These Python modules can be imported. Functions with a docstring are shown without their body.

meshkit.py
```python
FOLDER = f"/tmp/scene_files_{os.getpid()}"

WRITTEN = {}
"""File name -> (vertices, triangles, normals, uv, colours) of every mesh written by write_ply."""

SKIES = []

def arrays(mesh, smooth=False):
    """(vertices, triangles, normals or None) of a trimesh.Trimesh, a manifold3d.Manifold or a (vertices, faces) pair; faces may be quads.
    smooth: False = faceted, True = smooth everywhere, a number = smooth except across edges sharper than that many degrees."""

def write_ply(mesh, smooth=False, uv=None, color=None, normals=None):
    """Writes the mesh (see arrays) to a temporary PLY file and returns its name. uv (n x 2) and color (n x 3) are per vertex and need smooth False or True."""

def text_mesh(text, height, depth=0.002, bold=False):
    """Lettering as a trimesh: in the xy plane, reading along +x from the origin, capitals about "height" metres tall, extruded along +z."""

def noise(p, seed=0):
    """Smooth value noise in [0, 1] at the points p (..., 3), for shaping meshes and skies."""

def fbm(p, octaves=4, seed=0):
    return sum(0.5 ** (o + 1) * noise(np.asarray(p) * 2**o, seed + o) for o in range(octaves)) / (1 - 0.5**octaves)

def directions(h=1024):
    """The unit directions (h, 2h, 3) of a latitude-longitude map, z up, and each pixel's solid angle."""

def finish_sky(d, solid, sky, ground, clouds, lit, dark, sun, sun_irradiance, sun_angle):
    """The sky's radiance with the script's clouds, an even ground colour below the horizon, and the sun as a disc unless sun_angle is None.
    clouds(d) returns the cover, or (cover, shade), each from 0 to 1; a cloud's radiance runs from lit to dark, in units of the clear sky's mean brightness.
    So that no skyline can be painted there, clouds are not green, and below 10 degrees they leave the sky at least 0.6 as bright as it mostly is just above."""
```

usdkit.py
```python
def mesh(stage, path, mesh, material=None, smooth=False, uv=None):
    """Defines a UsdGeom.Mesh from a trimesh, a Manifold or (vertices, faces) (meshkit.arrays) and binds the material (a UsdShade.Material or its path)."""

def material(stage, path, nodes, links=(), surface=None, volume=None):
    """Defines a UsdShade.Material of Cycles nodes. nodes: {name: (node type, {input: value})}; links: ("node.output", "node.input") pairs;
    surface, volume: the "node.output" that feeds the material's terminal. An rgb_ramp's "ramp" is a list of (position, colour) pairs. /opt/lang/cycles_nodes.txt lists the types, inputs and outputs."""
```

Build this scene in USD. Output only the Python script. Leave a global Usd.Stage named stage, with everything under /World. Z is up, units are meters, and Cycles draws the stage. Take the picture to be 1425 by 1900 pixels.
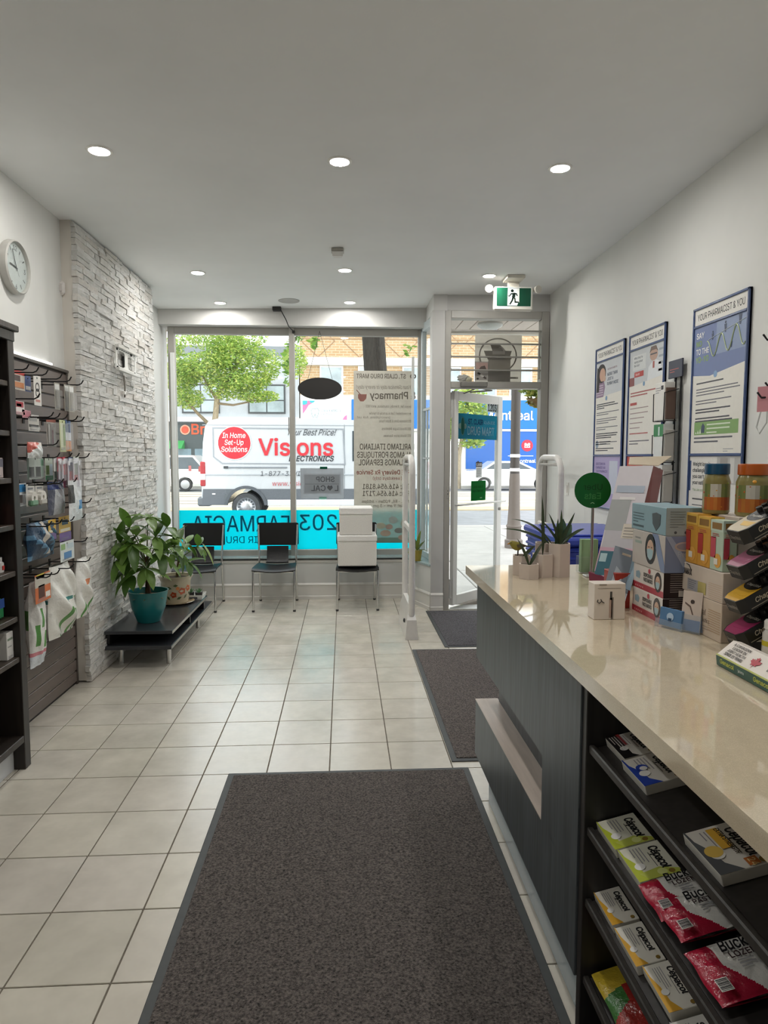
import math, random, sys
import numpy as np, trimesh
sys.path.insert(0, '/opt/lang')
import usdkit, meshkit
from pxr import Usd, UsdGeom, UsdLux, UsdShade, Gf, Sdf, Vt
from shapely.geometry import Polygon, Point
from shapely import affinity

stage = Usd.Stage.CreateInMemory()
UsdGeom.SetStageUpAxis(stage, 'Z'); UsdGeom.SetStageMetersPerUnit(stage, 1.0)
stage.DefinePrim('/World', 'Xform'); stage.DefinePrim('/World/Looks', 'Scope')

# ---------------------------------------------------------------- camera, sky, sun, exposure
CAM_RIGHT, CAM_UP, CAM_FWD = (0.9982219, -0.0595935, 0.0013170), (0.0035178, 0.0809513, 0.9967118), (0.0595041, 0.9949349, -0.0810170)
cam = UsdGeom.Camera.Define(stage, '/World/camera')
cam.CreateHorizontalApertureAttr(36.0); cam.CreateFocalLengthAttr(36.0 * 1250 / 1425)
cam.CreateClippingRangeAttr(Gf.Vec2f(0.05, 500)); cam.CreateExposureAttr(0.0)
cam.AddTransformOp().Set(Gf.Matrix4d(*CAM_RIGHT, 0, *CAM_UP, 0, *[-c for c in CAM_FWD], 0, 0, 0, 1.55, 1))
LAMP, SKY, SUN = 340.0, 0.95, 2.2
dome = UsdLux.DomeLight.Define(stage, '/World/sky')
dome.CreateIntensityAttr(SKY); dome.CreateColorAttr(Gf.Vec3f(0.93, 0.97, 1.0))
sun = UsdLux.DistantLight.Define(stage, '/World/sun')
sun.CreateIntensityAttr(SUN); sun.CreateColorAttr(Gf.Vec3f(1.0, 0.95, 0.86)); sun.CreateAngleAttr(0.6)
sun.AddRotateXYZOp().Set(Gf.Vec3f(42, 0, 48))      # shines down and away from the camera, onto the far side of the street

# ---------------------------------------------------------------- helpers
def C(h):
    v = np.array([int(h[i:i + 2], 16) for i in (0, 2, 4)]) / 255.0
    return np.where(v <= 0.04045, v / 12.92, ((v + 0.055) / 1.055) ** 2.4)

class Fr:
    """A flat frame: origin, right, up and the outward normal (mirrored print has a normal against right x up)."""
    def __init__(s, o, u, v, n=None):
        s.o = np.array(o, float); s.u = np.array(u, float) / np.linalg.norm(u); s.v = np.array(v, float) / np.linalg.norm(v)
        s.n = np.cross(s.u, s.v) if n is None else np.array(n, float) / np.linalg.norm(n)
        s.flip = np.dot(np.cross(s.u, s.v), s.n) < 0
    def at(s, x, y, d=0): return s.o + s.u * x + s.v * y + s.n * d
    def map(s, p): return s.o + np.outer(p[:, 0], s.u) + np.outer(p[:, 1], s.v) + np.outer(p[:, 2], s.n)

_text = {}
class MB:
    """Collects shapes, each with its colour, into one mesh."""
    def __init__(s): s.V = []; s.N = []; s.F = []; s.K = []; s.n = 0
    def add(s, v, f, c, smooth=None):
        v = np.asarray(v, float); f = np.asarray(f, int)
        if f.shape[1] == 4: f = np.vstack([f[:, [0, 1, 2]], f[:, [0, 2, 3]]])
        if smooth:
            v, f, n = meshkit.arrays((v, f), smooth)
        else:
            v = v[f].reshape(-1, 3); f = np.arange(len(v)).reshape(-1, 3)
            n = np.cross(v[1::3] - v[0::3], v[2::3] - v[0::3]); n /= np.maximum(np.linalg.norm(n, axis=1, keepdims=True), 1e-12); n = np.repeat(n, 3, 0)
        c = C(c) if isinstance(c, str) else np.asarray(c, float)
        s.V.append(v); s.N.append(n); s.F.append(f + s.n); s.K.append(np.tile(c, (len(v), 1)) if c.ndim == 1 else c); s.n += len(v)
        return s
    def tm(s, m, c, smooth=None, fr=None):
        v, f = np.array(m.vertices), np.array(m.faces)
        if fr is not None:
            v = fr.map(v)
            if fr.flip: f = f[:, ::-1]
        return s.add(v, f, c, smooth)
    def box(s, lo, hi, c, b=0.0, fr=None):
        lo, hi = np.minimum(lo, hi).astype(float), np.maximum(lo, hi).astype(float)
        if b <= 0:
            return s.tm(trimesh.creation.box(bounds=[lo, hi]), c, fr=fr)
        b = min(b, *((hi - lo) * 0.45)); p = []
        for i in range(8):
            q = [(hi if i >> k & 1 else lo)[k] for k in range(3)]; t = [(-b if i >> k & 1 else b) for k in range(3)]
            for k in range(3): p.append([q[j] + (0 if j == k else t[j]) for j in range(3)])
        return s.tm(trimesh.convex.convex_hull(np.array(p)), c, fr=fr)
    def hull(s, p, c, smooth=None): return s.tm(trimesh.convex.convex_hull(np.array(p, float)), c, smooth)
    def prism(s, poly, d0, d1, c, fr, smooth=None):
        g = poly if hasattr(poly, 'geom_type') else Polygon(poly)
        for q in getattr(g, 'geoms', [g]):
            m = trimesh.creation.extrude_polygon(q, d1 - d0, engine='earcut'); m.apply_translation([0, 0, d0]); s.tm(m, c, smooth, fr)
        return s
    def tube(s, pts, r, c, sides=10, closed=False, smooth=40):
        p = np.array(pts, float); r = np.broadcast_to(r, (len(p),)).astype(float)
        t = np.roll(p, -1, 0) - np.roll(p, 1, 0) if closed else np.gradient(p, axis=0)
        t /= np.linalg.norm(t, axis=1, keepdims=True) + 1e-12
        a0 = np.cross(t[0], [0, 0, 1.0] if abs(t[0][2]) < 0.9 else [1.0, 0, 0]); ang = np.arange(sides) * 2 * np.pi / sides; V = []
        for i in range(len(p)):
            a0 = a0 - t[i] * np.dot(a0, t[i]); a0 /= np.linalg.norm(a0); b0 = np.cross(t[i], a0)
            V.append(p[i] + r[i] * (np.cos(ang)[:, None] * a0 + np.sin(ang)[:, None] * b0))
        n, F = len(p), []
        for i in range(n if closed else n - 1):
            for j in range(sides):
                F.append([i * sides + j, i * sides + (j + 1) % sides, ((i + 1) % n) * sides + (j + 1) % sides, ((i + 1) % n) * sides + j])
        V = np.vstack(V); F = np.array(F); F = np.vstack([F[:, [0, 1, 2]], F[:, [0, 2, 3]]])
        if not closed:
            V = np.vstack([V, p[0], p[-1]]); k = len(V)
            F = np.vstack([F, [[k - 2, (j + 1) % sides, j] for j in range(sides)], [[k - 1, (n - 1) * sides + j, (n - 1) * sides + (j + 1) % sides] for j in range(sides)]])
        return s.add(V, F, c, smooth)
    def cyl(s, a, b, r, c, sides=20, r2=None):
        return s.tube([a, b], [r, r if r2 is None else r2], c, sides)
    def lathe(s, prof, at, c, sides=32, smooth=40, axis=None):
        """prof: (radius, height) from the bottom of the outside on; runs on over the rim to the inside where it is hollow."""
        pr = np.array(prof, float); ang = np.arange(sides) * 2 * np.pi / sides
        V = np.stack([np.outer(pr[:, 0], np.cos(ang)), np.outer(pr[:, 0], np.sin(ang)), np.repeat(pr[:, 1:2], sides, 1)], -1).reshape(-1, 3)
        if axis is not None: V = trimesh.transform_points(V, trimesh.geometry.align_vectors([0, 0, 1], axis))
        F = np.array([[i * sides + j, i * sides + (j + 1) % sides, (i + 1) * sides + (j + 1) % sides, (i + 1) * sides + j] for i in range(len(pr) - 1) for j in range(sides)])
        F = np.vstack([F[:, [0, 1, 2]], F[:, [0, 2, 3]]]); v = V + np.array(at); k = v[F]
        ok = np.linalg.norm(np.cross(k[:, 1] - k[:, 0], k[:, 2] - k[:, 0]), axis=1) > 1e-14
        m = trimesh.Trimesh(v, F[ok], process=True)
        return s.tm(m, c, smooth)
    def ball(s, at, r, c, sub=2):
        m = trimesh.creation.icosphere(sub); m.apply_scale(np.broadcast_to(r, 3)); m.apply_translation(at); return s.tm(m, c, True)
    # flat print
    def rect(s, fr, x0, y0, x1, y1, c, d=0.0005):
        p = np.array([fr.at(x0, y0, d), fr.at(x1, y0, d), fr.at(x1, y1, d), fr.at(x0, y1, d)])
        f = np.array([[0, 1, 2], [0, 2, 3]]); return s.add(p, f[:, ::-1] if fr.flip else f, c)
    def poly(s, fr, pts, c, d=0.0005): return s.prism(pts, d - 0.0003, d, c, fr)
    def disc(s, fr, x, y, r, c, d=0.0006, ry=None, hole=0):
        g = affinity.scale(Point(0, 0).buffer(1, 10), r, ry or r)
        if hole: g = g.difference(affinity.scale(Point(0, 0).buffer(1, 10), hole * r, hole * (ry or r)))
        return s.prism(affinity.translate(g, x, y), d - 0.0003, d, c, fr)
    def text(s, fr, t, x, y, h, c, align='l', wmax=None, shear=0.0, bold=False, d=0.0006):
        key = (t, bold)
        if key not in _text: _text[key] = meshkit.text_mesh(t, 1.0, 0.0004, bold)
        m = _text[key]; v = np.array(m.vertices); f = np.array(m.faces)
        v[:, 0] -= m.bounds[0][0]; w = (m.bounds[1][0] - m.bounds[0][0]) * h; k = h if not wmax else h * min(1.0, wmax / w); w *= k / h
        v = np.stack([v[:, 0] * k + v[:, 1] * h * shear, v[:, 1] * h, d - 0.0004 + v[:, 2]], 1)
        v[:, 0] += x - (w if align == 'r' else w / 2 if align == 'c' else 0); v[:, 1] += y
        return s.add(fr.map(v), f[:, ::-1] if fr.flip else f, c)
    def lines(s, fr, x, y, w, n, dy, h, c, seed=1, d=0.0006):
        r = random.Random(seed)
        for i in range(n): s.rect(fr, x, y - i * dy, x + w * (r.uniform(.8, 1) if i < n - 1 else r.uniform(.35, .7)), y - i * dy + h, c, d)
        return s
    def arrays(s): return np.vstack(s.V), np.vstack(s.N), np.vstack(s.F), np.vstack(s.K)

_names = {}
def uname(parent, name):
    k = _names.get((parent, name), 0); _names[(parent, name)] = k + 1
    return f'{parent}/{name}' + (f'_{k:03d}' if k else '')
class Th:
    def __init__(s, path, at, prim): s.path, s.at, s.prim = path, np.array(at, float), prim
def tag(prim, label=None, cat=None, group=None, kind=None):
    for k, v in (('label', label), ('category', cat), ('group', group), ('kind', kind)):
        if v: prim.SetCustomDataByKey(k, v)
def T(name, label, cat, at=(0, 0, 0), group=None, kind=None, rz=0):
    x = UsdGeom.Xform.Define(stage, uname('/World', name)); x.AddTranslateOp().Set(Gf.Vec3d(*map(float, at)))
    if rz: x.AddRotateZOp().Set(float(rz))
    tag(x.GetPrim(), label, cat, group, kind); return Th(str(x.GetPath()), at, x.GetPrim())
def mesh_prim(path, mb, mat, at):
    v, n, f, k = mb.arrays(); m = UsdGeom.Mesh.Define(stage, path)
    m.CreatePointsAttr(Vt.Vec3fArray.FromNumpy((v - at).astype(np.float32))); m.CreateFaceVertexCountsAttr(Vt.IntArray.FromNumpy(np.full(len(f), 3, np.int32)))
    m.CreateFaceVertexIndicesAttr(Vt.IntArray.FromNumpy(f.astype(np.int32).ravel())); m.CreateSubdivisionSchemeAttr('none')
    m.CreateNormalsAttr(Vt.Vec3fArray.FromNumpy(n.astype(np.float32))); m.SetNormalsInterpolation('vertex')
    UsdGeom.PrimvarsAPI(m).CreatePrimvar('Col', Sdf.ValueTypeNames.Color3fArray, 'vertex').Set(Vt.Vec3fArray.FromNumpy(k.astype(np.float32)))
    UsdShade.MaterialBindingAPI.Apply(m.GetPrim()).Bind(mat); return m.GetPrim()
def P(th, name, mb, mat, label=None, kind=None, group=None):
    p = mesh_prim(uname(th.path, name), mb, mat, th.at); tag(p, label, None, group, kind); return Th(str(p.GetPath()), th.at, p)
def One(name, mb, mat, label, cat, group=None, kind=None):
    p = mesh_prim(uname('/World', name), mb, mat, np.zeros(3)); tag(p, label, cat, group, kind); return Th(str(p.GetPath()), (0, 0, 0), p)
def dup(src, at, label, group=None, rz=0):
    """A copy of a thing with all its parts, standing somewhere else."""
    was = src.prim.GetCustomData(); base = src.path.split('/')[-1]
    r = T(base, label, was['category'], at, group or was.get('group'), None, rz)
    r.prim.GetReferences().AddInternalReference(src.prim.GetPath()); r.prim.SetInstanceable(True); return r

# ---------------------------------------------------------------- materials (every one takes its colour from the mesh)
MAT = {}
def vmat(name, rough=0.5, metal=0.0, spec=0.5, noise=(0, 0), bump=(0, 0, 0), stretch=(1, 1, 1), coat=0.0, transl=0.0, clear=0.0, emit=0.0, sheen=0.0, rvar=0.0, nrange=(0.3, 0.7), speck=None):
    nd = {'col': ('attribute', {'attribute': 'Col'}), 'geo': ('geometry', {}), 'map': ('mapping', {'scale': stretch}), 'p': ('principled_bsdf', {'roughness': rough, 'metallic': metal, 'specular_ior_level': spec, 'coat_weight': coat, 'coat_roughness': 0.16 if name == 'glazed_tile' else 0.03, 'sheen_weight': sheen})}
    ln = [('geo.position', 'map.vector')]; out = 'col.color'
    if noise[1]:
        nd['nz'] = ('noise_texture', {'scale': noise[0], 'detail': 5.0, 'roughness': 0.6}); nd['mr'] = ('map_range', {'from_min': nrange[0], 'from_max': nrange[1], 'to_min': 1 - noise[1], 'to_max': 1 + noise[1] * 0.6})
        nd['mu'] = ('mix', {'mix_type': 'multiply', 'fac': 1.0}); nd['cx'] = ('combine_xyz', {})
        ln += [('map.vector', 'nz.vector'), ('nz.fac', 'mr.value'), ('mr.result', 'cx.x'), ('mr.result', 'cx.y'), ('mr.result', 'cx.z'), (out, 'mu.color1'), ('cx.vector', 'mu.color2')]; out = 'mu.color'
        if rvar:
            nd['rr'] = ('map_range', {'from_min': 0.3, 'from_max': 0.7, 'to_min': rough - rvar, 'to_max': rough + rvar}); ln += [('nz.fac', 'rr.value'), ('rr.result', 'p.roughness')]
    if speck:
        nd['vz'] = ('voronoi_texture', {'scale': speck[0]}); nd['vr'] = ('map_range', {'from_min': 0.0, 'from_max': 0.25, 'to_min': speck[1], 'to_max': 1.0}); nd['vm'] = ('mix', {'mix_type': 'multiply', 'fac': 1.0}); nd['vx'] = ('combine_xyz', {})
        ln += [('geo.position', 'vz.vector'), ('vz.distance', 'vr.value')] + [('vr.result', f'vx.{a}') for a in 'xyz'] + [(out, 'vm.color1'), ('vx.vector', 'vm.color2')]; out = 'vm.color'
    ln.append((out, 'p.base_color'))
    if bump[1]:
        nd['bz'] = ('noise_texture', {'scale': bump[0], 'detail': 4.0}); nd['bu'] = ('bump', {'strength': bump[1], 'distance': bump[2]})
        ln += [('map.vector', 'bz.vector'), ('bz.fac', 'bu.height'), ('bu.normal', 'p.normal')]
    if emit: nd['p'][1]['emission_strength'] = emit; ln.append((out, 'p.emission_color'))
    srf = 'p.BSDF'
    if transl:
        nd['tl'] = ('translucent_bsdf', {}); nd['mx'] = ('mix_closure', {'fac': transl}); ln += [(out, 'tl.color'), (srf, 'mx.closure1'), ('tl.BSDF', 'mx.closure2')]; srf = 'mx.closure'
    if clear:
        nd['tr'] = ('transparent_bsdf', {}); nd['mc'] = ('mix_closure', {'fac': clear}); ln += [(srf, 'mc.closure1'), ('tr.BSDF', 'mc.closure2')]; srf = 'mc.closure'
    MAT[name] = usdkit.material(stage, f'/World/Looks/{name}', nd, ln, surface=srf); return MAT[name]
paint = vmat('wall_paint', 0.6, noise=(3, 0.03), bump=(180, 0.08, 0.002))
ceil_m = vmat('ceiling_paint', 0.8, spec=0.2, noise=(2, 0.03), bump=(120, 0.12, 0.002))
trim_m = vmat('trim_paint', 0.35, noise=(4, 0.03))
alu = vmat('frame_metal', 0.4, metal=0.0, noise=(8, 0.04))
tile_m = vmat('glazed_tile', 0.26, spec=0.6, noise=(4.5, 0.10), rvar=0.05, coat=0.25, bump=(30, 0.04, 0.001))
grout = vmat('grout', 0.9, noise=(40, 0.2))
stone_m = vmat('split_stone', 0.8, spec=0.3, noise=(22, 0.12), bump=(60, 0.6, 0.006))
carpet = vmat('carpet_pile', 0.95, spec=0.1, noise=(120, 0.75), nrange=(0.36, 0.64), bump=(260, 1.0, 0.006), sheen=0.15)
rubber = vmat('rubber', 0.6, noise=(30, 0.1))
wood = vmat('dark_woodgrain', 0.42, noise=(9, 0.4), stretch=(6, 6, 0.35), bump=(9, 0.15, 0.002))
slat_m = vmat('slat_laminate', 0.4, noise=(7, 0.12), stretch=(1, 0.6, 6))
ledge_m = vmat('ledge_laminate', 0.35, noise=(9, 0.12), stretch=(5, 0.5, 5))
quartz = vmat('quartz', 0.06, spec=0.6, noise=(45, 0.035), speck=(420, 0.95), coat=0.5)
chrome = vmat('chrome', 0.16, metal=1.0, noise=(20, 0.03))
steel = vmat('brushed_steel', 0.35, metal=1.0, noise=(60, 0.08))
matte = vmat('matte_plastic', 0.5, noise=(25, 0.05))
gloss = vmat('gloss_plastic', 0.22, noise=(25, 0.04))
leather = vmat('bonded_leather', 0.42, noise=(70, 0.15), bump=(240, 0.3, 0.002))
foam = vmat('polystyrene', 0.75, spec=0.2, noise=(90, 0.05), bump=(200, 0.25, 0.002))
paper = vmat('paper', 0.6, spec=0.3, noise=(30, 0.03))
card = vmat('printed_card', 0.38, noise=(40, 0.03))
film = vmat('packaging_film', 0.2, noise=(20, 0.06), bump=(28, 0.7, 0.01))
blister = vmat('clear_blister', 0.08, clear=0.84, noise=(20, 0.02), bump=(30, 0.5, 0.006))
vinyl = vmat('window_vinyl', 0.4, transl=0.85, noise=(3, 0.02))
banner_m = vmat('banner_sheet', 0.7, transl=0.6, noise=(14, 0.05))
ceramic = vmat('glazed_ceramic', 0.18, noise=(16, 0.08), coat=0.3)
white_cer = vmat('matte_ceramic', 0.55, noise=(30, 0.03))
soil = vmat('potting_soil', 0.95, noise=(90, 0.5), bump=(120, 1.0, 0.01))
leaf_m = vmat('leaf', 0.33, noise=(30, 0.15), transl=0.3)
bark = vmat('bark', 0.9, noise=(14, 0.4), stretch=(3, 3, 0.6), bump=(20, 1.0, 0.03))
tree_leaf = vmat('tree_leaf', 0.5, transl=0.45, noise=(2, 0.2))
car_paint = vmat('car_paint', 0.2, coat=0.6, noise=(2, 0.02))
dark_glass = vmat('dark_glass', 0.05, spec=0.8, noise=(1.2, 0.3))
stucco = vmat('stucco', 0.9, noise=(1.5, 0.08), bump=(12, 0.4, 0.02))
asphalt = vmat('asphalt', 0.9, noise=(3, 0.15), bump=(60, 0.5, 0.01))
concrete = vmat('concrete', 0.85, noise=(2.5, 0.12), bump=(40, 0.4, 0.005))
glow = vmat('lamp_lens', 0.5, emit=LAMP, noise=(30, 0.02))
strip_glow = vmat('strip_lens', 0.5, emit=1.1, noise=(30, 0.02))
sign_glow = vmat('sign_lens', 0.4, emit=0.04, noise=(30, 0.02))
pane_m = usdkit.material(stage, '/World/Looks/window_glass', {'t': ('transparent_bsdf', {'color': (0.97, 0.985, 0.98)}), 'g': ('glossy_bsdf', {'roughness': 0.02}), 'l': ('layer_weight', {'blend': 0.5}), 'w': ('math', {'math_type': 'power', 'value2': 5.0}), 'a': ('math', {'math_type': 'multiply_add', 'value2': 0.8, 'value3': 0.035}), 'm': ('mix_closure', {})},
    [('l.facing', 'w.value1'), ('w.value', 'a.value1'), ('a.value', 'm.fac'), ('t.BSDF', 'm.closure1'), ('g.BSDF', 'm.closure2')], surface='m.closure')
brick_far = usdkit.material(stage, '/World/Looks/far_brick', {'geo': ('geometry', {}), 'sx': ('separate_xyz', {}), 'cx': ('combine_xyz', {}), 'b': ('brick_texture', {'scale': 1.0, 'brick_width': 0.42, 'row_height': 0.14, 'mortar_size': 0.016, 'color1': tuple(C('c3a47e')), 'color2': tuple(C('b8946c')), 'mortar': tuple(C('cbbda4'))}), 'p': ('principled_bsdf', {'roughness': 0.9})},
    [('geo.position', 'sx.vector'), ('sx.x', 'cx.x'), ('sx.z', 'cx.y'), ('cx.vector', 'b.vector'), ('b.color', 'p.base_color')], surface='p.BSDF')
def leaf(mb, base, d, n, L, w, droop, c, seg=6, tip=1.0):
    """A pointed leaf blade folded along its midrib, curving over by droop."""
    d = np.array(d, float) / np.linalg.norm(d); n = np.array(n, float); n -= d * np.dot(n, d); n /= np.linalg.norm(n) + 1e-9; s = np.cross(d, n); p = np.array(base, float); V = []; F = []
    for i in range(seg + 1):
        t = i / seg; ww = w * (math.sin(math.pi * min(1, t ** 0.8 * 0.97 + 0.03)) ** 0.8 if tip else (1 - t) ** 0.6) * 0.5
        V += [p + s * ww + n * ww * 0.25, p, p - s * ww + n * ww * 0.25]
        a = droop / seg; d, n = d * math.cos(a) - n * math.sin(a), n * math.cos(a) + d * math.sin(a); p = p + d * L / seg
    for i in range(seg):
        for j in (0, 1): F.append([3 * i + j, 3 * i + 3 + j, 3 * i + 4 + j, 3 * i + 1 + j])
    return mb.add(V, F, c, True)
CEIL = lambda x: 3.09 + 0.018 * (x + 1.85)
# ================================================================ the room
rnd = random.Random(4)
TX, TY, X0, Y0 = 0.30832, 0.32824, -1.30934, 1.91584
XL, XS, XR, YD, YW = -1.845, -1.745, 2.05, 6.72, 7.31
floor = T('floor', 'cream ceramic tile floor with dark grout lines', 'floor', kind='structure')
P(floor, 'grout_bed', MB().box((-3.5, -4.2, -0.16), (2.3, 7.5, -0.004), '6f675c'), grout)
P(floor, 'back_tiling', MB().box((-3.5, -4.2, -0.004), (2.05, Y0 - TY * 2 - 0.004, 0.0), 'c9c1b3'), tile_m)
for i in range(-2, 11):
    for r in range(-2, 17):
        x0, x1, y0, y1 = X0 + i * TX, X0 + (i + 1) * TX, Y0 + r * TY, Y0 + (r + 1) * TY
        g = 0.0028; t = 1 + rnd.uniform(-.045, .03)
        x0, x1, y0, y1 = x0 + g, min(x1 - g, XR), y0 + g, min(y1 - g, YW if x0 < 0.8 else YD)
        if x1 - x0 < 0.02 or y1 - y0 < 0.02 or x0 > 1.5 and y0 > 5.6: continue
        P(floor, 'tile', MB().box((x0, y0, -0.008), (x1, y1, 0.0), C('cdc7bb') * np.array([t, t * rnd.uniform(.99, 1.005), t * rnd.uniform(.975, 1.005)]), 0.0012), tile_m)
ceiling = T('ceiling', 'smooth pale grey-white painted ceiling with recessed lights', 'ceiling', kind='structure')
f = Fr((0, 0, 0), (1, 0, 0), (0, 0, 1), (0, 1, 0))
P(ceiling, 'ceiling_board', MB().prism([(-3.6, CEIL(-3.6)), (2.2, CEIL(2.2)), (2.2, 3.4), (-3.6, 3.4)], -4.3, 7.62, 'f2f3f2', f), ceil_m)
WALL = 'e1e1dd'
wr = T('wall_right', 'long white painted side wall behind the counter', 'wall', kind='structure')
P(wr, 'plaster', MB().box((XR, -4.2, -0.1), (XR + 0.15, 6.86, 3.3), WALL), paint)
wb = T('wall_back', 'plain white rear wall of the shop', 'wall', kind='structure')
P(wb, 'plaster', MB().box((-3.6, -4.3, -0.1), (2.2, -4.2, 3.3), WALL), paint)
wl = T('wall_left', 'white side wall with a projecting part clad in split stone', 'wall', kind='structure')
P(wl, 'plaster', MB().box((XL - 0.15, -4.2, -0.1), (XL, 4.66, 3.3), WALL), paint)
P(wl, 'pier', MB().box((XL - 0.3, 4.65, 0.012), (XS - 0.03, 6.42, 3.3), 'd3cdc4'), paint)
P(wl, 'end_plaster', MB().box((-2.1, 6.42, 0.0), (-1.93, 7.6, 3.3), 'cdcecb'), paint)
# split stone cladding: rows of ledger stones, each its own height, length and depth
pieces, z = [], 0.005
while z < 3.085:
    h = rnd.choice([.030, .034, .038, .042, .046]); h = min(h, 3.09 - z)
    if h < 0.012: break
    y = 4.65 - rnd.uniform(0, .02) * (rnd.random() < .5)
    while y < 6.40:
        l = rnd.uniform(.07, .26); l = min(l, 6.42 - y)
        if 6.42 - (y + l) < .05: l = 6.42 - y
        pieces.append((y, y + l, z, z + h, XS + rnd.choice([0, 0, 0, .003, .005, .007, .011, -.004]) + rnd.uniform(-.002, .002))); y += l
    z += h
def stone_piece(mb, y0, y1, z0, z1, x):
    ny = 3 if y1 - y0 > .12 else 2; g = .0011; ys = np.linspace(y0 + g, y1 - g, ny + 1); zs = (z0 + g, (z0 + z1) / 2, z1 - g); V = []; k = rnd.uniform(.93, 1.05)
    for zz in zs:
        for yy in ys: V.append((x + rnd.uniform(-.004, .004), yy + rnd.uniform(-.002, .002), zz + rnd.uniform(-.0012, .0012)))
    n = len(ys); b = len(V); V += [(XS - .03, yy, zz) for zz in (zs[0], zs[2]) for yy in ys]; F = []
    for r in range(2):
        for j in range(n - 1): F.append((r * n + j, r * n + j + 1, (r + 1) * n + j + 1, (r + 1) * n + j))
    for j in range(n - 1): F.append((b + j, b + j + 1, j + 1, j)); F.append((2 * n + j, 2 * n + j + 1, b + n + j + 1, b + n + j))
    T_ = [(b, 0, n), (b, n, b + n), (n, 2 * n, b + n), (b + n - 1, n + n - 1, n - 1), (b + n - 1, b + 2 * n - 1, 2 * n - 1), (b + 2 * n - 1, 3 * n - 1, 2 * n - 1)]
    q = np.array(F); q = np.vstack([q[:, [0, 1, 2]], q[:, [0, 2, 3]], np.array(T_)])
    mb.add(V, q, C(rnd.choice(['d3d1cc', 'cecdc9', 'dad9d6', 'd0ccc6', 'd6d5d2'])) * k)
rank = sorted(range(len(pieces)), key=lambda i: -(pieces[i][1] - pieces[i][0]) * (pieces[i][3] - pieces[i][2]) / ((pieces[i][0]) ** 3))
big = set(rank[:296]); rest = MB()
for i, p in enumerate(pieces):
    if i in big: mb = MB(); stone_piece(mb, *p); P(wl, 'stone', mb, stone_m)
    else: stone_piece(rest, *p)
P(wl, 'small_stones', rest, stone_m, label='remaining courses of small split stones', kind='stuff')
# front wall: beam over the shop window, knee wall below, piers
wf = T('wall_front', 'white shop front wall around the display window and the door', 'wall', kind='structure')
P(wf, 'window_beam', MB().box((-1.95, 7.30, 2.935), (1.0, 7.62, 3.3), 'cfcecb'), paint)
side = Fr((0, 0, 0), (0, 1, 0), (0, 0, 1), (1, 0, 0))
P(wf, 'side_beam', MB().box((0.885, 6.70, 2.985), (1.02, 7.40, 3.3), 'cfcecb'), paint)
P(wf, 'knee_wall', MB().box((-1.95, YW, 0), (0.70, 7.60, 0.45), 'cfcfcc'), paint)
P(wf, 'side_knee_wall', MB().prism([(0.655, YW), (0.655, 7.6), (1.0, 7.6), (1.0, 6.70), (0.875, 6.70)], 0, 0.45, 'cfcfcc', Fr((0, 0, 0), (1, 0, 0), (0, 1, 0))), paint)
P(wf, 'door_pier', MB().box((0.872, 6.69, 0), (1.0, 6.86, 2.985), 'c2c1be', 0.003), paint)
P(wf, 'door_beam', MB().box((0.905, YD, 2.985), (2.06, 6.9, 3.3), 'c6c5c2'), paint)
bb = T('baseboard_front', 'tall white moulded baseboard under the display window', 'baseboard', kind='structure')
prof = [(0, 0), (.016, 0), (.016, .035), (.010, .042), (.010, .15), (.016, .155), (.016, .165), (.006, .178), (0, .18)]
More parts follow.
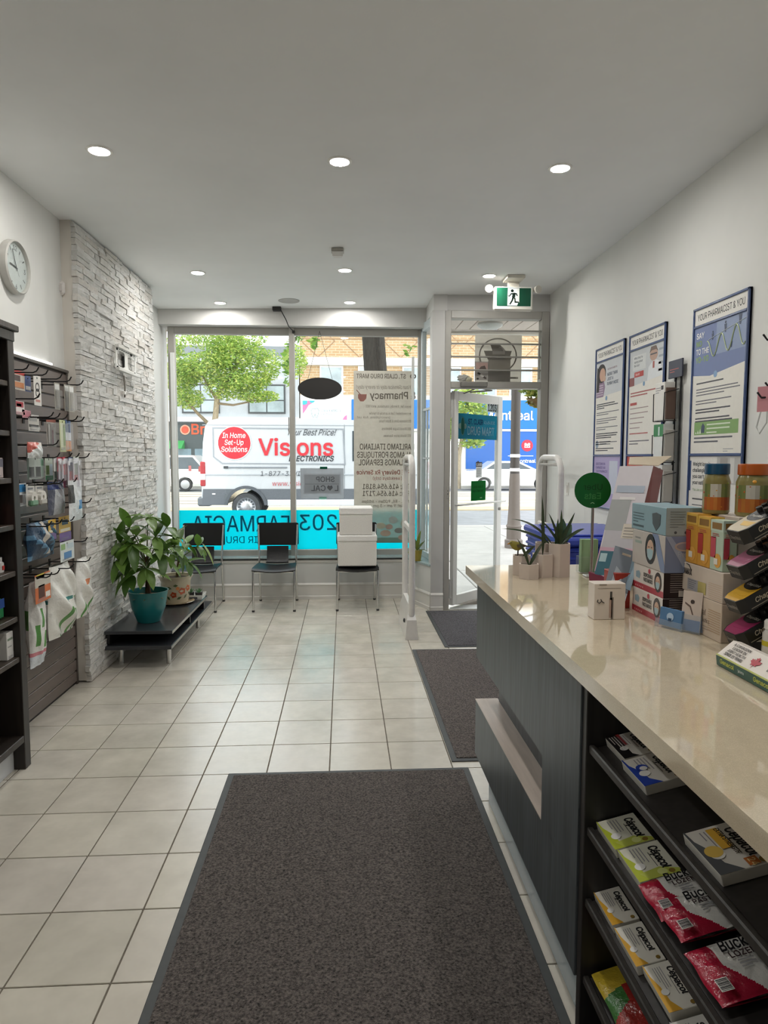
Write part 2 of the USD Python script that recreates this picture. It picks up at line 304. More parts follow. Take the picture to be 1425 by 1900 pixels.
P(bb, 'board', MB().prism(prof, -1.93, 0.66, 'dddad4', Fr((0, YW, 0), (0, -1, 0), (0, 0, 1), (1, 0, 0))), trim_m)
u = np.array([0.22, -0.61, 0]); u /= np.linalg.norm(u); L = math.hypot(.22, .61)
P(bb, 'board', MB().prism(prof, 0, L, 'dddad4', Fr((0.655, YW, 0), (u[1], -u[0], 0), (0, 0, 1), u)), trim_m)
P(bb, 'board', MB().prism(prof, 0.872, 1.0, 'dddad4', Fr((0, 6.69, 0), (0, -1, 0), (0, 0, 1), (1, 0, 0))), trim_m)
P(bb, 'sill_moulding', MB().box((-1.93, YW - .012, .405), (0.66, YW, .437), 'dddad4', .004), trim_m)
# ---- window 1 (two big panes), window 2 (side pane), window 3 (transom over the door)
FR = 'a9a69f'
def frame_bars(th, y0, y1, bars, c=FR, name='frame'):
    mb = MB()
    for (a, b, c0, c1) in bars: mb.box((a, y0, c0), (b, y1, c1), c, .004)
    return P(th, name, mb, alu)
w1 = T('window_1', 'large two-pane shop display window onto the street', 'window', kind='structure')
frame_bars(w1, 7.43, 7.50, [(-1.87, -1.80, .462, 2.935), (.815, .87, .462, 2.935), (-1.80, .815, 2.86, 2.935), (-1.80, .815, .462, .53)])
P(w1, 'mullion', MB().box((-.583, 7.40, .462), (-.527, 7.52, 2.935), FR, .004).box((-.585, 7.392, 1.80), (-.595, 7.40, 1.98), '8e8b85'), alu)
P(w1, 'pane', MB().box((-1.80, 7.462, .53), (-.583, 7.468, 2.86), 'ffffff'), pane_m)
P(w1, 'pane', MB().box((-.527, 7.462, .53), (.815, 7.468, 2.86), 'ffffff'), pane_m)
P(w1, 'sill', MB().box((-1.93, 7.285, .45), (0.66, 7.44, .468), '9fb0b0', .003).box((-1.93, 7.283, .440), (0.66, 7.30, .452), '2a2b2b'), ceramic)
P(w1, 'sill', MB().prism([(0.645, 7.29), (0.645, 7.45), (0.95, 7.45), (0.95, 6.70), (0.862, 6.70)], .45, .468, '9fb0b0', Fr((0, 0, 0), (1, 0, 0), (0, 1, 0))), ceramic)
P(w1, 'shelf_standard', MB().box((-1.845, 7.41, .55), (-1.80, 7.425, 2.66), 'e4e6e4', .003), trim_m, label='white slotted upright at the left edge of the window')
P(w1, 'shelf_standard', MB().box((.742, 7.405, .55), (.772, 7.42, 2.64), 'dcdcd8', .003), trim_m, label='white slotted upright at the right edge of the window')
w2 = T('window_2', 'narrow side pane of the display bay beside the door', 'window', kind='structure')
a, b = np.array([.868, 7.42, 0]), np.array([.952, 6.86, 0]); u2 = (b - a) / np.linalg.norm(b - a); l2 = np.linalg.norm(b - a); n2 = np.array([-u2[1], u2[0], 0])
fr2 = Fr(a, u2, (0, 0, 1), n2); mb = MB()
for r0 in ((0, .468, .05, 2.985), (l2 - .05, .468, l2, 2.985), (0, 2.90, l2, 2.985), (0, .468, l2, .53)): mb.box((r0[0], r0[1], -.025), (r0[2], r0[3], .025), 'b9c2c4', .003, fr2)
mb.box((.05, 2.05, -.012), (l2 - .05, 2.075, .012), 'b9c2c4', 0, fr2).box((.05, 1.53, -.012), (l2 - .05, 1.55, .012), 'b9c2c4', 0, fr2)
for q in (.19, .33, .45): mb.box((q, .53, -.010), (q + .012, 2.05, .010), 'ccd4d6', 0, fr2)
P(w2, 'frame', mb, alu); P(w2, 'pane', MB().box((.05, .53, -.003), (l2 - .05, 2.90, .003), 'ffffff', 0, fr2), pane_m)
w3 = T('window_3', 'glazed transom with security bars over the shop door', 'window', kind='structure')
tr = T('trim_1', 'painted metal door frame', 'door frame', kind='structure')
frame_bars(tr, 6.70, 6.82, [(1.0, 1.062, 0, 2.99), (1.968, 2.045, 0, 2.99), (1.062, 1.968, 2.915, 2.99), (1.062, 1.968, 2.235, 2.30)], name='jamb')
P(tr, 'threshold', MB().box((1.05, 6.70, -.01), (1.975, 6.90, .012), 'b9b9b6', .003), steel)
P(tr, 'strike_plate', MB().box((1.031, 6.694, 1.14), (1.05, 6.70, 1.26), 'a9a69f', .002).ball((1.04, 6.694, 1.215), .005, '3a3835', 1).ball((1.04, 6.694, 1.185), .005, '3a3835', 1), alu)
P(w3, 'pane', MB().box((1.062, 6.776, 2.30), (1.968, 6.782, 2.915), 'ffffff'), pane_m)
for zz in (2.80, 2.672, 2.545, 2.415): P(w3, 'bar', MB().box((1.062, 6.716, zz - .008), (1.985, 6.734, zz + .008), 'a3a099', .003).box((1.05, 6.708, zz - .016), (1.068, 6.716, zz + .016), 'a3a099', .002), alu)
P(w3, 'side_rail', MB().box((1.945, 6.712, 2.33), (1.957, 6.738, 2.81), 'a3a099', .003), alu)
ts = T('transom_sign', 'grey translucent camera notice with a ring emblem in the transom window', 'sign', (1.55, 6.765, 2.305)); f_ = Fr((1.312, 6.765, 2.305), (1, 0, 0), (0, 0, 1)); q_ = lambda *a: [((x - 435) / 590 * .472, (940 - y) / 605 * .464) for x, y in a]
P(ts, 'sheet', MB().prism(Polygon(q_((435, 940), (1025, 940), (1025, 335), (435, 335))).buffer(-.012).buffer(.012), -.002, .002, 'f0ede6', f_), banner_m)
mb = MB(); cx, cy = q_((725, 600))[0]; mb.disc(f_, cx, cy, .193, 'aaa69f', .0026, .172, .93)
mb.poly(f_, q_((545, 540), (900, 540), (880, 605), (900, 640), (880, 655), (600, 655), (570, 605)), 'b0aca5', .0032).poly(f_, q_((625, 455), (745, 455), (825, 545), (655, 545)), 'a8a49d', .0030).poly(f_, q_((655, 545), (800, 545), (800, 588), (655, 588)), 'd3d0ca', .0038).poly(f_, q_((735, 492), (770, 482), (808, 520), (812, 588), (795, 588), (790, 530), (762, 500), (735, 500)), 'd9d6d0', .0044).poly(f_, q_((605, 655), (885, 655), (885, 940), (600, 940)), 'bfbbb4', .0030).poly(f_, q_((605, 800), (885, 800), (885, 940), (600, 940)), 'b3afa8', .0034).rect(f_, *q_((885, 900))[0], *q_((985, 875))[0], 'a5a29c', .003)
mb.lines(f_, *q_((890, 890))[0], .075, 1, .01, .008, '77746f', 2, .0036).disc(f_, *q_((562, 355))[0], .006, 'e9e7e2', .003); P(ts, 'emblem', mb, banner_m)
mb = MB().box((0, .012, .002), (.138, .20, .003), 'b5b0ab', 0, f_).rect(f_, .01, .105, .13, .19, 'c3a59c', .0036).poly(f_, [(.03, .105), (.06, .15), (.10, .16), (.125, .105)], '6f6560', .0042).rect(f_, .015, .02, .125, .10, 'a09c97', .0036)
for k in range(9): mb.disc(f_, .03 + .085 * ((k * 37) % 10) / 10, .03 + .06 * ((k * 53) % 10) / 10, .012, ['3f3b38', '55504c', 'c9c5c0'][k % 3], .0042 + .0003 * k, .009)
P(ts, 'photo_card', mb, paper, label='small photo card of a plant in the corner of the notice')
mb = MB(); m = trimesh.creation.icosphere(2); v = m.vertices * (.062, .02, .036); v = v * (1 + .55 * (meshkit.noise(m.vertices * 4.2, 3)[:, None] - .5)); mb.add(v + (1.195, 6.74, 2.335), m.faces, 'a9a8a2').add(v * (.6, .7, .7) + (1.245, 6.735, 2.325), m.faces, 'b5b19c')
One('foil_ornament', mb, foam, 'crumpled silvery ornament on the bar above the door', 'ornament')
# ---- the door leaf stands open outwards
door = T('door_1', 'white-framed glass shop door standing open to the street', 'door', (1.10, 6.80, 0), kind='structure')
ua = np.array([.70, .715, 0]); ua /= np.linalg.norm(ua); LW = .92
fd = Fr((1.10, 6.79, 0), ua, (0, 0, 1), (ua[1], -ua[0], 0))
DW = 'e3e3e0'
for nm, r0 in (('hinge_stile', (0, .03, .07, 2.215)), ('lock_stile', (LW - .09, .03, LW, 2.215)), ('top_rail', (.07, 2.125, LW - .09, 2.215)), ('bottom_rail', (.07, .03, LW - .09, .13))):
    P(door, nm, MB().box((r0[0], r0[1], -.022), (r0[2], r0[3], .022), DW, .004, fd), trim_m)
P(door, 'pane', MB().box((.07, .13, -.003), (LW - .09, 2.125, .003), 'ffffff', 0, fd), pane_m)
mb = MB().tube([fd.at(.03, 1.065, .022), fd.at(.03, 1.065, .06), fd.at(LW + .02, 1.065, .06), fd.at(LW - .03, 1.065, .03)], .011, 'e6e6e3', 10)
P(door, 'push_bar', mb, trim_m); P(door, 'lock', MB().cyl(fd.at(LW - .05, .98, .02), fd.at(LW - .05, .98, .04), .016, '9c9a95'), steel)
fx = Fr(fd.at(.07, 0, .004), fd.u, fd.v, fd.n)
mb = MB(); mb.box((0, 1.74, -.001), (.76, 2.0, .0003), '3f9db0', 0, fx)
mb.text(fx, 'ST. CLAIR', .20, 1.895, .055, '1c3f7a', wmax=.28, bold=True).text(fx, '416.654.8181', .50, 1.905, .035, 'dfeef0', wmax=.22).text(fx, 'DRUG MART', .19, 1.785, .085, 'f2f6f6', wmax=.52, bold=True)
mb.disc(fx, .055, 1.87, .03, 'cfe4d8').disc(fx, .145, 1.87, .028, 'cfe4d8').disc(fx, .10, 1.87, .026, '3f9a86', .0008, .085).disc(fx, .10, 1.87, .034, '7fc2ad', .0007, .095, .82)
P(door, 'name_decal', mb, vinyl, label='teal name strip across the door glass')
P(door, 'number_decal', MB().text(fx, '1203', .58, 2.05, .075, '20242a', wmax=.165, bold=True).rect(fx, .565, 2.035, .76, 2.122, 'd8e6ea', -.0045), paper, label='black street number on the door glass')
mb = MB().box((.36, 1.335, -.001), (.47, 1.45, .0003), 'd9dcdc', 0, fx).box((.355, 1.45, -.001), (.475, 1.50, .0003), '3c3336', 0, fx).prism([(.375, 1.5), (.395, 1.515), (.415, 1.5)], -.001, .0003, '3c3336', fx).text(fx, 'CLOSED', .36, 1.46, .026, 'f4f4f4', wmax=.11, bold=True)
mb.lines(fx, .37, 1.425, .09, 7, .014, .006, '8d9092', 3)
P(door, 'hours_sign', mb, paper, label='small opening hours sign on the door glass')
mb = MB().box((.27, 1.09, -.001), (.55, 1.30, .0003), '0d8a4a', 0, fx).text(fx, 'Local eats &', .30, 1.225, .03, '0a5a30', wmax=.2).text(fx, 'more. Order now!', .30, 1.18, .03, '0a5a30', wmax=.2).rect(fx, .44, 1.11, .48, 1.125, 'cfe9da')
P(door, 'green_sticker', mb, vinyl, label='square green delivery sticker on the door glass')
P(door, 'closer_box', MB().box((1.155, 6.645, 2.245), (1.42, 6.70, 2.292), '77756f', .006), matte, label='dark grey door closer box')
P(door, 'closer_arm', MB().tube([(1.30, 6.80, 2.262), (1.52, 6.92, 2.235), fd.at(.30, 2.225, .0)], .009, '9b9993', 8).tube([(1.18, 6.79, 2.25), (1.33, 6.84, 2.24), fd.at(.16, 2.2, .02)], .008, '8a8883', 8), steel)
P(door, 'hinge', MB().cyl((1.085, 6.80, 1.95), (1.085, 6.80, 2.2), .016, 'd4d4d0').cyl((1.085, 6.80, .1), (1.085, 6.80, .3), .016, 'd4d4d0'), trim_m)
# ================================================================ ceiling fittings
def downlight(x, y, label, group=None):
    z = CEIL(x); t = T('downlight', label, 'ceiling light', (x, y, z), group)
    P(t, 'trim_ring', MB().lathe([(.050, -.002), (.052, -.006), (.062, -.006), (.066, -.001), (.066, .004)], (x, y, z), 'f2f1ec', 28), trim_m)
    P(t, 'lens', MB().lathe([(0, -.004), (.052, -.004), (.052, .002)], (x, y, z), C('fffcf7'), 24), glow)
    return t
downlight(-1.234, 3.64, 'recessed round ceiling light nearest the wall clock')
downlight(-.016, 3.74, 'recessed round ceiling light in the middle of the nearest row')
downlight(1.20, 3.80, 'recessed round ceiling light nearest the right wall')
downlight(-1.224, 5.914, 'recessed round ceiling light close to the top of the stone wall')
downlight(.016, 5.84, 'recessed round ceiling light just behind the small ceiling sensor')
downlight(1.285, 6.02, 'recessed round ceiling light beside the exit sign')
downlight(-1.238, 7.03, 'recessed round ceiling light above the left window pane')
downlight(.068, 7.03, 'recessed round ceiling light above the right window pane')
for x, y, lb in ((-1.23, 1.5, 'recessed round ceiling light above the left side of the rear floor'), (0.0, 1.5, 'recessed round ceiling light above the large floor mat'), (1.2, 1.5, 'recessed round ceiling light above the near end of the counter'), (0.0, -1.5, 'recessed round ceiling light furthest from the shop window')): downlight(x, y, lb)
z = CEIL(-.04); t = T('ceiling_sensor', 'small white and grey square sensor on the ceiling', 'sensor', (-.04, 5.264, z))
P(t, 'base', MB().box((-.088, 5.22, z - .03), (.008, 5.30, z + .001), 'b7b4ad', .008), matte)
P(t, 'cover', MB().hull([(-.085, 5.215, z - .03), (.005, 5.215, z - .03), (-.08, 5.30, z - .03), (0, 5.30, z - .03), (-.078, 5.235, z - .06), (-.002, 5.235, z - .06), (-.07, 5.285, z - .06), (-.01, 5.285, z - .06)], 'e9e8e4'), matte)
z = CEIL(-.543); One('ceiling_speaker', MB().lathe([(0, -.004), (.085, -.004), (.095, -.007), (.105, -.005), (.108, .003)], (-.543, 6.95, z), 'b5b4b0', 32), matte, 'flat grey round speaker grille in the ceiling over the window', 'speaker')
z = CEIL(-.7); t = T('door_chime_box', 'black box on the ceiling with a thin rod down to the window mullion', 'device', (-.69, 7.26, z))
P(t, 'housing', MB().box((-.735, 7.20, z - .04), (-.645, 7.27, z + .002), '1b1b1c', .006), matte)
P(t, 'rod', MB().tube([(-.65, 7.22, z - .03), (-.60, 7.285, 2.99), (-.575, 7.29, 2.925), (-.53, 7.39, 2.89)], .005, '2c2c2d', 8).box((-.545, 7.375, 2.87), (-.515, 7.40, 2.90), '1b1b1c', .004), matte)
# exit sign with two emergency heads
t = T('exit_sign', 'green running-man exit sign hung from the ceiling before the door', 'exit sign', (1.53, 6.13, CEIL(1.5)))
P(t, 'housing', MB().box((1.352, 6.105, 2.868), (1.707, 6.165, 3.078), 'dedad0', .012), matte)
P(t, 'canopy', MB().box((1.44, 5.98, CEIL(1.5) - .028), (1.60, 6.165, CEIL(1.5) - .0), 'd5d0c4', .004).box((1.48, 6.12, 3.07), (1.58, 6.15, 3.13), 'd5d0c4'), matte)
fe = Fr((1.375, 6.105, 2.905), (1, 0, 0), (0, 0, 1))
mb = MB().rect(fe, -.006, -.006, .316, .166, 'ecebe4', .0006).rect(fe, 0, 0, .31, .16, '094a34', .0012).rect(fe, .098, .004, .205, .157, 'f1f3ee', .0018)
K = '10241d'; D = .0024
mb.disc(fe, .140, .134, .013, K, D)
for pts in ([(.128, .112), (.158, .118), (.170, .108), (.166, .078), (.150, .070), (.138, .082), (.142, .100)], [(.130, .116), (.112, .092), (.100, .094), (.101, .087), (.116, .083), (.136, .106)], [(.158, .118), (.182, .112), (.190, .090), (.182, .088), (.174, .104), (.156, .106)],
            [(.142, .084), (.134, .052), (.114, .018), (.124, .012), (.146, .046), (.156, .076)], [(.150, .078), (.170, .070), (.172, .042), (.202, .040), (.202, .030), (.162, .030), (.160, .060)]): mb.poly(fe, pts, K, D)
mb.poly(fe, [(.196, .03), (.205, .03), (.205, .004), (.186, .004)], '094a34', D)
P(t, 'sign_face', mb, sign_glow, label='backlit green and white pictogram of a running figure')
for x, s in ((1.352, -1), (1.707, 1)):
    P(t, 'lamp_head', MB().tube([(x, 6.13, 3.045), (x + .035 * s, 6.13, 3.055)], .008, 'd5d0c4').lathe([(.012, 0), (.032, .012), (.036, .035), (.034, .045), (0, .047)], (x + .035 * s, 6.145, 3.06), 'd8d4ca', 20, axis=(.3 * s, -1, -.1)), matte)
# ================================================================ outside the window
GZ = -.05
def blob(mb, at, r, n, size, cols, rr, flat=.8):
    V, F = [], []; K = []
    for i in range(n):
        d = np.array([rr.gauss(0, 1) for _ in range(3)]); d /= np.linalg.norm(d); p = np.array(at) + d * np.array(r) * (rr.random() ** .4)
        a = np.array([rr.gauss(0, 1), rr.gauss(0, 1), rr.gauss(0, .5)]); a /= np.linalg.norm(a); b = np.cross(a, [rr.gauss(0, 1), rr.gauss(0, 1), rr.gauss(0, 1)]); b /= np.linalg.norm(b); s = size * rr.uniform(.7, 1.3); k = len(V)
        V += [p - a * s, p + b * s * .45, p + a * s, p - b * s * .45]; F.append([k, k + 1, k + 2, k + 3]); K.append(C(rr.choice(cols)) * rr.uniform(.85, 1.15))
    q = np.array(F); f = np.vstack([q[:, [0, 1, 2]], q[:, [0, 2, 3]]]); v = np.array(V)[f].reshape(-1, 3); kk = np.repeat(np.vstack([K, K]), 3, 0)
    mb.V.append(v); nn = np.cross(v[1::3] - v[0::3], v[2::3] - v[0::3]); nn /= np.linalg.norm(nn, axis=1, keepdims=True); mb.N.append(np.repeat(nn, 3, 0)); mb.F.append(np.arange(len(v)).reshape(-1, 3) + mb.n); mb.K.append(kk); mb.n += len(v)
GREEN = ['a6c25e', 'bcd06c', '86aa52', 'd0da7a', '94b45a']
st = T('street', 'asphalt road with a pale concrete track bed in front of the shop', 'street', kind='structure')
P(st, 'road', MB().box((-70, 15.2, -.6), (70, 70, GZ - .01), '8d8f92'), asphalt)
P(st, 'track_bed', MB().box((-70, 21.5, GZ - .02), (70, 31, GZ + .01), 'd9ccb0').box((-70, 20.2, GZ - .02), (70, 21.5, GZ + .02), 'c9b592'), concrete)
for y in (23.2, 24.7, 27.4, 28.9): P(st, 'rail', MB().box((-70, y, GZ), (70, y + .08, GZ + .018), '8f8678'), steel)
P(st, 'far_pavement', MB().box((-70, 34.5, -.5), (70, 70, .08), 'd8d4cc'), concrete)
sw = T('sidewalk', 'pale concrete pavement outside the shop door', 'pavement', kind='structure')
for j, (y0, y1) in enumerate(((7.6, 9.2), (9.2, 10.8), (10.8, 12.4), (12.4, 14.0), (14.0, 15.2))):
    for i in range(-4, 6): P(sw, 'slab', MB().box((i * 1.6 + .006, y0 + .006, -.3), (i * 1.6 + 1.594, y1 - .006, -.02 + .002 * ((i * 7 + j * 3) % 3)), C('aaa8a3') * (1 - .03 * ((i * 5 + j * 11) % 3)), .006), concrete)
P(sw, 'entry_slab', MB().box((.95, 6.9, -.3), (2.06, 7.6, -.012), 'a5a39e'), concrete)
P(sw, 'curb', MB().box((-70, 15.2, -.5), (70, 15.38, -.015), 'bdb8ad', .01), concrete)
# entry canopy outside the door: planks and a lamp
ec = T('entry_soffit', 'pinkish plank soffit over the recessed entrance', 'soffit', kind='structure')
for i in range(10):
    x = .93 + i * .157; P(ec, 'plank', MB().box((x + .004, 6.9, 2.965), (x + .153, 7.62, 2.985), C('dccfc6') * (1 - .02 * (i % 3)), .003), matte)
P(ec, 'fascia', MB().box((-4, 7.62, 2.935), (3.4, 7.74, 3.9), 'cfc9bf').box((.9, 6.9, 2.99), (2.5, 7.62, 3.2), 'a39c92'), stucco)
P(wf, 'outer_wall', MB().box((-4.0, 7.5, -.1), (-1.95, 7.72, 3.3), 'cfc9bf').box((2.5, 6.9, -.1), (3.4, 7.72, 3.3), 'cfc9bf').box((-4, 7.5, 3.3), (3.4, 7.72, 6.5), 'b9a894').box((-4, -4.3, 6.4), (3.4, 7.72, 6.5), '8d8a85').box((3.3, -4.3, 3.3), (3.4, 7.7, 6.5), 'b9a894').box((-4, -4.3, 3.3), (-3.9, 7.7, 6.5), 'b9a894').box((-4, -4.4, -.1), (3.4, -4.3, 6.5), 'b9a894'), stucco)
One('soffit_lamp', MB().lathe([(.13, 0), (.135, -.02), (.125, -.035), (.08, -.06), (0, -.07)], (1.555, 7.2, 2.965), 'dcdedd', 28), gloss, 'round white lamp on the soffit outside the transom', 'lamp')
# buildings across the street
def win(th, x0, x1, z0, z1, y, cols=2, rows=2, fc='4a4d50', split=.45):
    w = MB().box((x0, y - .06, z0), (x1, y + .02, z1), fc); W = P(th, 'window', w, matte); xs = np.linspace(x0 + .06, x1 - .06, cols + 1); zs = [z0 + .06, z0 + (z1 - z0) * split, z1 - .06] if rows == 2 else [z0 + .06, z1 - .06]
    for a, b in zip(xs[:-1], xs[1:]):
        for c0, c1 in zip(zs[:-1], zs[1:]): P(W, 'pane', MB().rect(Fr((0, y - .065, 0), (1, 0, 0), (0, 0, 1)), a + .03, c0 + .03, b - .03, c1 - .03, 'aebbc0'), dark_glass)
BY = 38.0
g = T('stucco_building', 'pale grey rendered two-storey building across the street', 'building', (-7, BY, 0))
P(g, 'wall', MB().box((-24, BY, 0), (-2.45, BY + 8, 7.15), 'bcc0c5'), stucco)
P(g, 'parapet', MB().box((-24, BY - .12, 7.15), (-2.45, BY + .3, 7.62), '8c9298'), stucco)
for x0 in (-20.0, -16.0, -12.4): win(g, x0, x0 + 2.05, 3.95, 5.55, BY)
win(g, -8.86, -6.81, 3.95, 5.55, BY); win(g, -5.26, -3.21, 3.95, 5.55, BY)
P(g, 'cornice', MB().box((-24, BY - .2, 3.42), (-2.45, BY, 3.75), 'e2e4e4').box((-24, BY - .24, 3.42), (-2.45, BY - .18, 3.48), '55585c'), stucco)
P(g, 'shopfront', MB().box((-24, BY - .1, 0), (-2.5, BY, 3.42), '4d5557'), matte)
fs = Fr((0, BY - .1, 0), (1, 0, 0), (0, 0, 1))
P(g, 'shop_sign', MB().disc(fs, -8.70, 3.04, .27, 'f4a58a', .02).disc(fs, -8.70, 3.04, .20, 'e8543a', .024).text(fs, 'Brew', -8.36, 2.80, .56, 'ea5a34', bold=True, d=.02), matte, label='orange lettering and roundel over the dark shopfront')
P(g, 'awning', MB().hull([(-9.6, BY - .1, 2.45), (-8.75, BY - .1, 2.45), (-9.6, BY - .9, 2.0), (-8.75, BY - .9, 2.0), (-9.6, BY - .1, 2.0), (-8.75, BY - .1, 2.0)], '3f9e55'), matte)
for x in (-8.9, -7.7, -6.5, -5.3): P(g, 'shop_pane', MB().rect(fs, x - .5, .5, x + .5, 2.0, '6f8a96', .01), dark_glass)
b = T('brick_building', 'tan brick two-storey building across the street with a white band', 'building', (5, BY, 0))
P(b, 'brick_front', MB().box((-2.4, BY, 3.0), (30, BY + 8, 9.2), 'd2a272'), brick_far)
P(b, 'band', MB().box((-2.4, BY - .18, 6.62), (30, BY, 7.05), 'f2efe8').box((-2.4, BY - .26, 9.2), (30, BY + .3, 9.5), 'f2efe8').box((-2.4, BY - .05, 3.0), (30, BY, 5.0), 'eceae4'), stucco)
mb = MB(); fb = Fr((0, BY - .01, 0), (1, 0, 0), (0, 0, 1))
for k in range(14):
    cx = k * 2.3 - 1.4
    for s in (-1, 1):
        for t0 in (-1, 1): mb.poly(fb, [(cx + s * .95, 7.95), (cx + s * .95 - s * .05, 7.95), (cx, 7.95 + t0 * .85), (cx + s * .05, 7.95 + t0 * .85)], '9d7a5e', .012)
mb.rect(fb, -2.4, 8.05, 30, 8.12, 'a98a68', .013).rect(fb, -2.4, 8.9, 30, 8.96, 'a98a68', .013)
P(b, 'diamond_brickwork', mb, stucco)
for k in range(9):
    x0 = -1.31 + k * 2.02 + (.1 if k > 0 else 0) + (.45 if k > 1 else 0); win(b, x0, x0 + 1.3, 4.95, 6.6, BY, 1, 1, 'e8e9e6')
P(b, 'lower_front', MB().box((-2.4, BY - .06, 0), (30, BY, 3.0), 'e6e4df'), stucco)
fd_ = Fr((-2.31, BY - .12, 3.40), (1, 0, 0), (0, 0, 1))
mb = MB().box((0, 0, -.1), (2.55, 1.32, 0), 'fdfdfd', .02, fd_); TE = '49b9c4'; PK = 'f07fae'
mb.poly(fd_, [(.05, 1.27), (.75, 1.27), (.55, 1.12), (.38, 1.02), (.28, .84), (.12, .62), (.05, .55)], PK, .006).poly(fd_, [(.05, 1.27), (.32, 1.27), (.30, 1.1), (.18, 1.04), (.05, 1.05)], TE, .012).poly(fd_, [(.42, 1.27), (.75, 1.27), (.62, 1.15), (.48, 1.15)], TE, .012)
mb.poly(fd_, [(2.5, .05), (2.5, .5), (2.35, .40), (2.25, .22), (2.05, .15), (2.0, .05)], PK, .006)
ring = Polygon([(.52, .75), (.60, .86), (.72, .82), (.86, .87), (.95, .76), (.92, .55), (.86, .32), (.80, .32), (.73, .52), (.66, .32), (.60, .32), (.54, .55)]); mb.prism(ring.difference(ring.buffer(-.018)), .004, .01, '5c8f99', fd_)
mb.text(fd_, 'OUR FAMILY', 1.08, .66, .13, '2f7683', shear=.15).text(fd_, 'Dentistry', 1.08, .48, .11, '5f848f', shear=.15)
P(b, 'dental_sign', mb, matte, label='white sign with tooth outline and pink corners')
k = 'a'; BL = '1f77cf'
P(b, 'blue_fascia', MB().box((.45, BY - .25, 3.15), (11.3, BY - .06, 4.75), BL, .02), matte, label='bright blue fascia with white lettering')
fb2 = Fr((0, BY - .25, 0), (1, 0, 0), (0, 0, 1))
P(b, 'fascia_lettering', MB().text(fb2, 'Montreal', 10.70, 3.66, .50, 'f7f8fa', 'r', bold=True, d=.02), matte)
P(b, 'blue_window', MB().box((6.9, BY - .16, .9), (11.3, BY - .06, 3.02), '1b62b8', .01), gloss)
P(b, 'window_rail', MB().box((.45, BY - .2, 3.02), (11.3, BY - .1, 3.15), 'e9edf0'), matte)
fb3 = Fr((0, BY - .165, 0), (1, 0, 0), (0, 0, 1)); B2 = [(10.39 + (a_ - 9.47) * .72, 2.22 + (b_ - 2.22) * .72) for a_, b_ in [(9.24, 2.05), (9.70, 2.05), (9.70, 2.15), (9.66, 2.2), (9.70, 2.28), (9.70, 2.38), (9.60, 2.44), (9.47, 2.34), (9.34, 2.44), (9.24, 2.38), (9.24, 2.28), (9.28, 2.2), (9.24, 2.15)]]
mb = MB().disc(fb3, 10.39, 2.22, .33, 'e2364c', .01).poly(fb3, B2, 'ffffff', .02).rect(fb3, 10.29, 2.15, 10.36, 2.205, 'e2364c', .03).rect(fb3, 10.42, 2.15, 10.49, 2.205, 'e2364c', .03).rect(fb3, 9.3, 1.62, 10.75, 1.66, 'e9edf0', .01).text(fb3, 'Montreal', 9.75, 1.25, .2, 'f5f6f8', bold=True, d=.01)
P(b, 'bank_logo', mb, matte, label='red round emblem in the blue window')
# trees
def street_tree(name, label, base, trunk, limbs, crown, n, size, cols, tr, seed):
    rr = random.Random(seed); t = T(name, label, 'tree', base)
    P(t, 'trunk', MB().tube(trunk, tr, 'b3a48c', 10), bark)
    for q, r0 in limbs: P(t, 'limb', MB().tube(q, r0, '8f8069', 7), bark)
    mb = MB()
    for at, r, k in crown: blob(mb, at, r, int(n * k), size, cols, rr)
    P(t, 'foliage', mb, tree_leaf, kind='stuff'); return t
street_tree('street_tree', 'young tree with bright green leaves rising behind the white van', (-6.2, 31.5, .08), [(-6.05, 31.5, 0), (-6.0, 31.5, 2.4), (-5.85, 31.5, 3.4), (-5.75, 31.5, 4.4), (-5.1, 31.5, 5.3), (-4.6, 31.4, 6.2)], [([(-6.0, 31.5, 2.9), (-6.6, 31.4, 3.5), (-7.3, 31.3, 4.3)], [.09, .07, .04]), ([(-5.8, 31.5, 4.2), (-6.2, 31.5, 4.9), (-6.6, 31.5, 5.6)], [.08, .06, .03]), ([(-5.8, 31.5, 4.0), (-5.0, 31.2, 3.9), (-4.0, 31.2, 4.1)], [.06, .05, .03])],
    [((-6.3, 31.5, 5.6), (1.7, 1.3, .75), .8), ((-7.4, 31.4, 5.2), (.9, 1, .7), .5), ((-4.9, 31.4, 6.2), (1.5, 1.2, .8), .8), ((-4.4, 31.3, 5.0), (1.2, 1, .5), .45), ((-3.9, 31.2, 4.3), (1.0, .6, .3), .22), ((-5.3, 31.5, 4.7), (1.1, 1, .6), .3), ((-7.1, 31.4, 4.2), (.8, .8, .5), .25), ((-3.4, 31.4, 5.7), (.6, .7, .8), .2), ((-5.6, 31.5, 7.0), (2.2, 1.4, .6), .6), ((-2.2, 31.3, 5.9), (.6, .6, .8), .2), ((-7.7, 31.3, 6.4), (.6, .6, .5), .12)], 4200, .078, GREEN, [.15, .14, .13, .12, .09, .05], 3)
street_tree('street_tree', 'leafy young tree seen through the glass of the open door', (5.65, 33, .08), [(5.66, 33, 0), (5.68, 33, 1.6), (5.9, 33, 3.2), (6.1, 33, 4.6)], [([(5.7, 33, 1.8), (5.2, 33, 2.8), (5.0, 33, 3.6)], [.05, .04, .02])], [((6.1, 33, 4.0), (1.2, 1, 1.0), 1), ((5.4, 33, 3.0), (.7, .7, .6), .4), ((6.8, 33, 3.1), (.7, .7, .6), .4), ((6.3, 33, 2.3), (.7, .7, .35), .2)], 1500, .12, GREEN, [.12, .1, .08, .05], 9)
big_t = T('old_tree', 'thick dark furrowed trunk standing behind the window poster', 'tree', (.75, 13, -.02))
mb = MB(); zs = np.linspace(-.1, 5.2, 16); ang = np.arange(28) * 2 * np.pi / 28; V = []
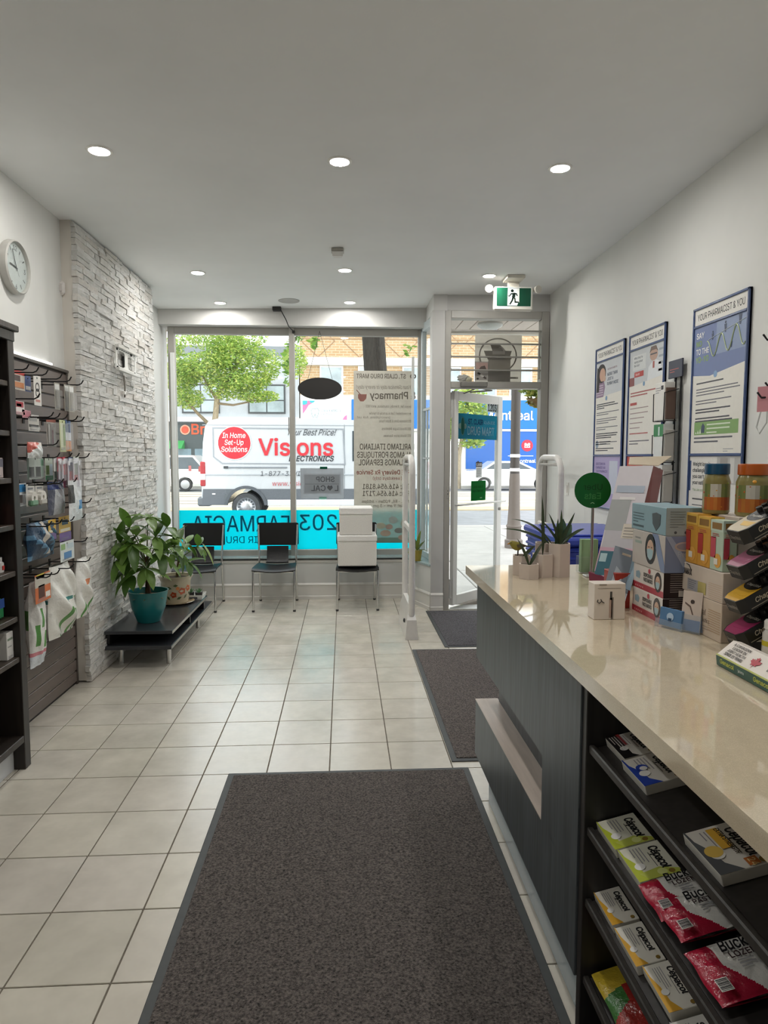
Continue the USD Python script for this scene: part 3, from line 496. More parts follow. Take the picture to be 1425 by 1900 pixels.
for i, zz in enumerate(zs):
    r = (.205 + .10 * math.exp(-zz * 1.4)) * (1 + .075 * np.sin(ang * 9 + zz * 1.3) + .05 * np.sin(ang * 14 - zz * 2.1)); V.append(np.stack([.60 + .16 * math.exp(-((zz - 1) ** 2) / 6) - .02 * zz + r * np.cos(ang), 13 + r * np.sin(ang), np.full(28, zz)], 1))
F = [[i * 28 + j, i * 28 + (j + 1) % 28, (i + 1) * 28 + (j + 1) % 28, (i + 1) * 28 + j] for i in range(15) for j in range(28)]
P(big_t, 'trunk', mb.add(np.vstack(V), F, '3d3832', 60), bark)
rr = random.Random(5); mb = MB()
for at, r, n in (((-.85, 13.1, 4.0), (.28, .4, .30), 70), ((-1.05, 13.1, 3.3), (.13, .3, .55), 60), ((-.4, 13, 4.05), (.25, .4, .22), 50), ((-.55, 13, 3.75), (.12, .2, .22), 26), ((1.25, 13, 3.6), (.12, .2, .12), 12), ((.6, 13, 6.0), (2.2, 2, .8), 500), ((-1.75, 13, 4.1), (.5, .5, .25), 60)): blob(mb, at, r, n, .085, ['6f9a3f', '8fb04c', '5b8436', 'a5bd5a'], rr)
P(big_t, 'foliage', mb, tree_leaf, kind='stuff')
P(big_t, 'limb', MB().tube([(.5, 13, 4.9), (-.1, 13.05, 4.7), (-.8, 13.1, 4.1), (-1.1, 13.1, 3.2)], [.07, .05, .02, .008], '7a7468', 7), bark)
# lamp post with taped notices, hanging basket
lp = T('lamp_post', 'dark street lamp post wrapped with white tape outside the door', 'lamp post', (2.95, 11.5, -.02))
P(lp, 'pole', MB().cyl((2.95, 11.5, -.05), (2.95, 11.5, 6), .082, '45403b', 18), matte)
P(lp, 'base_cover', MB().lathe([(.155, -.03), (.155, .12), (.125, .14), (.125, .34), (.14, .36), (.115, .40), (.10, .62), (.094, 1.0), (.088, 1.25), (.084, 1.27)], (2.95, 11.5, -.0), '6f665e', 20), matte)
for zz, c in ((1.55, 'f2f2ee'), (1.31, 'f2f2ee')): P(lp, 'tape', MB().lathe([(.083, 0), (.088, .005), (.088, .05), (.083, .055)], (2.95, 11.5, zz), c, 18), paper)
hb = T('hanging_basket', 'hanging plant basket outside the top right of the door', 'plant', (2.72, 9.0, 2.3)); rr = random.Random(8); mb = MB()
blob(mb, (2.60, 9, 2.44), (.22, .22, .07), 170, .05, ['6c7f35', '87953f', '55672d', 'a4a64e'], rr); blob(mb, (2.58, 8.95, 2.30), (.12, .16, .08), 60, .045, ['7b7f35', '8e8a45', '66602d'], rr)
P(hb, 'foliage', mb, tree_leaf, kind='stuff'); P(hb, 'basket', MB().lathe([(0, -.12), (.10, -.09), (.14, 0), (.13, 0), (0, -.06)], (2.60, 9, 2.33), '6b5535', 20), matte); P(hb, 'wire', MB().tube([(2.60, 9, 2.4), (2.60, 9, 3.0), (2.62, 8.4, 3.04), (2.62, 7.72, 3.04)], .006, '444444', 6), matte)
# ================================================================ window dressing
def mirror_frame(x_right, z0, y):       # print facing the street, seen from inside: reads right to left
    return Fr((x_right, y, z0), (-1, 0, 0), (0, 0, 1), (0, -1, 0))
CY, DT = '2ae6f0', '10a5b5'
mb = MB()
for x0, x1 in ((-1.80, -.583), (-.527, .815)): mb.box((x0 + .004, 7.455, .532), (x1 - .004, 7.461, .968), CY)
P(w1, 'vinyl_band', mb, vinyl, label='bright cyan vinyl band along the bottom of both panes')
fm = mirror_frame(-.60, 0, 7.4545); fm2 = mirror_frame(.16, 0, 7.4545); mb = MB()
for e, c, d in ((.012, 'a9eef2', 0), (0, DT, .0012)):
    mb.text(fm, 'FARMACIA', 0, .735, .172, c, wmax=1.06, bold=e > 0, d=.001 + d)
    mb.text(fm, 'ST. CLAIR DRUG MART', -.04, .605, .075, c, wmax=1.22, bold=False, d=.001 + d)
    mb.text(fm2, '1203', .09, .745, .172, c, wmax=.56, bold=e > 0, d=.001 + d)
P(w1, 'vinyl_lettering', mb, vinyl, label='dark teal reversed lettering on the cyan band')
bn = T('window_poster', 'large beige pharmacy poster with reversed print on the right window pane', 'poster', (.43, 7.425, .60))
P(bn, 'sheet', MB().box((.112, 7.424, .602), (.762, 7.428, 2.488), 'd3cfc6').box((.112, 7.4235, .602), (.762, 7.4239, .66), 'a9bdb0'), banner_m)
fb = mirror_frame(.805, 0, 7.4236); G1, G2, RD = '9a948b', 'a8a198', 'c09086'; W = .68; mb = MB()
X_ = lambda px: .805 - ((px - 637.6) * 7.42 / 1250 + .002)      # distance from the right end of a line of print
def bt(t, px_l, y, h, c, bold=True, shear=0.0, w=None): mb.text(fb, t, X_(px_l), y, h, c, align='r', bold=bold, shear=shear, wmax=w)
Zp = lambda py: 1.55 - (py - 848.3) * 7.42 / 1250
bt('ST. CLAIR DRUG MART', 661, Zp(704), .048, G1, True, 0, .54); mb.disc(fb, .045, Zp(700), .034, G1, .0006, .028, .6)
bt('Your Service day is every day!', 662, Zp(723), .042, G2, False, .25, .60)
bt('& Pharmacy', 686, Zp(741), .075, G1, True, 0, .50)
mb.poly(fb, [(X_(664) - .0, Zp(733)), (X_(680), Zp(733)), (X_(679), Zp(741)), (X_(674), Zp(746)), (X_(668), Zp(746)), (X_(664), Zp(740))], RD).tube([fb.at(X_(668), Zp(733), .001), fb.at(X_(661), Zp(725), .001)], .004, RD, 6)
for t, px, py, h in (('Always fair, friendly, courteous, and FREE', 678, 757, .028), ('Free consultation? Talk to us today to transfer', 684, 770, .028), ('prescriptions. Ask us!', 663, 777, .026), ('FREE Diabetes Clinic & Blister Packs', 703, 784, .028), ('FREE Blood Sugar Monitors', 708, 798, .028), ('FREE Medication Reviews', 711, 811, .028)): bt(t, px, Zp(py), h, G2, False, 0, .62 - (px - 661) * .0059)
bt('PARLIAMO ITALIANO', 667, Zp(834), .062, G1, True, 0, .60); bt('FALAMOS PORTUGUES', 662, Zp(849), .062, G1, True, 0, .63); bt('HABLAMOS ESPA\u00d1OL', 665, Zp(863), .062, G1, True, 0, .61)
bt('FREE Delivery Rx Service', 661, Zp(880), .048, 'b98378', True, 0, .62); bt('(weekdays only)', 691, Zp(890), .036, 'b98378', False, 0, .32)
bt('Tel: 416.654.8181', 672, Zp(907), .055, G1, True, 0, .52); bt('Fax: 416.654.7171', 672, Zp(920), .055, G1, True, 0, .52)
bt('Mon. - Fri., 9:00am - 6:00pm', 671, Zp(933), .032, G2, True, 0, .52); bt('Sat: 9 am - 3 pm', 692, Zp(941), .032, G2, True, 0, .34)
for px, py, a, b_, c in ((706, 976, .055, .035, 'e3d8c6'), (729, 965, .05, .04, 'd3d2cd'), (715, 990, .06, .035, 'e6cdbd'), (740, 985, .05, .03, 'b5b0aa'), (722, 978, .04, .03, 'dcbfb4'), (750, 972, .04, .05, 'd8d0c3'), (747, 998, .05, .03, 'e2c8b8'), (690, 998, .05, .03, 'dcd4c6')): mb.disc(fb, X_(px), Zp(py), a, c, .0005, b_)
P(bn, 'print', mb, banner_m, label='faint reversed print showing through the sheet')
sl = T('shop_local_sign', 'small grey landscape sign taped to the pane with reversed two-line print', 'sign', (-.24, 7.44, 1.10))
P(sl, 'sheet', MB().box((-.475, 7.446, 1.095), (.0, 7.450, 1.43), 'c4c8cc'), banner_m)
fs_ = mirror_frame(0, 1.095, 7.4457); mb = MB()
mb.rect(fs_, .03, .05, .445, .275, 'cfd2d6', .0002).rect(fs_, .045, .063, .43, .262, 'c0c4c8', .0004).rect(fs_, .05, .158, .425, .163, '989ca0', .0008)
mb.text(fs_, 'SHOP', .10, .185, .055, '83868b', wmax=.27, bold=True).text(fs_, 'L', .06, .085, .06, '83868b', bold=True).text(fs_, 'CAL', .20, .085, .06, '83868b', wmax=.22, bold=True)
h_ = [(.12, .118), (.128, .142), (.142, .145), (.152, .135), (.162, .145), (.176, .142), (.184, .118), (.152, .085)]; mb.poly(fs_, h_, '83868b')
P(sl, 'print', mb, banner_m); P(sl, 'tape', MB().box((-.26, 7.444, 1.42), (-.18, 7.451, 1.445), '2f7d66'), vinyl); P(sl, 'tape', MB().box((-.27, 7.444, 1.085), (-.19, 7.451, 1.115), 'b8dcd0'), vinyl)
ov = T('oval_sign', 'black oval sign hung on two strings inside the window', 'sign', (-.253, 7.37, 2.285))
P(ov, 'panel', MB().prism(affinity.scale(Point(0, 0).buffer(1, 20), .236, .117), -.006, .006, '1d1a18', Fr((-.253, 7.37, 2.286), (1, 0, 0), (0, 0, 1))), matte)
for x in (-.38, -.12): P(ov, 'string', MB().tube([(x, 7.37, 2.386), (-.253, 7.40, 2.90)], .0022, '4a4540', 6), matte)
# ================================================================ street traffic
K_ = 16.9
vy, vz = K_, GZ; vx = lambda v: v * .9494; zz_ = lambda z: 1.55 + (z - 1.55) * .9494
van = T('delivery_van', 'white high-roof delivery van with red lettering parked at the curb', 'van', (-.8, 17.9, GZ))
prof = [(-3.52, .46), (-3.50, 1.1), (-3.46, 1.9), (-3.40, 2.30), (-3.30, 2.44), (-3.05, 2.50), (-1.0, 2.51), (.3, 2.47), (.85, 2.40), (1.35, 2.15), (1.75, 1.62), (2.25, 1.32), (2.45, 1.05), (2.5, .55), (2.45, .40), (-3.45, .40)]
fv = Fr((0, vy, 0), (1, 0, 0), (0, 0, 1))     # normal towards the shop
body = Polygon(prof); WX = (-2.425, 1.35); arch = lambda x, r: Point(x, .31).buffer(r, 16)
b2 = body.difference(arch(WX[0], .46)).difference(arch(WX[1], .46)); mb = MB(); mb.prism(b2, -2.0, 0, 'd3d6d9', fv)
P(van, 'body', mb, car_paint)
mb = MB()
for e, d in ((0, .02), (.05, .045)): pass
panel = Polygon([(-3.22, 2.28), (2.0 - 2.0, 2.26), (.05, 1.36), (-3.0, 1.38), (-3.22, 1.55)]); mb.prism(panel.difference(panel.buffer(-.03)), 0, .012, '9ea3a9', fv)
mb.box((-3.46, 2.33, -.0), (.3, 2.345, .012), 'aaafb4', 0, fv).box((-3.45, 1.10, 0), (2.2, 1.13, .02), 'b9bec3', .005, fv)
for x in (-1.30, .02): mb.box((x - .006, .56, 0), (x + .006, 2.36, .006), '7f858b', 0, fv)
P(van, 'body_creases', mb, car_paint)
mb = MB(); cl = Polygon([(-3.50, .36), (2.5, .36), (2.5, .76), (-3.47, .76)]).difference(arch(WX[0], .50)).difference(arch(WX[1], .50)); mb.prism(cl, -.02, .03, '6a6f75', fv)
for x in WX: mb.prism(arch(x, .53).difference(arch(x, .455)).intersection(Polygon([(-9, .36), (9, .36), (9, 2), (-9, 2)])), -.02, .06, '5c6167', fv)
P(van, 'lower_cladding', mb, matte, label='grey plastic cladding around the wheel arches')
P(van, 'sill_trim', MB().box((-1.9, .34, -.02), (.85, .50, .035), 'e6e8ea', .01, fv), car_paint)
P(van, 'rub_strip', MB().box((-2.96, 1.275, 0), (-1.40, 1.31, .03), '8d9297', .008, fv).box((-2.96, 1.265, .0), (-2.85, 1.325, .035), '4a4d50', .004, fv), matte)
P(van, 'tail_light', MB().box((-3.54, .82, -.25), (-3.40, 1.44, .02), 'b5222a', .03, fv).box((-3.545, .98, -.25), (-3.41, 1.14, .026), 'e8d3d0', .01, fv), gloss)
P(van, 'rear_bumper', MB().box((-3.62, .33, -2.0), (-3.30, .56, .02), '71767b', .04, fv), matte)
for x in WX:
    wh = P(van, 'wheel', MB().lathe([(0, -.11), (.24, -.11), (.335, -.10), (.36, -.06), (.36, .06), (.335, .10), (.24, .10)], (x, vy + .09, .31), '4b4d50', 36, axis=(0, -1, 0)), rubber)
    mb = MB().lathe([(.245, .095), (.235, .115), (.20, .085), (.17, .06), (.11, .10), (.085, .115), (0, .12)], (x, vy + .09, .31), 'c9ccd0', 32, axis=(0, -1, 0))
    for k in range(16): a = k * math.pi / 8; mb.ball((x + .19 * math.cos(a), vy + .005, .31 + .19 * math.sin(a)), (.018, .012, .018), '595c60', 1)
    P(wh, 'hub', mb, steel)
P(van, 'wheel', MB().lathe([(0, -.11), (.335, -.10), (.36, -.06), (.36, .06), (.335, .10), (0, .1)], (WX[0], vy + 1.9, .31), '4b4d50', 24, axis=(0, -1, 0)), rubber)
P(van, 'wheel', MB().lathe([(0, -.11), (.335, -.10), (.36, -.06), (.36, .06), (.335, .10), (0, .1)], (WX[1], vy + 1.9, .31), '4b4d50', 24, axis=(0, -1, 0)), rubber)
P(van, 'door_window', MB().prism([(.22, 1.45), (.22, 2.2), (.75, 2.2), (1.4, 1.75), (1.5, 1.45)], .002, .012, '39444c', fv), dark_glass)
P(van, 'fuel_flap', MB().box((-3.25, .62, .03), (-3.17, .66, .04), 'f0f0ee', .01, fv), gloss)
RED = 'd8323e'; fl = Fr((0, vy, 0), (1, 0, 0), (0, 0, 1)); mb = MB()
mb.disc(fl, -2.69, 1.895, .415, 'f3f3f3', .013).disc(fl, -2.69, 1.895, .395, RED, .016)
for t, z, w in (('In Home', 2.03, .56), ('Set-Up', 1.86, .46), ('Solutions', 1.69, .64)): mb.text(fl, t, -2.70, z - .01, .125, 'fbf3f0', 'c', w, .12, True, .02)
mb.text(fl, 'Visions', -2.10, 1.60, .40, RED, 'l', 1.84, 0.0, True, .018)
mb.text(fl, 'Your Best Price!', -1.42, 2.09, .15, '3c3f45', 'l', 1.20, .35, False, .018)
mb.text(fl, 'ELECTRONICS', -1.36, 1.45, .13, '2c2f34', 'l', 1.10, .22, True, .018)
mb.text(fl, '1-877-37VISION', -2.06, 1.085, .115, '4a4d52', 'l', 1.5, .1, False, .035)
mb.text(fl, 'www.visions.ca', -1.78, .84, .115, 'c2575c', 'l', 1.35, .1, False, .035)
P(van, 'lettering', mb, matte, label='red and black painted lettering with a red disc')
P(van, 'mirror', MB().box((1.25, 1.5, .0), (1.42, 1.9, .22), '2b2d30', .03, fv), matte)
def car(name, label, x0, y0, L, H, c, flip=False, kind='sedan'):
    t = T(name, label, 'car', (x0, y0, GZ)); f_ = Fr((x0 + (L if flip else 0), y0, GZ), (-1 if flip else 1, 0, 0), (0, 0, 1), (0, -1, 0))
    top = [(0, .30), (.02, .75), (.15, .95), (.75, 1.02), (1.35, H), (2.5, H), (3.35, 1.02), (4.25, .88), (4.45, .62), (4.45, .28)] if kind == 'sedan' else [(0, .35), (.0, .95), (.08, 1.25), (.45, H), (2.9, H), (3.5, 1.15), (4.35, 1.0), (4.5, .7), (4.5, .3)]
    top = [(a * L / 4.5, b_) for a, b_ in top]; g = Polygon(top); ws = (.19 * L, .80 * L)
    for w in ws: g = g.difference(Point(w, .30).buffer(.37, 12))
    P(t, 'body', MB().prism(g, -1.75, 0, c, f_), car_paint)
    gl = Polygon(top).buffer(-.09).intersection(Polygon([(-1, 1.04), (9, 1.04), (9, 3), (-1, 3)])); P(t, 'side_window', MB().prism(gl, .001, .012, '46525a', f_), dark_glass)
    for w in ws:
        q = f_.at(w, .32, -.10); P(P(t, 'wheel', MB().lathe([(0, -.09), (.31, -.09), (.32, 0), (.31, .09), (.21, .09)], q, '2c2d2f', 22, axis=(0, -1, 0)), rubber), 'hub', MB().lathe([(.21, .092), (.1, .10), (0, .105)], q, 'b9bcc0', 16, axis=(0, -1, 0)), steel)
    return t, f_
car('parked_car', 'white sedan across the road seen through the open door', 5.9, 32.2, 4.6, 1.42, 'f0f1f2')
suv, f_ = car('parked_car', 'white car behind the van at the left edge of the window', -11.05, 32.0, 4.5, 1.68, 'f2f3f4', True, 'suv')
P(suv, 'tail_light', MB().box((.0, .9, -.2), (.25, 1.2, .02), 'b05050', .04, f_).box((.55, .95, 0), (.68, 1.2, .02), 'b86a6a', .03, f_), gloss)
# ================================================================ chairs, boxes, gates, mats
def chair(x, label):
    t = T('waiting_chair', label, 'chair', (x, 7.0, 0), 'black chairs in front of the window'); w = .205; zb, zs = .85, .43; K = '0e0e10'
    back = MB()
    P(t, 'frame', MB().tube([(x - w, 6.72, 0), (x - w, 6.725, zs - .02), (x - w + .003, 6.75, zs - .002), (x - w + .01, 7.16, zs - .015)], .011, 'd8d8d6').tube([(x + w, 6.72, 0), (x + w, 6.725, zs - .02), (x + w - .003, 6.75, zs - .002), (x + w - .01, 7.16, zs - .015)], .011, 'd8d8d6')
      .tube([(x - w + .01, 7.15, zs - .03), (x + w - .01, 7.15, zs - .03)], .009, 'd8d8d6').tube([(x - w, 6.74, zs - .03), (x + w, 6.74, zs - .03)], .009, 'd8d8d6'), chrome)
    for s in (-1, 1):
        P(t, 'rear_leg', MB().tube([(x + s * (w - .01), 7.25, 0), (x + s * (w - .01), 7.17, zs - .02), (x + s * (w - .01), 7.18, zs + .06), (x + s * (w + .002), 7.23, zb - .02)], .011, 'd8d8d6'), chrome)
        P(t, 'foot', MB().cyl((x + s * w, 6.72, 0), (x + s * w, 6.72, .018), .014, '3a3a3a', 12).cyl((x + s * (w - .01), 7.25, 0), (x + s * (w - .01), 7.25, .018), .014, '3a3a3a', 12), rubber)
    def sheet(rows, th):
        V, F = [], []
        for (xa, xb, y, z, sag) in rows:
            for k in range(7): q = k / 6; V.append((x + xa + (xb - xa) * q, y, z - sag * math.sin(math.pi * q)))
        n = len(rows)
        for i in range(n - 1):
            for k in range(6): F.append((i * 7 + k, i * 7 + k + 1, (i + 1) * 7 + k + 1, (i + 1) * 7 + k))
        m = trimesh.Trimesh(*[np.array(a) for a in (V, np.vstack([np.array(F)[:, [0, 1, 2]], np.array(F)[:, [0, 2, 3]]]))], process=False); nv = m.vertex_normals
        V = np.array(V); V2 = np.vstack([V + nv * th / 2, V - nv * th / 2]); F = np.array(F); k = len(V); S = [tuple(reversed([a + k for a in q])) for q in F]; E = []
        def edge(a, b_): E.append((a, a + k, b_ + k, b_))
        for j in range(6): edge(j, j + 1); edge((n - 1) * 7 + j + 1, (n - 1) * 7 + j)
        for i in range(n - 1): edge((i + 1) * 7, i * 7); edge(i * 7 + 6, (i + 1) * 7 + 6)
        return MB().add(V2, np.vstack([F, S, E]), K, 50)
    P(t, 'seat', sheet([(-w - .012, w + .012, 6.715, zs - .012, .018), (-w - .012, w + .012, 6.74, zs + .006, .022), (-w - .004, w + .004, 6.9, zs + .006, .024), (-w + .006, w - .006, 7.13, zs, .02)], .014), leather)
    P(t, 'backrest', sheet([(-.118, .118, 7.12, zs + .008, .004), (-.114, .114, 7.165, zs + .03, .0), (-.114, .114, 7.185, zs + .12, 0), (-.114, .114, 7.192, .605, 0)], .012), leather)
    P(t, 'back_panel', MB().prism(Polygon([(-w - .014, .61), (w + .014, .61), (w + .014, zb), (-w - .014, zb)]).buffer(-.02).buffer(.02), -.014, .014, K, Fr((x, 7.205, 0), (1, 0, 0), (0, .055, 1))), leather)
    return t
chair(-1.49, 'black leather chair with chrome legs, half hidden by the potted plants')
chair(-.705, 'black leather chair with chrome legs standing empty in the middle')
chair(.135, 'black leather chair with chrome legs carrying two white foam boxes')
def foam_box(lo, hi, lid, label):
    t = T('foam_box', label, 'box', ((lo[0] + hi[0]) / 2, (lo[1] + hi[1]) / 2, lo[2]), 'white foam boxes stacked on the chair')
    P(t, 'body', MB().box(lo, (hi[0], hi[1], lid), 'dfdcd6', .008), foam); P(t, 'lid', MB().box((lo[0] - .004, lo[1] - .004, lid + .001), (hi[0] + .004, hi[1] + .004, hi[2]), 'e9e7e3', .01), foam)
foam_box((-.062, 6.745, .452), (.330, 7.09, .765), .70, 'wide white foam shipping box resting on the chair seat')
foam_box((-.045, 6.765, .766), (.288, 7.06, 1.045), .97, 'smaller white foam box on top of the other foam box')
def gate(x, label, y0=5.62, y1=6.26):
    t = T('security_gate', label, 'security gate', (x, (y0 + y1) / 2, 0), 'white anti-theft gates by the entrance'); c = 'dcd9d4'
    P(t, 'base', MB().hull([(x + sx * (.055 if z < .1 else .04), y + sy * (0 if z < .1 else -.0), z) for sx in (-1, 1) for y, sy in ((y0 - .02, 1), (y1 + .05, -1)) for z in (0, .17)] + [(x + sx * .018, y, .28) for sx in (-1, 1) for y in (y0 + .06, y1 - .04)], c), gloss)
    pts = [(x, y0 + .02, .20), (x, y0, .40), (x, y0, 1.40)]
    for k in range(7): a = math.pi / 2 * k / 6; pts.append((x, y0 + .16 - .16 * math.cos(a), 1.40 + .15 * math.sin(a)))
    for k in range(7): a = math.pi / 2 * k / 6; pts.append((x, y1 - .16 + .16 * math.sin(a), 1.40 + .15 * math.cos(a)))
    pts += [(x, y1, .40), (x, y1 - .02, .20)]
    P(t, 'loop', MB().tube(pts, .027, c, 14), gloss); P(t, 'inner_bar', MB().box((x - .018, y0 + .03, 1.475), (x + .018, y1 - .03, 1.50), 'a9a6a0', .006), matte)
    P(t, 'brace', MB().box((x - .016, y0 + .02, .90), (x + .016, y1 - .02, .96), c, .01), gloss); P(t, 'seam', MB().ball((x - .05, y0 + .15, .13), (.01, .02, .02), '3a3a3a', 1), matte)
gate(.573, 'white anti-theft gate standing on the tiles beside the window bay'); gate(1.84, 'white anti-theft gate standing beside the right wall near the door')
def mat_(x0, y0, x1, y1, label, c='625b57'):
    t = T('floor_mat', label, 'mat', ((x0 + x1) / 2, (y0 + y1) / 2, 0)); P(t, 'border', MB().box((x0, y0, 0), (x1, y1, .006), '46494a', .004), rubber); P(t, 'pile', MB().box((x0 + .03, y0 + .03, .004), (x1 - .03, y1 - .03, .011), c, .003), carpet)
mat_(-.568, .75, .617, 3.225, 'large dark brown-grey floor mat nearest the camera')
mat_(.545, 3.295, 1.72, 5.30, 'middle dark floor mat beside the far end of the counter', '675f5b'); mat_(.82, 5.36, 1.9, 6.66, 'dark floor mat just inside the shop door', '59575b')
# ================================================================ plant bench
be = T('low_bench', 'low black two-tier bench with chrome legs along the stone wall', 'bench', (-1.5, 5.6, 0)); K = '34363a'
P(be, 'top_board', MB().box((-1.735, 4.90, .265), (-1.25, 6.16, .29), K, .003), gloss); P(be, 'lower_board', MB().box((-1.735, 4.90, .150), (-1.26, 6.44, .178), K, .003), gloss)
for y in (5.55, 6.1): P(be, 'divider', MB().box((-1.70, y, .178), (-1.27, y + .018, .265), '202123'), gloss)
P(be, 'divider', MB().box((-1.735, 4.95, .178), (-1.715, 6.15, .265), '202123'), gloss)
for x, y in ((-1.672, 5.06), (-1.32, 5.06), (-1.33, 6.12), (-1.672, 6.12)): P(be, 'leg', MB().cyl((x, y, 0), (x, y, .15), .018, 'cfcfcd', 16), chrome)
P(be, 'edge_strip', MB().box((-1.2495, 4.90, .267), (-1.247, 6.16, .288), 'c4c4c4').box((-1.2595, 4.90, .152), (-1.257, 6.44, .176), '9a9a9a'), chrome)
def off_wall(mb):
    for v in mb.V: v[:, 0] = np.where(v[:, 0] < -1.695, -1.695 + (v[:, 0] + 1.695) * .05, v[:, 0])
    return mb
def palmate(th, hub, out, n, L, w, cols, rr, sub=None):
    out = np.array(out, float); out /= np.linalg.norm(out)
    for k in range(n):
        a = 2 * math.pi * k / n + rr.uniform(-.2, .2); sdir = np.cross(out, [0, 0, 1]); sdir = sdir / (np.linalg.norm(sdir) + 1e-6); up = np.cross(sdir, out)
        d = out * .45 + (sdir * math.cos(a) + up * math.sin(a)) * .8 + np.array([0, 0, -.28]); P(th, 'leaf', off_wall(leaf(MB(), hub, d, (0, 0, 1) + d * .1 + out * .2, L * rr.uniform(.75, 1.1), w * rr.uniform(.85, 1.15), rr.uniform(.35, .9), C(rr.choice(cols)) * rr.uniform(.85, 1.15), 5)), leaf_m)
mt = T('potted_money_tree', 'leafy plant in a teal tapered pot on the near end of the bench', 'plant', (-1.50, 5.20, .29)); px, py, pz = -1.50, 5.20, .29; rr = random.Random(11)
P(mt, 'pot', MB().lathe([(0, 0), (.078, 0), (.085, .006), (.125, .11), (.146, .235), (.150, .242), (.142, .242), (.12, .11), (.08, .02), (0, .02)], (px, py, pz), '156e70', 40), gloss, label='teal plastic pot')
P(mt, 'soil', MB().lathe([(0, .205), (.10, .20), (.139, .195)], (px, py, pz), '4b3a2a', 24), soil)
P(mt, 'trunk', MB().tube([(px - .0, py, pz + .19), (px - .005, py + .01, pz + .30), (px - .01, py, pz + .42), (px - .005, py, pz + .50)], [.024, .017, .014, .012], '5b4233', 10), bark)
LC = ['4e7030', '5d8136', '6d8f40', '466628', '75954a']
for dx, dy, dz, bx in ((-.17, -.08, .62, 0), (-.14, .04, .72, 0), (.02, -.02, .80, 0), (.14, .04, .72, 0), (-.16, -.16, .50, 0), (.13, -.10, .54, 0), (-.05, -.18, .62, 0), (.20, .02, .58, 0), (-.08, .02, .66, 0), (.04, -.17, .44, 0), (-.16, -.02, .40, 0), (.08, -.06, .66, 0), (-.10, -.12, .38, 0), (-.12, -.08, .55, 0)):
    h = np.array([px + dx, py + dy, pz + dz]); s0 = np.array([px - .005, py, pz + .40 + .08 * rr.random()])
    P(mt, 'branch', MB().tube([s0, s0 * .5 + h * .5 + (0, 0, .03), h], [.006, .004, .003], '5d6b35', 6), leaf_m); palmate(mt, h, (dx * 1.2 + .01, dy * 1.2, .12), 6, .225, .070, LC, rr)
for k in range(8): a = k * 2.4; P(mt, 'leaf', leaf(MB(), (px + .06 * math.cos(a), py + .06 * math.sin(a), pz + .20), (math.cos(a), math.sin(a), .05), (0, 0, 1), .10, .03, .2, 'b0a06a', 4), leaf_m, label='dry pale leaf lying on the soil')
p2 = T('potted_umbrella_plant', 'leafy plant in a painted ceramic pot with saucer on the bench', 'plant', (-1.455, 5.86, .29)); px, py, pz = -1.455, 5.86, .29
P(p2, 'saucer', MB().lathe([(0, 0), (.13, 0), (.155, .018), (.15, .02), (.12, .008), (0, .008)], (px, py, pz), 'b5a183', 32), ceramic)
prof = [(0, .01), (.098, .01), (.105, .03), (.122, .12), (.124, .19), (.132, .215), (.146, .235), (.146, .245), (.132, .243), (.118, .20), (.0, .19)]
P(p2, 'pot', MB().lathe(prof, (px, py, pz), 'c9bda2', 40), ceramic, label='cream ceramic pot')
P(p2, 'soil', MB().lathe([(0, .225), (.09, .222), (.121, .215)], (px, py, pz), '3d3022', 20), soil)
mb = MB()
def on_pot(ang, z0, pts, c):
    v = []
    for (a, b_) in pts: r = np.interp(z0 + b_, [.03, .12, .19], [.105, .122, .124]) + .002; t = ang + a / .12; v.append((px + r * math.cos(t), py + r * math.sin(t), pz + z0 + b_))
    mb.add(np.array(v), np.array([[0, i, i + 1] for i in range(1, len(v) - 1)]), c)
for ang, z0, s, c in ((-.9, .12, .034, 'c25a32'), (-1.5, .09, .03, 'b8502e'), (-2.2, .12, .03, '8f3f2a'), (-.4, .14, .03, 'c7663a'), (-1.2, .145, .018, 'd98a4e')): on_pot(ang, z0, [(s * math.cos(k * math.pi / 5) * (1 if k % 2 else .75), s * math.sin(k * math.pi / 5) * (1 if k % 2 else .75)) for k in range(10)], c)
for ang, z0, L_, sl_ in ((-1.1, .06, .05, .4), (-1.8, .15, .05, -.3), (-.6, .07, .05, .9), (-1.9, .06, .045, -.8), (-2.5, .09, .05, .3), (-1.35, .17, .04, .1), (-.15, .09, .05, -.5)):
    ca, sa = math.cos(sl_), math.sin(sl_); on_pot(ang, z0, [(a * ca - b_ * sa, a * sa + b_ * ca) for a, b_ in ((-L_ / 2, 0), (0, -.012), (L_ / 2, 0), (0, .012))], '51603a')
P(p2, 'painted_flowers', mb, ceramic, label='painted orange flowers and green leaves')
P(p2, 'stem', MB().tube([(px + .01, py, pz + .21), (px + .02, py, pz + .32), (px + .05, py, pz + .48)], [.012, .01, .007], '6a5a3c', 8), bark)
for dx, dy, dz in ((.10, -.02, .52), (.02, -.12, .46), (.19, .02, .49), (-.08, .03, .50), (.14, -.14, .38), (-.04, .12, .55)):
    h = np.array([px + dx, py + dy, pz + dz]); P(p2, 'branch', MB().tube([(px + .03, py, pz + .38), h], [.005, .003], '5d6b35', 6), leaf_m); palmate(p2, h, (dx, dy, .1), 5, .18, .058, LC, rr)
P(p2, 'leaf', leaf(MB(), (px + .24, py - .03, pz + .52), (.45, -.2, -.55), (.5, 0, .8), .22, .05, .3, '8ea35a', 6), leaf_m)
tr_ = T('succulent_tray', 'white rectangular tray with two small dark pots of succulents', 'planter', (-1.33, 6.03, .29))
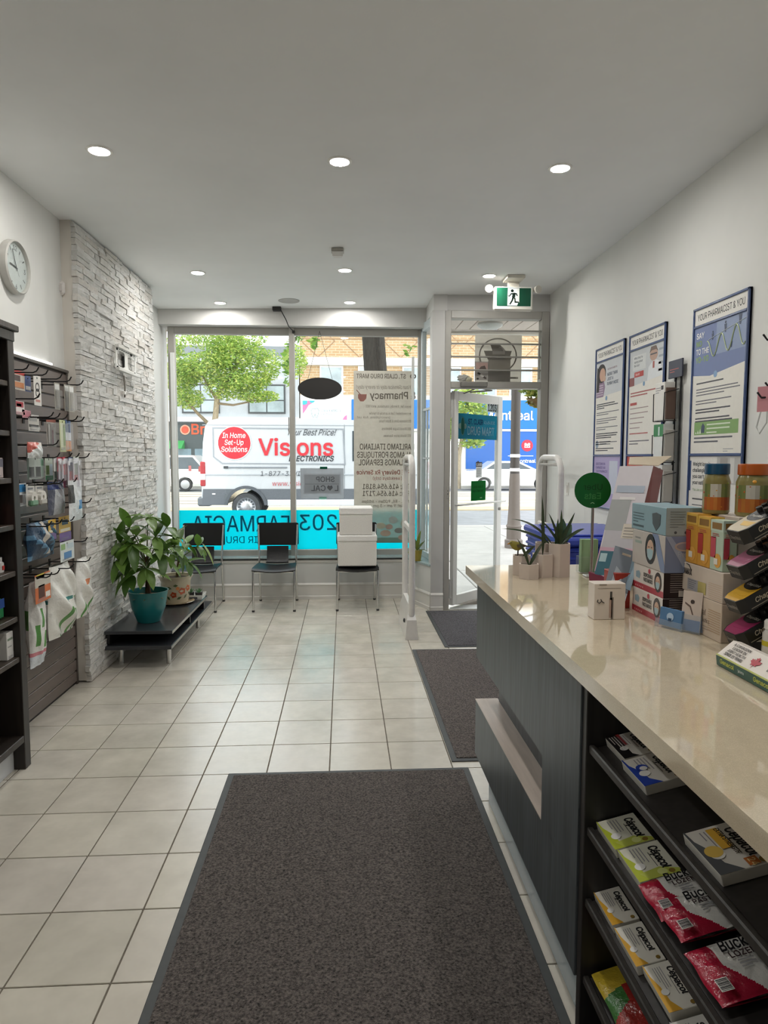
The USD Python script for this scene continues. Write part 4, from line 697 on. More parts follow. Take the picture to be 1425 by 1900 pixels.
P(tr_, 'tray', MB().box((-1.40, 5.95, .291), (-1.255, 6.10, .296), 'e9e9e6').hull([(-1.40, 5.95, .291), (-1.255, 5.95, .291), (-1.41, 5.94, .335), (-1.245, 5.94, .335), (-1.40, 5.955, .291), (-1.41, 5.945, .335), (-1.255, 5.955, .291), (-1.245, 5.945, .335)], 'e9e9e6').hull([(-1.40, 5.95, .291), (-1.41, 5.94, .335), (-1.40, 6.1, .291), (-1.41, 6.11, .335), (-1.395, 5.95, .291), (-1.405, 5.94, .335), (-1.395, 6.1, .291), (-1.405, 6.11, .335)], 'e9e9e6').hull([(-1.255, 5.95, .291), (-1.245, 5.94, .335), (-1.255, 6.1, .291), (-1.245, 6.11, .335), (-1.26, 5.95, .291), (-1.25, 5.94, .335), (-1.26, 6.1, .291), (-1.25, 6.11, .335)], 'e9e9e6').hull([(-1.40, 6.1, .291), (-1.255, 6.1, .291), (-1.41, 6.11, .335), (-1.245, 6.11, .335), (-1.40, 6.095, .291), (-1.255, 6.095, .291), (-1.41, 6.105, .335), (-1.245, 6.105, .335)], 'e9e9e6'), gloss)
mb = MB().rect(Fr((-1.36, 5.941, .30), (1, 0, 0), (0, -.2, 1)), 0, .004, .07, .022, '6a6d72', .002); P(tr_, 'label', mb, paper)
for x in (-1.365, -1.292):
    q = P(tr_, 'small_pot', MB().lathe([(0, 0), (.026, 0), (.034, .055), (.03, .055), (0, .045)], (x, 6.01, .297), '2a2624', 16), matte); mb = MB()
    for k in range(12): a = k * 2.4; leaf(mb, (x + .012 * math.cos(a), 6.01 + .012 * math.sin(a), .345), (math.cos(a), math.sin(a), .5 + .12 * k), (0, 0, 1), .045, .014, -.3, C(rr.choice(['5b7f57', '6d8f66', '4b6d4a'])), 3)
    P(q, 'succulent', mb, leaf_m)
sp = T('sill_plant', 'small plant in a mustard yellow pot on the right window sill', 'plant', (.765, 6.98, .468))
P(sp, 'pot', MB().lathe([(0, 0), (.04, 0), (.055, .11), (.058, .115), (.05, .115), (0, .10)], (.765, 6.98, .468), '9a8a35', 24), matte)
for k, (d, L_) in enumerate((((-1, -.3, .25), .16), ((.9, -.3, .5), .13), ((-.2, .3, 1.2), .2), ((.1, -.2, 1.6), .24), ((-.5, .2, .9), .17), ((.5, .3, .8), .15), ((-.9, .1, .4), .12))): P(sp, 'leaf', leaf(MB(), (.765, 6.98, .57), d, (0, 0, 1) + np.array(d) * .1, L_, .045, .9 if k < 2 else .3, ['7c8a3c', '5a6b30', '4a5a2c'][k % 3], 5), leaf_m)
# ================================================================ left wall: clock, sensor, bracket
ck = T('wall_clock', 'round white wall clock with a silver rim on the left wall', 'clock', (XL, 3.965, 2.60)); cc = np.array([XL, 3.965, 2.60]); R_ = .143
P(ck, 'rim', MB().lathe([(R_, 0), (R_ + .004, .012), (R_ + .002, .040), (R_ - .006, .046), (R_ - .010, .036), (R_ - .011, .024)], cc, 'b9b7b1', 56, axis=(1, 0, 0)), matte)
fc = Fr(cc + (.024, 0, 0), (0, 1, 0), (0, 0, 1)); P(ck, 'dial', MB().disc(fc, 0, 0, R_ - .008, 'd9dcdb', .001), paper)
mb = MB()
for k in range(12):
    a = math.pi / 2 - k * math.pi / 6; c_, s_ = math.cos(a), math.sin(a)
    if k % 3 == 0: mb.text(fc, ['12', '3', '6', '9'][k // 3], .105 * c_, .105 * s_ - .012, .026, '5a5c5e', 'c', d=.002)
    else: mb.poly(fc, [(r * c_ - w * s_, r * s_ + w * c_) for r, w in ((.095, -.003), (.12, -.003), (.12, .003), (.095, .003))], '5a5c5e', .002)
P(ck, 'numerals', mb, matte)
def hand(a, l, w, c, d): c_, s_ = math.cos(a), math.sin(a); return MB().poly(fc, [(-.02 * c_ - w * s_, -.02 * s_ + w * c_), (l * c_ - w * s_, l * s_ + w * c_), (l * c_ + w * s_, l * s_ - w * c_), (-.02 * c_ + w * s_, -.02 * s_ - w * c_)], c, d)
P(ck, 'hour_hand', hand(math.radians(173), .07, .004, '303234', .004), matte); P(ck, 'minute_hand', hand(math.radians(112), .10, .003, '303234', .006), matte); P(ck, 'second_hand', hand(math.radians(-62), .05, .0012, '7a7c7e', .008), matte)
P(ck, 'glass', MB().disc(fc, 0, 0, R_ - .009, 'ffffff', .010), pane_m)
ms = T('motion_sensor', 'small white motion sensor on the narrow pier beside the stone wall', 'sensor', (-1.853, 4.65, 2.65))
P(ms, 'body', MB().box((-1.884, 4.615, 2.606), (-1.818, 4.65, 2.698), 'd9d4cf', .014), matte); P(ms, 'lens', MB().box((-1.874, 4.609, 2.625), (-1.828, 4.617, 2.668), 'c9c3be', .006).rect(Fr((-1.884, 4.6145, 2.606), (1, 0, 0), (0, 0, 1)), .006, .066, .060, .068, 'a9a4a0', .001), matte)
tv = T('screen_bracket', 'empty white steel screen bracket bolted to the stone wall', 'bracket', (XS, 5.52, 2.30)); ft = Fr((XS + .03, 5.27, 2.21), (0, 1, 0), (0, 0, 1))
pl = Polygon([(0, 0), (.49, 0), (.49, .18), (0, .18)]).difference(Polygon([(.03, .03), (.21, .03), (.21, .15), (.03, .15)]).buffer(-.03).buffer(.03)).difference(Polygon([(.28, .03), (.46, .03), (.46, .15), (.28, .15)]).buffer(-.03).buffer(.03))
P(tv, 'plate', MB().prism(pl, 0, .004, 'f4f4f1', ft), gloss)
P(tv, 'rail', MB().box((-.01, .165, 0), (.50, .185, .03), 'e4e3df', .002, ft), gloss); P(tv, 'rail', MB().box((-.01, -.005, 0), (.52, .015, .03), 'e4e3df', .002, ft).cyl(ft.at(.52, .005, .015), ft.at(.545, .005, .015), .009, '2a2a2a', 10), gloss)
mb = MB()
for z0 in (.016, .158):
    for k in range(9): mb.box((.03 + k * .05, z0, .004), (.055 + k * .05, z0 + .008, .0048), '2f3032', 0, ft)
for x, z0 in ((.02, .02), (.02, .155), (.36, .155), (.44, .02)): mb.cyl(ft.at(x, z0, .004), ft.at(x, z0, .012), .009, '222325', 10)
P(tv, 'slots_and_bolts', mb, matte, kind='stuff'); P(tv, 'spacer', MB().box((.23, .05, -.03), (.26, .13, 0), '3a3b3d', 0, ft), matte)
P(tv, 'cable_stub', MB().tube([(XS + .015, 5.50, 2.19), (XS + .02, 5.505, 2.10), (XS + .015, 5.51, 2.02)], .007, '8f8a82', 8).box((XS + .01, 5.47, 2.04), (XS + .03, 5.50, 2.065), 'eceae6', .003), matte)
# ================================================================ slat panel with hooks
sp_ = T('slat_display_panel', 'grey-brown slatted display panel with black hooks on the left wall', 'display panel', (XL, 4.0, 0))
SXF = XL + .020
P(sp_, 'backing', MB().box((XL + .0005, 3.41, 0), (XL + .006, 4.62, 2.10), '1f1b18'), matte)
n = 26
for k in range(n): z0 = .02 + k * .08; P(sp_, 'slat', MB().prism([(0, 0), (.010, 0), (.014, .004), (.014, .066), (.010, .070), (0, .070)], 3.41, 4.615, C('6b605a') * (1 + .05 * math.sin(k * 7.3)), Fr((XL + .006, 0, z0), (1, 0, 0), (0, 0, 1), (0, 1, 0))).box((XL + .006, 3.41, z0 + .0705), (XL + .009, 4.615, z0 + .0795), 'b0a89e' if k < 9 else '4b443f'), slat_m)
P(sp_, 'end_trim', MB().box((XL + .0005, 4.615, 0), (SXF + .004, 4.635, 2.115), '4a423d', .002), slat_m); P(sp_, 'top_trim', MB().box((XL + .0005, 3.41, 2.10), (SXF + .012, 4.635, 2.118), '55504b', .003), slat_m)
P(sp_, 'light_strip', MB().box((XL + .001, 3.41, 2.119), (XL + .028, 4.40, 2.135), 'fdfdfb', .004), strip_glow, label='bright white light strip along the top edge')
HK = ((1.985, (3.53, 3.64, 3.75, 3.93, 4.06, 4.24)), (1.85, (3.64,)), (1.765, (3.80, 3.885, 3.99, 4.135, 4.235)), (1.615, (3.85,)), (1.545, (3.86, 4.03, 4.14, 4.30)), (1.40, (3.70, 3.80, 3.90, 4.09)), (1.265, (4.31,)), (1.175, (3.72, 3.86, 4.03, 4.20)), (1.03, (4.22,)), (.90, (3.70, 3.80, 4.0, 4.26)))
ORD = ('first', 'second', 'third', 'fourth', 'fifth', 'sixth', 'seventh', 'eighth', 'ninth', 'tenth')
for r_, (z, ys) in enumerate(HK):
    for k, y in enumerate(ys):
        t = T('display_hook', f'black wire hook, {ORD[k]} from the left in the {ORD[r_]} row of the slat panel' if len(ys) > 1 else f'single black wire hook in the {ORD[r_]} row of the slat panel', 'hook', (SXF, y, z), 'black hooks on the slat panel'); l = .25
        P(t, 'wire', MB().tube([(SXF + .003, y, z), (SXF + .02, y, z), (SXF + l - .03, y, z), (SXF + l - .012, y, z + .008), (SXF + l, y, z + .028)], .0035, '141414', 7), matte); P(t, 'clip', MB().box((SXF + .0005, y - .012, z - .025), (SXF + .004, y + .012, z + .02), '141414'), matte)
def bag(mb, fr, w, h, t, col, seed=0, nu=14, nv=18, wr=.3, pinch=0.0):
    """A filled film pouch standing in the frame (0..w, 0..h), bulging along the normal; col(u, v) gives the print."""
    r = random.Random(seed); ph = [(r.uniform(4, 22), r.uniform(4, 22), r.uniform(0, 6), r.uniform(.3, 1)) for _ in range(7)]
    for side in (1, -1):
        uu, vv = np.meshgrid(np.linspace(0, 1, nu + 1), np.linspace(0, 1, nv + 1)); b = (np.sin(np.pi * uu) ** .55) * (np.sin(np.pi * np.clip(vv, 0.02, .985)) ** .5)
        d = t * .5 * b * (1 + wr * sum(a * np.sin(p * uu + q * vv + o) for p, q, o, a in ph) / 3) * side
        x = w * (.5 + (uu - .5) * (1 - pinch * vv ** 4) + .02 * np.sin(vv * 9 + seed) * (uu - .5)); p = fr.map(np.stack([x.ravel(), (vv * h).ravel(), d.ravel()], 1)).reshape(nv + 1, nu + 1, 3)
        gu = np.gradient(p, axis=1); gv = np.gradient(p, axis=0); n = np.cross(gu, gv) * side * (-1 if fr.flip else 1); n /= np.linalg.norm(n, axis=2, keepdims=True) + 1e-12
        ci = np.array([[C(col((j + .5) / nu, (i + .5) / nv)) if side > 0 else C(col(.5, (i + .5) / nv)) for j in range(nu)] for i in range(nv)])
        V, N, K = [], [], []
        for a, b2 in ((0, 0), (0, 1), (1, 1), (1, 0)): V.append(p[a:nv + a, b2:nu + b2].reshape(-1, 3)); N.append(n[a:nv + a, b2:nu + b2].reshape(-1, 3)); K.append(ci.reshape(-1, 3))
        q = len(V[0]); i0 = np.arange(q); o = [i0, i0 + q, i0 + 2 * q, i0 + 3 * q]
        if side * (-1 if fr.flip else 1) < 0: o = o[::-1]
        mb.V.append(np.vstack(V)); mb.N.append(np.vstack(N)); mb.K.append(np.vstack(K)); mb.F.append(np.vstack([np.stack([o[0], o[1], o[2]], 1), np.stack([o[0], o[2], o[3]], 1)]) + mb.n); mb.n += 4 * q
    return mb
def wall_fr(y, z, x=-1.70): r = -x / 1.70; return Fr((x, y * r, 1.55 + (z - 1.55) * r), (0, 1, 0), (0, 0, 1))
def hang_card(name, label, cat, y, zt, zb, w, base, decor, x=-1.70, copies=1, group=None, dx=.02, pouch=None):
    """A carded product on its hook, with the ones hanging behind it as part of the same look."""
    h = zt - zb
    for k in range(copies):
        f_ = wall_fr(y - w / 2, zb, x - k * dx); t = T(name, label if k == 0 else 'rear twin of the ' + ' '.join(label.split()[:10]).rstrip(','), cat, (x - k * dx, y, zb), group)
        P(t, 'card', MB().prism(Polygon([(0, 0), (w, 0), (w, h), (0, h)]).difference(Point(w / 2, h - .012).buffer(.006, 6)), -.0006, 0, base, f_), card)
        mb = MB(); decor(mb, f_, w, h); P(t, 'print', mb, card)
        if pouch: P(t, 'blister', MB().box((pouch[0] * w, pouch[1] * h, 0), (pouch[2] * w, pouch[3] * h, pouch[4]), 'f4f7f8', .006, f_), blister)
    return t
d_ = lambda *a: None
def dec(*rects, txt=()):
    def f(mb, fr, w, h):
        for (a, b_, c_, e, col) in rects: mb.rect(fr, a * w, b_ * h, c_ * w, e * h, col, .0006)
        for (t, a, b_, hh, col) in txt: mb.text(fr, t, a * w, b_ * h, hh * h, col, 'l', (1 - a) * w, bold=True, d=.0012)
        mb.lines(fr, .12 * w, .12 * h, .7 * w, 3, .035 * h, .014 * h, '8d8d92', 5, .0012)
    return f
hang_card('nail_care_card', 'red, white and orange carded product at the top left of the slat panel', 'packaged product', 3.69, 2.0, 1.90, .13, 'd8cfc2', dec((0, .8, 1, 1, 'c23a35'), (.1, .1, .9, .4, 'd08a5a'), (.1, .45, .6, .75, '5a4a48')), copies=2)
hang_card('blue_pack', 'small blue carded product beside the red and orange one', 'packaged product', 3.79, 1.985, 1.90, .07, '40568c', dec((.1, .1, .9, .35, 'd8d8d6')))
hang_card('comb_card', 'tall white card with black hair grips near the top of the slat panel', 'packaged product', 3.90, 1.995, 1.834, .088, 'e6e3dc', lambda mb, f, w, h: [mb.disc(f, w * .5, h * q, w * .28, '3a3638', .001, hole=.7) for q in (.42, .62)] + [mb.rect(f, w * .2, h * .12, w * .8, h * .2, 'c88a80', .001), mb.rect(f, w * .15, h * .82, w * .85, h * .9, '9aa', .001) if 0 else None], x=-1.66)
for k, (y, x) in enumerate(((4.16, -1.67), (4.30, -1.625), (4.37, -1.60))): hang_card('clear_pouch', ['clear pouch hanging left of the two others in the top row', 'clear pouch in the top row, left one of the pair over the stone edge', 'clear pouch in the top row, right one of the pair over the stone edge'][k], 'packaged product', y, 1.985, 1.83, .075, 'b5b1a4', dec((.1, .75, .9, .95, 'f2f2ee'), (.25, .1, .4, .7, '9a948a'), (.6, .1, .75, .7, 'b5b0a6')), x=x, pouch=(.05, .05, .95, .74, .02))
hang_card('plaster_pack', 'red and pink carded product on the second row of hooks', 'packaged product', 3.68, 1.842, 1.772, .115, 'e8dcd8', dec((.1, .55, .9, .95, 'b23b44'), (.25, .6, .7, .8, 'efe6e2'), (0, 0, 1, .2, 'dba8a8')))
hang_card('pink_pack', 'low pink carded product peeking out below the red one', 'packaged product', 3.76, 1.80, 1.757, .10, 'd99aa2', dec((.1, .2, .9, .8, 'c77783')))
hang_card('tweezers_card', 'white card with a dark band on the third row of hooks', 'packaged product', 3.84, 1.78, 1.69, .13, 'd9d6cf', dec((.05, .25, .95, .4, '24211f'), (.1, .6, .8, .9, 'b5b5b2')), copies=2, pouch=(.1, .05, .9, .3, .015))
hang_card('clear_tool_pack', 'clear pack with a red tool beside the toothbrushes of the third row', 'packaged product', 4.06, 1.77, 1.608, .13, 'b9b2ac', dec((0, .88, 1, 1, 'a8604f'), (.2, .05, .35, .8, 'e8e6e2'), (.55, .05, .7, .6, '8a3a44'), (.75, .1, .85, .7, 'dcdcd8')), pouch=(.05, .03, .95, .86, .03))
hang_card('green_brush_card', 'yellow-green brush pack at the right of the third row', 'packaged product', 4.22, 1.765, 1.58, .09, 'c9cf9a', dec((.1, .1, .5, .9, 'e4e8c9'), (.55, .2, .9, .8, '7f9a52')), x=-1.64, pouch=(.1, .05, .9, .9, .02))
hang_card('orange_brush_card', 'blue, white and orange brush pack at the right end of the third row', 'packaged product', 4.30, 1.77, 1.585, .08, '4a6ba0', dec((0, .35, 1, .6, 'e2e4e8'), (0, 0, 1, .33, 'd98a3a')), x=-1.64, pouch=(.1, .05, .9, .9, .02))
t = T('gauze_bag', 'white crumpled bag with a red label on the fourth row', 'packaged product', (-1.68, 3.83, 1.545)); P(t, 'pouch', bag(MB(), wall_fr(3.75, 1.543, -1.66), .17, .085, .05, lambda u, v: 'c9685c' if u + (1 - v) < .7 and v > .3 else ('eef2f1' if v < .8 else 'e0d6cf'), 3), film)
hang_card('nail_kit_card', 'clear card with two black grips below the white crumpled bag', 'packaged product', 3.84, 1.55, 1.427, .20, 'c9d2cb', dec((.1, .1, .4, .55, '2b2f2d'), (.5, .1, .8, .55, '2b2f2d'), (.0, .0, .1, 1, '5a6a60'), (.82, .1, 1, .9, '9ac4ac')), pouch=(.06, .05, .86, .6, .02))
hang_card('green_pack', 'green and white pack left of the toothbrushes', 'packaged product', 4.01, 1.545, 1.415, .10, 'd6e0d2', dec((0, 0, 1, .2, '3f8a58'), (.1, .25, .5, .65, '6f8a4a'), (.55, .2, .95, .7, 'cfe2ea')), x=-1.68)
for k, (y, z0, c1, c2) in enumerate(((4.12, 1.405, 'd8dcd8', '3d4a44'), (4.17, 1.40, 'b23248', '3d3450'), (4.25, 1.362, 'c2384a', '59243a'), (4.33, 1.398, '32456e', 'a8343f'), (4.41, 1.352, 'c9d0c2', 'b04048'))):
    t = T('toothbrush_pack', ['white and dark toothbrush pack, leftmost in the row', 'red and navy toothbrush pack, second from the left', 'deep red long toothbrush pack in the middle of the row', 'navy blue toothbrush pack with a red base', 'pale green and red toothbrush pack, rightmost in the row'][k], 'toothbrush pack', (-1.64, y, z0), 'toothbrush packs on the slat panel'); f_ = wall_fr(y - .045, z0, -1.63 + .008 * k); h = 1.54 - z0
    P(t, 'card', MB().box((0, 0, -.001), (.085, h, 0), c1, 0, f_).rect(f_, 0, 0, .085, h * .42, c2, .0005).rect(f_, .01, h * .78, .075, h * .95, 'e9e9ee', .0008), card); P(t, 'brush', MB().tube([f_.at(.04, .01, .012), f_.at(.042, h * .5, .012), f_.at(.04, h * .85, .012)], [.005, .006, .003], 'd9d6e0', 8).box((.034, h * .72, .012), (.048, h * .87, .022), 'f2f4f8', .002, f_), gloss); P(t, 'blister', MB().box((.015, .005, 0), (.07, h * .92, .025), 'f6f8fa', .008, f_), blister)
hang_card('blue_bandage_pack', 'white pack with a bright blue top at the left of the fifth row', 'packaged product', 3.67, 1.41, 1.289, .10, 'dfe3e4', dec((0, .62, 1, .95, '3f8fc9'), (.1, .15, .55, .5, '4a423e')), pouch=(.05, .03, .95, .55, .025))
for k, (y, c1) in enumerate(((3.765, '6f9a7c'), (3.875, 'b9b4ac'))):
    t = T('tape_dispenser_pack', ['carded tape roll in a green dispenser', 'carded tape roll in a grey dispenser'][k], 'tape', (-1.69, y, 1.285), 'carded tape rolls'); f_ = wall_fr(y - .05, 1.283, -1.68)
    P(t, 'card', MB().box((0, 0, -.001), (.10, .118, 0), 'cfccc6', 0, f_).rect(f_, .02, .088, .08, .098, '7d8085', .0006), card); P(t, 'tape_roll', MB().lathe([(.012, 0), (.012, .022), (.036, .022), (.036, 0)], f_.at(.05, .042, 0), 'e6e2da', 22, axis=f_.n), matte); P(t, 'dispenser', MB().box((.012, .0, 0), (.09, .035, .026), c1, .008, f_), gloss)
t = T('cotton_bag', 'clear zip bag of cotton with a dark blue top on the fifth row', 'packaged product', (-1.68, 4.09, 1.21)); P(t, 'pouch', bag(MB(), wall_fr(3.98, 1.21, -1.66), .22, .188, .05, lambda u, v: '39487e' if v > .8 else ('5d6170' if u < .25 else 'b9bcc0'), 5), film)
t = T('syringe_pack', 'white and blue packet at the right end of the fifth row', 'packaged product', (-1.61, 4.36, 1.15)); P(t, 'pouch', bag(MB(), wall_fr(4.27, 1.148, -1.60), .20, .24, .03, lambda u, v: '3f86c2' if u > .55 and .25 < v < .5 else ('3a3936' if u < .3 and v < .9 and v > .45 else 'e3e7e8'), 7), film)
t = T('blue_glove_bag', 'big crumpled dark blue bag on the sixth row', 'packaged product', (-1.69, 3.85, .985)); P(t, 'pouch', bag(MB(), wall_fr(3.70, .985, -1.70), .33, .205, .10, lambda u, v: ('d6cfc6' if .38 < u < .48 and v > .15 else ('23425e' if (int(u * 9) + int(v * 7)) % 4 else '5a86a6')), 9, 18, 16, .6), film)
for k, (y, z0, z1, w) in enumerate(((4.02, 1.067, 1.182, .10), (4.20, 1.04, 1.187, .17))):
    hang_card('insole_card', ['yellow and purple foot care card, left one', 'yellow and purple foot care card, right larger one'][k], 'packaged product', y, z1, z0, w, 'e0b545', dec((0, 0, 1, .35, '7a5a96'), (.25, .65, .75, .85, '3a4a62'), (.1, .38, .9, .5, 'f0e6cf')), x=-1.66, copies=2, group='yellow and purple foot care cards')
hang_card('white_blue_card', 'white, green and blue card hanging askew below the yellow cards', 'packaged product', 4.22, 1.03, .915, .20, 'dfe5e4', dec((.25, .1, .8, .45, '5f8fc2'), (.05, .6, .35, .9, '9aba7c'), (.5, .6, .95, .85, 'c9d6dc')), x=-1.64)
tulip = lambda u, v: '5d9a4e' if (.30 < u < .38 and v < .42) or (.56 < u < .66 and v < .36) or (.80 < u < .88 and v < .5) else ('3f8a86' if .25 < u < .55 and .50 < v < .56 else 'ecebe4')
t = T('incontinence_pack', 'large white bag with green leaf print at the bottom of the panel', 'packaged product', (-1.68, 4.07, .50)); P(t, 'pouch', bag(MB(), wall_fr(3.92, .49, -1.69), .335, .42, .15, tulip, 12, 40, 40, .55, .25), film)
t = T('incontinence_pack', 'white bag with an orange patch and green leaf print beside the stone edge', 'packaged product', (-1.61, 4.40, .50)); P(t, 'pouch', bag(MB(), wall_fr(4.33, .52, -1.66), .22, .37, .09, lambda u, v: 'd8865a' if .25 < u < .6 and .55 < v < .64 else ('5d9a4e' if (.2 < u < .3 and v < .3) or (.65 < u < .75 and v < .42) else 'ecebe6'), 14, 34, 36, .5, .3), film)
t = T('incontinence_pack', 'tall white bag with green leaves and a pink foot beside the dark bookcase', 'packaged product', (-1.69, 3.76, .40)); P(t, 'pouch', bag(MB(), wall_fr(3.68, .40, -1.71), .17, .47, .09, lambda u, v: 'd9dfe6' if v < .14 else ('d98a94' if v < .19 else ('5f9a50' if (.15 < u < .28 and .25 < v < .5) or (.6 < u < .72 and .2 < v < .4) or (.42 < u < .52 and .45 < v < .68) else 'efeeea')), 16, 34, 44, .4, .3), film)
hang_card('brace_box', 'brown and orange photo pack between the white bags', 'packaged product', 3.87, .892, .735, .19, 'd8743f', dec((0, .55, 1, .95, 'cfc9bd'), (.1, .85, .6, 1, 'd9c95a'), (.2, .15, .6, .6, '5a3226'), (.65, .1, .95, .3, 'efe9e0')), x=-1.66)
# ================================================================ dark bookcase at the left edge
bc = T('dark_bookcase', 'tall dark brown open bookcase at the left edge', 'bookcase', (-1.7, 2.6, 0)); K = '2a2420'; BX, BY0, BY1 = -1.583, 1.9, 3.395
P(bc, 'back_panel', MB().box((XL + .022, BY0, .14), (XL + .034, BY1, 2.15), '251f1b'), wood)
P(bc, 'side_panel', MB().box((XL + .022, BY1 - .06, 0), (BX, BY1, 2.15), K, .003), wood); P(bc, 'side_panel', MB().box((XL + .022, BY0, 0), (BX, BY0 + .05, 2.15), K, .003), wood)
P(bc, 'top_board', MB().box((XL + .022, BY0 - .02, 2.148), (BX + .02, BY1 + .02, 2.178), '453c35', .004).box((XL + .03, BY0, 2.10), (BX + .006, BY1, 2.148), K, .003), wood)
SHZ = (1.895, 1.66, 1.435, 1.21, .985, .76, .558)
for z in SHZ: P(bc, 'shelf', MB().box((XL + .034, BY0 + .05, z - .012), (BX - .006, BY1 - .06, z + .014), '40372f', .003), wood)
P(bc, 'bottom_board', MB().box((XL + .034, BY0 + .05, .14), (BX, BY1 - .06, .175), K, .003), wood)
P(bc, 'plinth', MB().box((XL + .05, BY0 + .05, 0), (BX - .055, BY1 - .06, .14), 'd5d8da', .002), trim_m, label='white recessed plinth')
def carton(name, label, lo, hi, c, decor=None, group=None):
    t = T(name, label, 'box', ((lo[0] + hi[0]) / 2, (lo[1] + hi[1]) / 2, lo[2]), group); P(t, 'carton', MB().box(lo, hi, c, .002), card)
    if decor: mb = MB(); decor(mb, Fr((hi[0], lo[1], lo[2]), (0, 1, 0), (0, 0, 1)), hi[1] - lo[1], hi[2] - lo[2]); P(t, 'print', mb, card)
carton('medicine_box', 'pink and grey box on the upper middle shelf of the bookcase', (-1.70, 3.22, 1.4495), (-1.62, 3.32, 1.545), 'e3d5d3', dec((0, .5, .5, 1, 'd9a39c'), (.5, .55, 1, .95, '8a8a96')))
t = T('red_bottle', 'red bottle with a dark cap on the middle shelf of the bookcase', 'bottle', (-1.66, 3.26, 1.2245)); P(t, 'bottle', MB().lathe([(0, 0), (.032, 0), (.035, .01), (.035, .07), (.02, .085), (.018, .09)], (-1.66, 3.26, 1.2245), 'c03a33', 20), gloss); P(t, 'cap', MB().lathe([(.020, 0), (.020, .035), (0, .037)], (-1.66, 3.26, 1.3145), '3b3f52', 16), gloss)
t = T('pill_bottle', 'white pill bottle with a red mark on the bookcase', 'bottle', (-1.65, 3.285, .9995)); P(t, 'bottle', MB().lathe([(0, 0), (.026, 0), (.028, .006), (.028, .045), (.020, .052), (.020, .054)], (-1.65, 3.285, .9995), 'e8e6e2', 20), gloss); P(t, 'cap', MB().lathe([(.021, 0), (.021, .018), (0, .019)], (-1.65, 3.285, 1.0535), 'd8d6d2', 18), gloss); P(t, 'label', MB().box((-1.623, 3.275, 1.012), (-1.620, 3.292, 1.032), 'c9453f'), paper)
t = T('mouthwash_bottle', 'green bottle with a blue label on a low shelf of the bookcase', 'bottle', (-1.66, 3.26, .7745)); P(t, 'bottle', MB().box((-1.69, 3.225, .7745), (-1.63, 3.295, .875), '2e8a55', .012), gloss); P(t, 'label', MB().box((-1.6295, 3.228, .83), (-1.6285, 3.292, .875), '2f55a0'), paper); P(t, 'cap', MB().box((-1.675, 3.245, .875), (-1.645, 3.275, .925), '31549c', .006), gloss)
carton('bandage_box', 'white box standing on the lowest shelf of the bookcase', (-1.69, 3.27, .5725), (-1.615, 3.333, .705), 'eceae6', dec((.1, .7, .9, .78, '8a9a86'), (.1, .45, .7, .5, 'b5b5b2')))
# ================================================================ the counter
DK = '4a5155'
cb = T('counter_base', 'grey wood-grain counter front with a recessed bag ledge', 'counter', (.9, 2.3, 0)); PX, Y1, Y2, Y3 = .60, 1.635, 1.95, 2.975
P(cb, 'upper_panel', MB().box((PX, Y1, .645), (1.25, Y3, 1.0), DK, .002), wood)
P(cb, 'lower_panel', MB().box((PX, Y1, .19), (1.25, Y3 + .005, .443), DK, .002).box((PX, Y1, .440), (1.25, Y2, .648), DK), wood)
P(cb, 'niche_back', MB().box((.70, Y2 - .01, .44), (1.24, Y3 - .03, .65), '3e4145', 0), wood)
P(cb, 'ledge', MB().box((PX - .001, Y2, .443), (.702, Y3 + .006, .447), 'c3b6ab'), ledge_m, label='pale top surface of the recessed bag ledge')
P(cb, 'kick_plate', MB().box((.648, Y1 + .02, 0), (1.2, Y3 - .08, .19), 'a3b0b6', .002), gloss, label='blue-grey kick plate')
ct = One('countertop', MB().box((.575, -.55, 1.0), (1.38, 3.13, 1.04), 'c9bba2', 0), quartz, 'polished speckled beige quartz countertop running along the right side', 'countertop')
# ---- sloping display shelves under the countertop
ds = T('display_shelf_unit', 'dark open unit of sloping shelves under the countertop', 'shelf unit', (.9, .6, 0)); SK = '2e2b29'
P(ds, 'side_panel', MB().box((.605, 1.605, .02), (1.0, 1.633, .998), '2c2a29', .002), wood); P(ds, 'side_panel', MB().box((.605, -.50, .02), (1.0, -.47, .998), '2c2a29', .002), wood)
P(ds, 'back_panel', MB().box((.985, -.47, .02), (1.0, 1.605, .998), '2a2827'), wood); P(ds, 'bottom_board', MB().box((.61, -.47, .02), (.985, 1.605, .05), SK, .002), wood)
SL = math.radians(14); CS, SN = math.cos(SL), math.sin(SL); SHELF = (.82, .605, .415, .205)
for z in SHELF:
    q = P(ds, 'sloping_shelf', MB().prism([(0, 0), (.36 * CS, .36 * SN), (.36 * CS - .016 * SN, .36 * SN - .010), (0, -.010)], -.47, 1.605, SK, Fr((.622, 0, z), (1, 0, 0), (0, 0, 1), (0, 1, 0))), wood)
    P(q, 'front_lip', MB().box((.612, -.47, z - .010), (.628, 1.605, z + .012), '33302d', .003), wood)
def shelf_fr(z, y, v0=.012, alongx=False):
    o = np.array([.622 + .006, y, z]) + v0 * np.array([CS, 0, SN]) + .001 * np.array([-SN, 0, CS])
    return Fr(o, (CS, 0, SN), (0, 1, 0)) if alongx else Fr(o, (0, -1, 0), (CS, 0, SN))
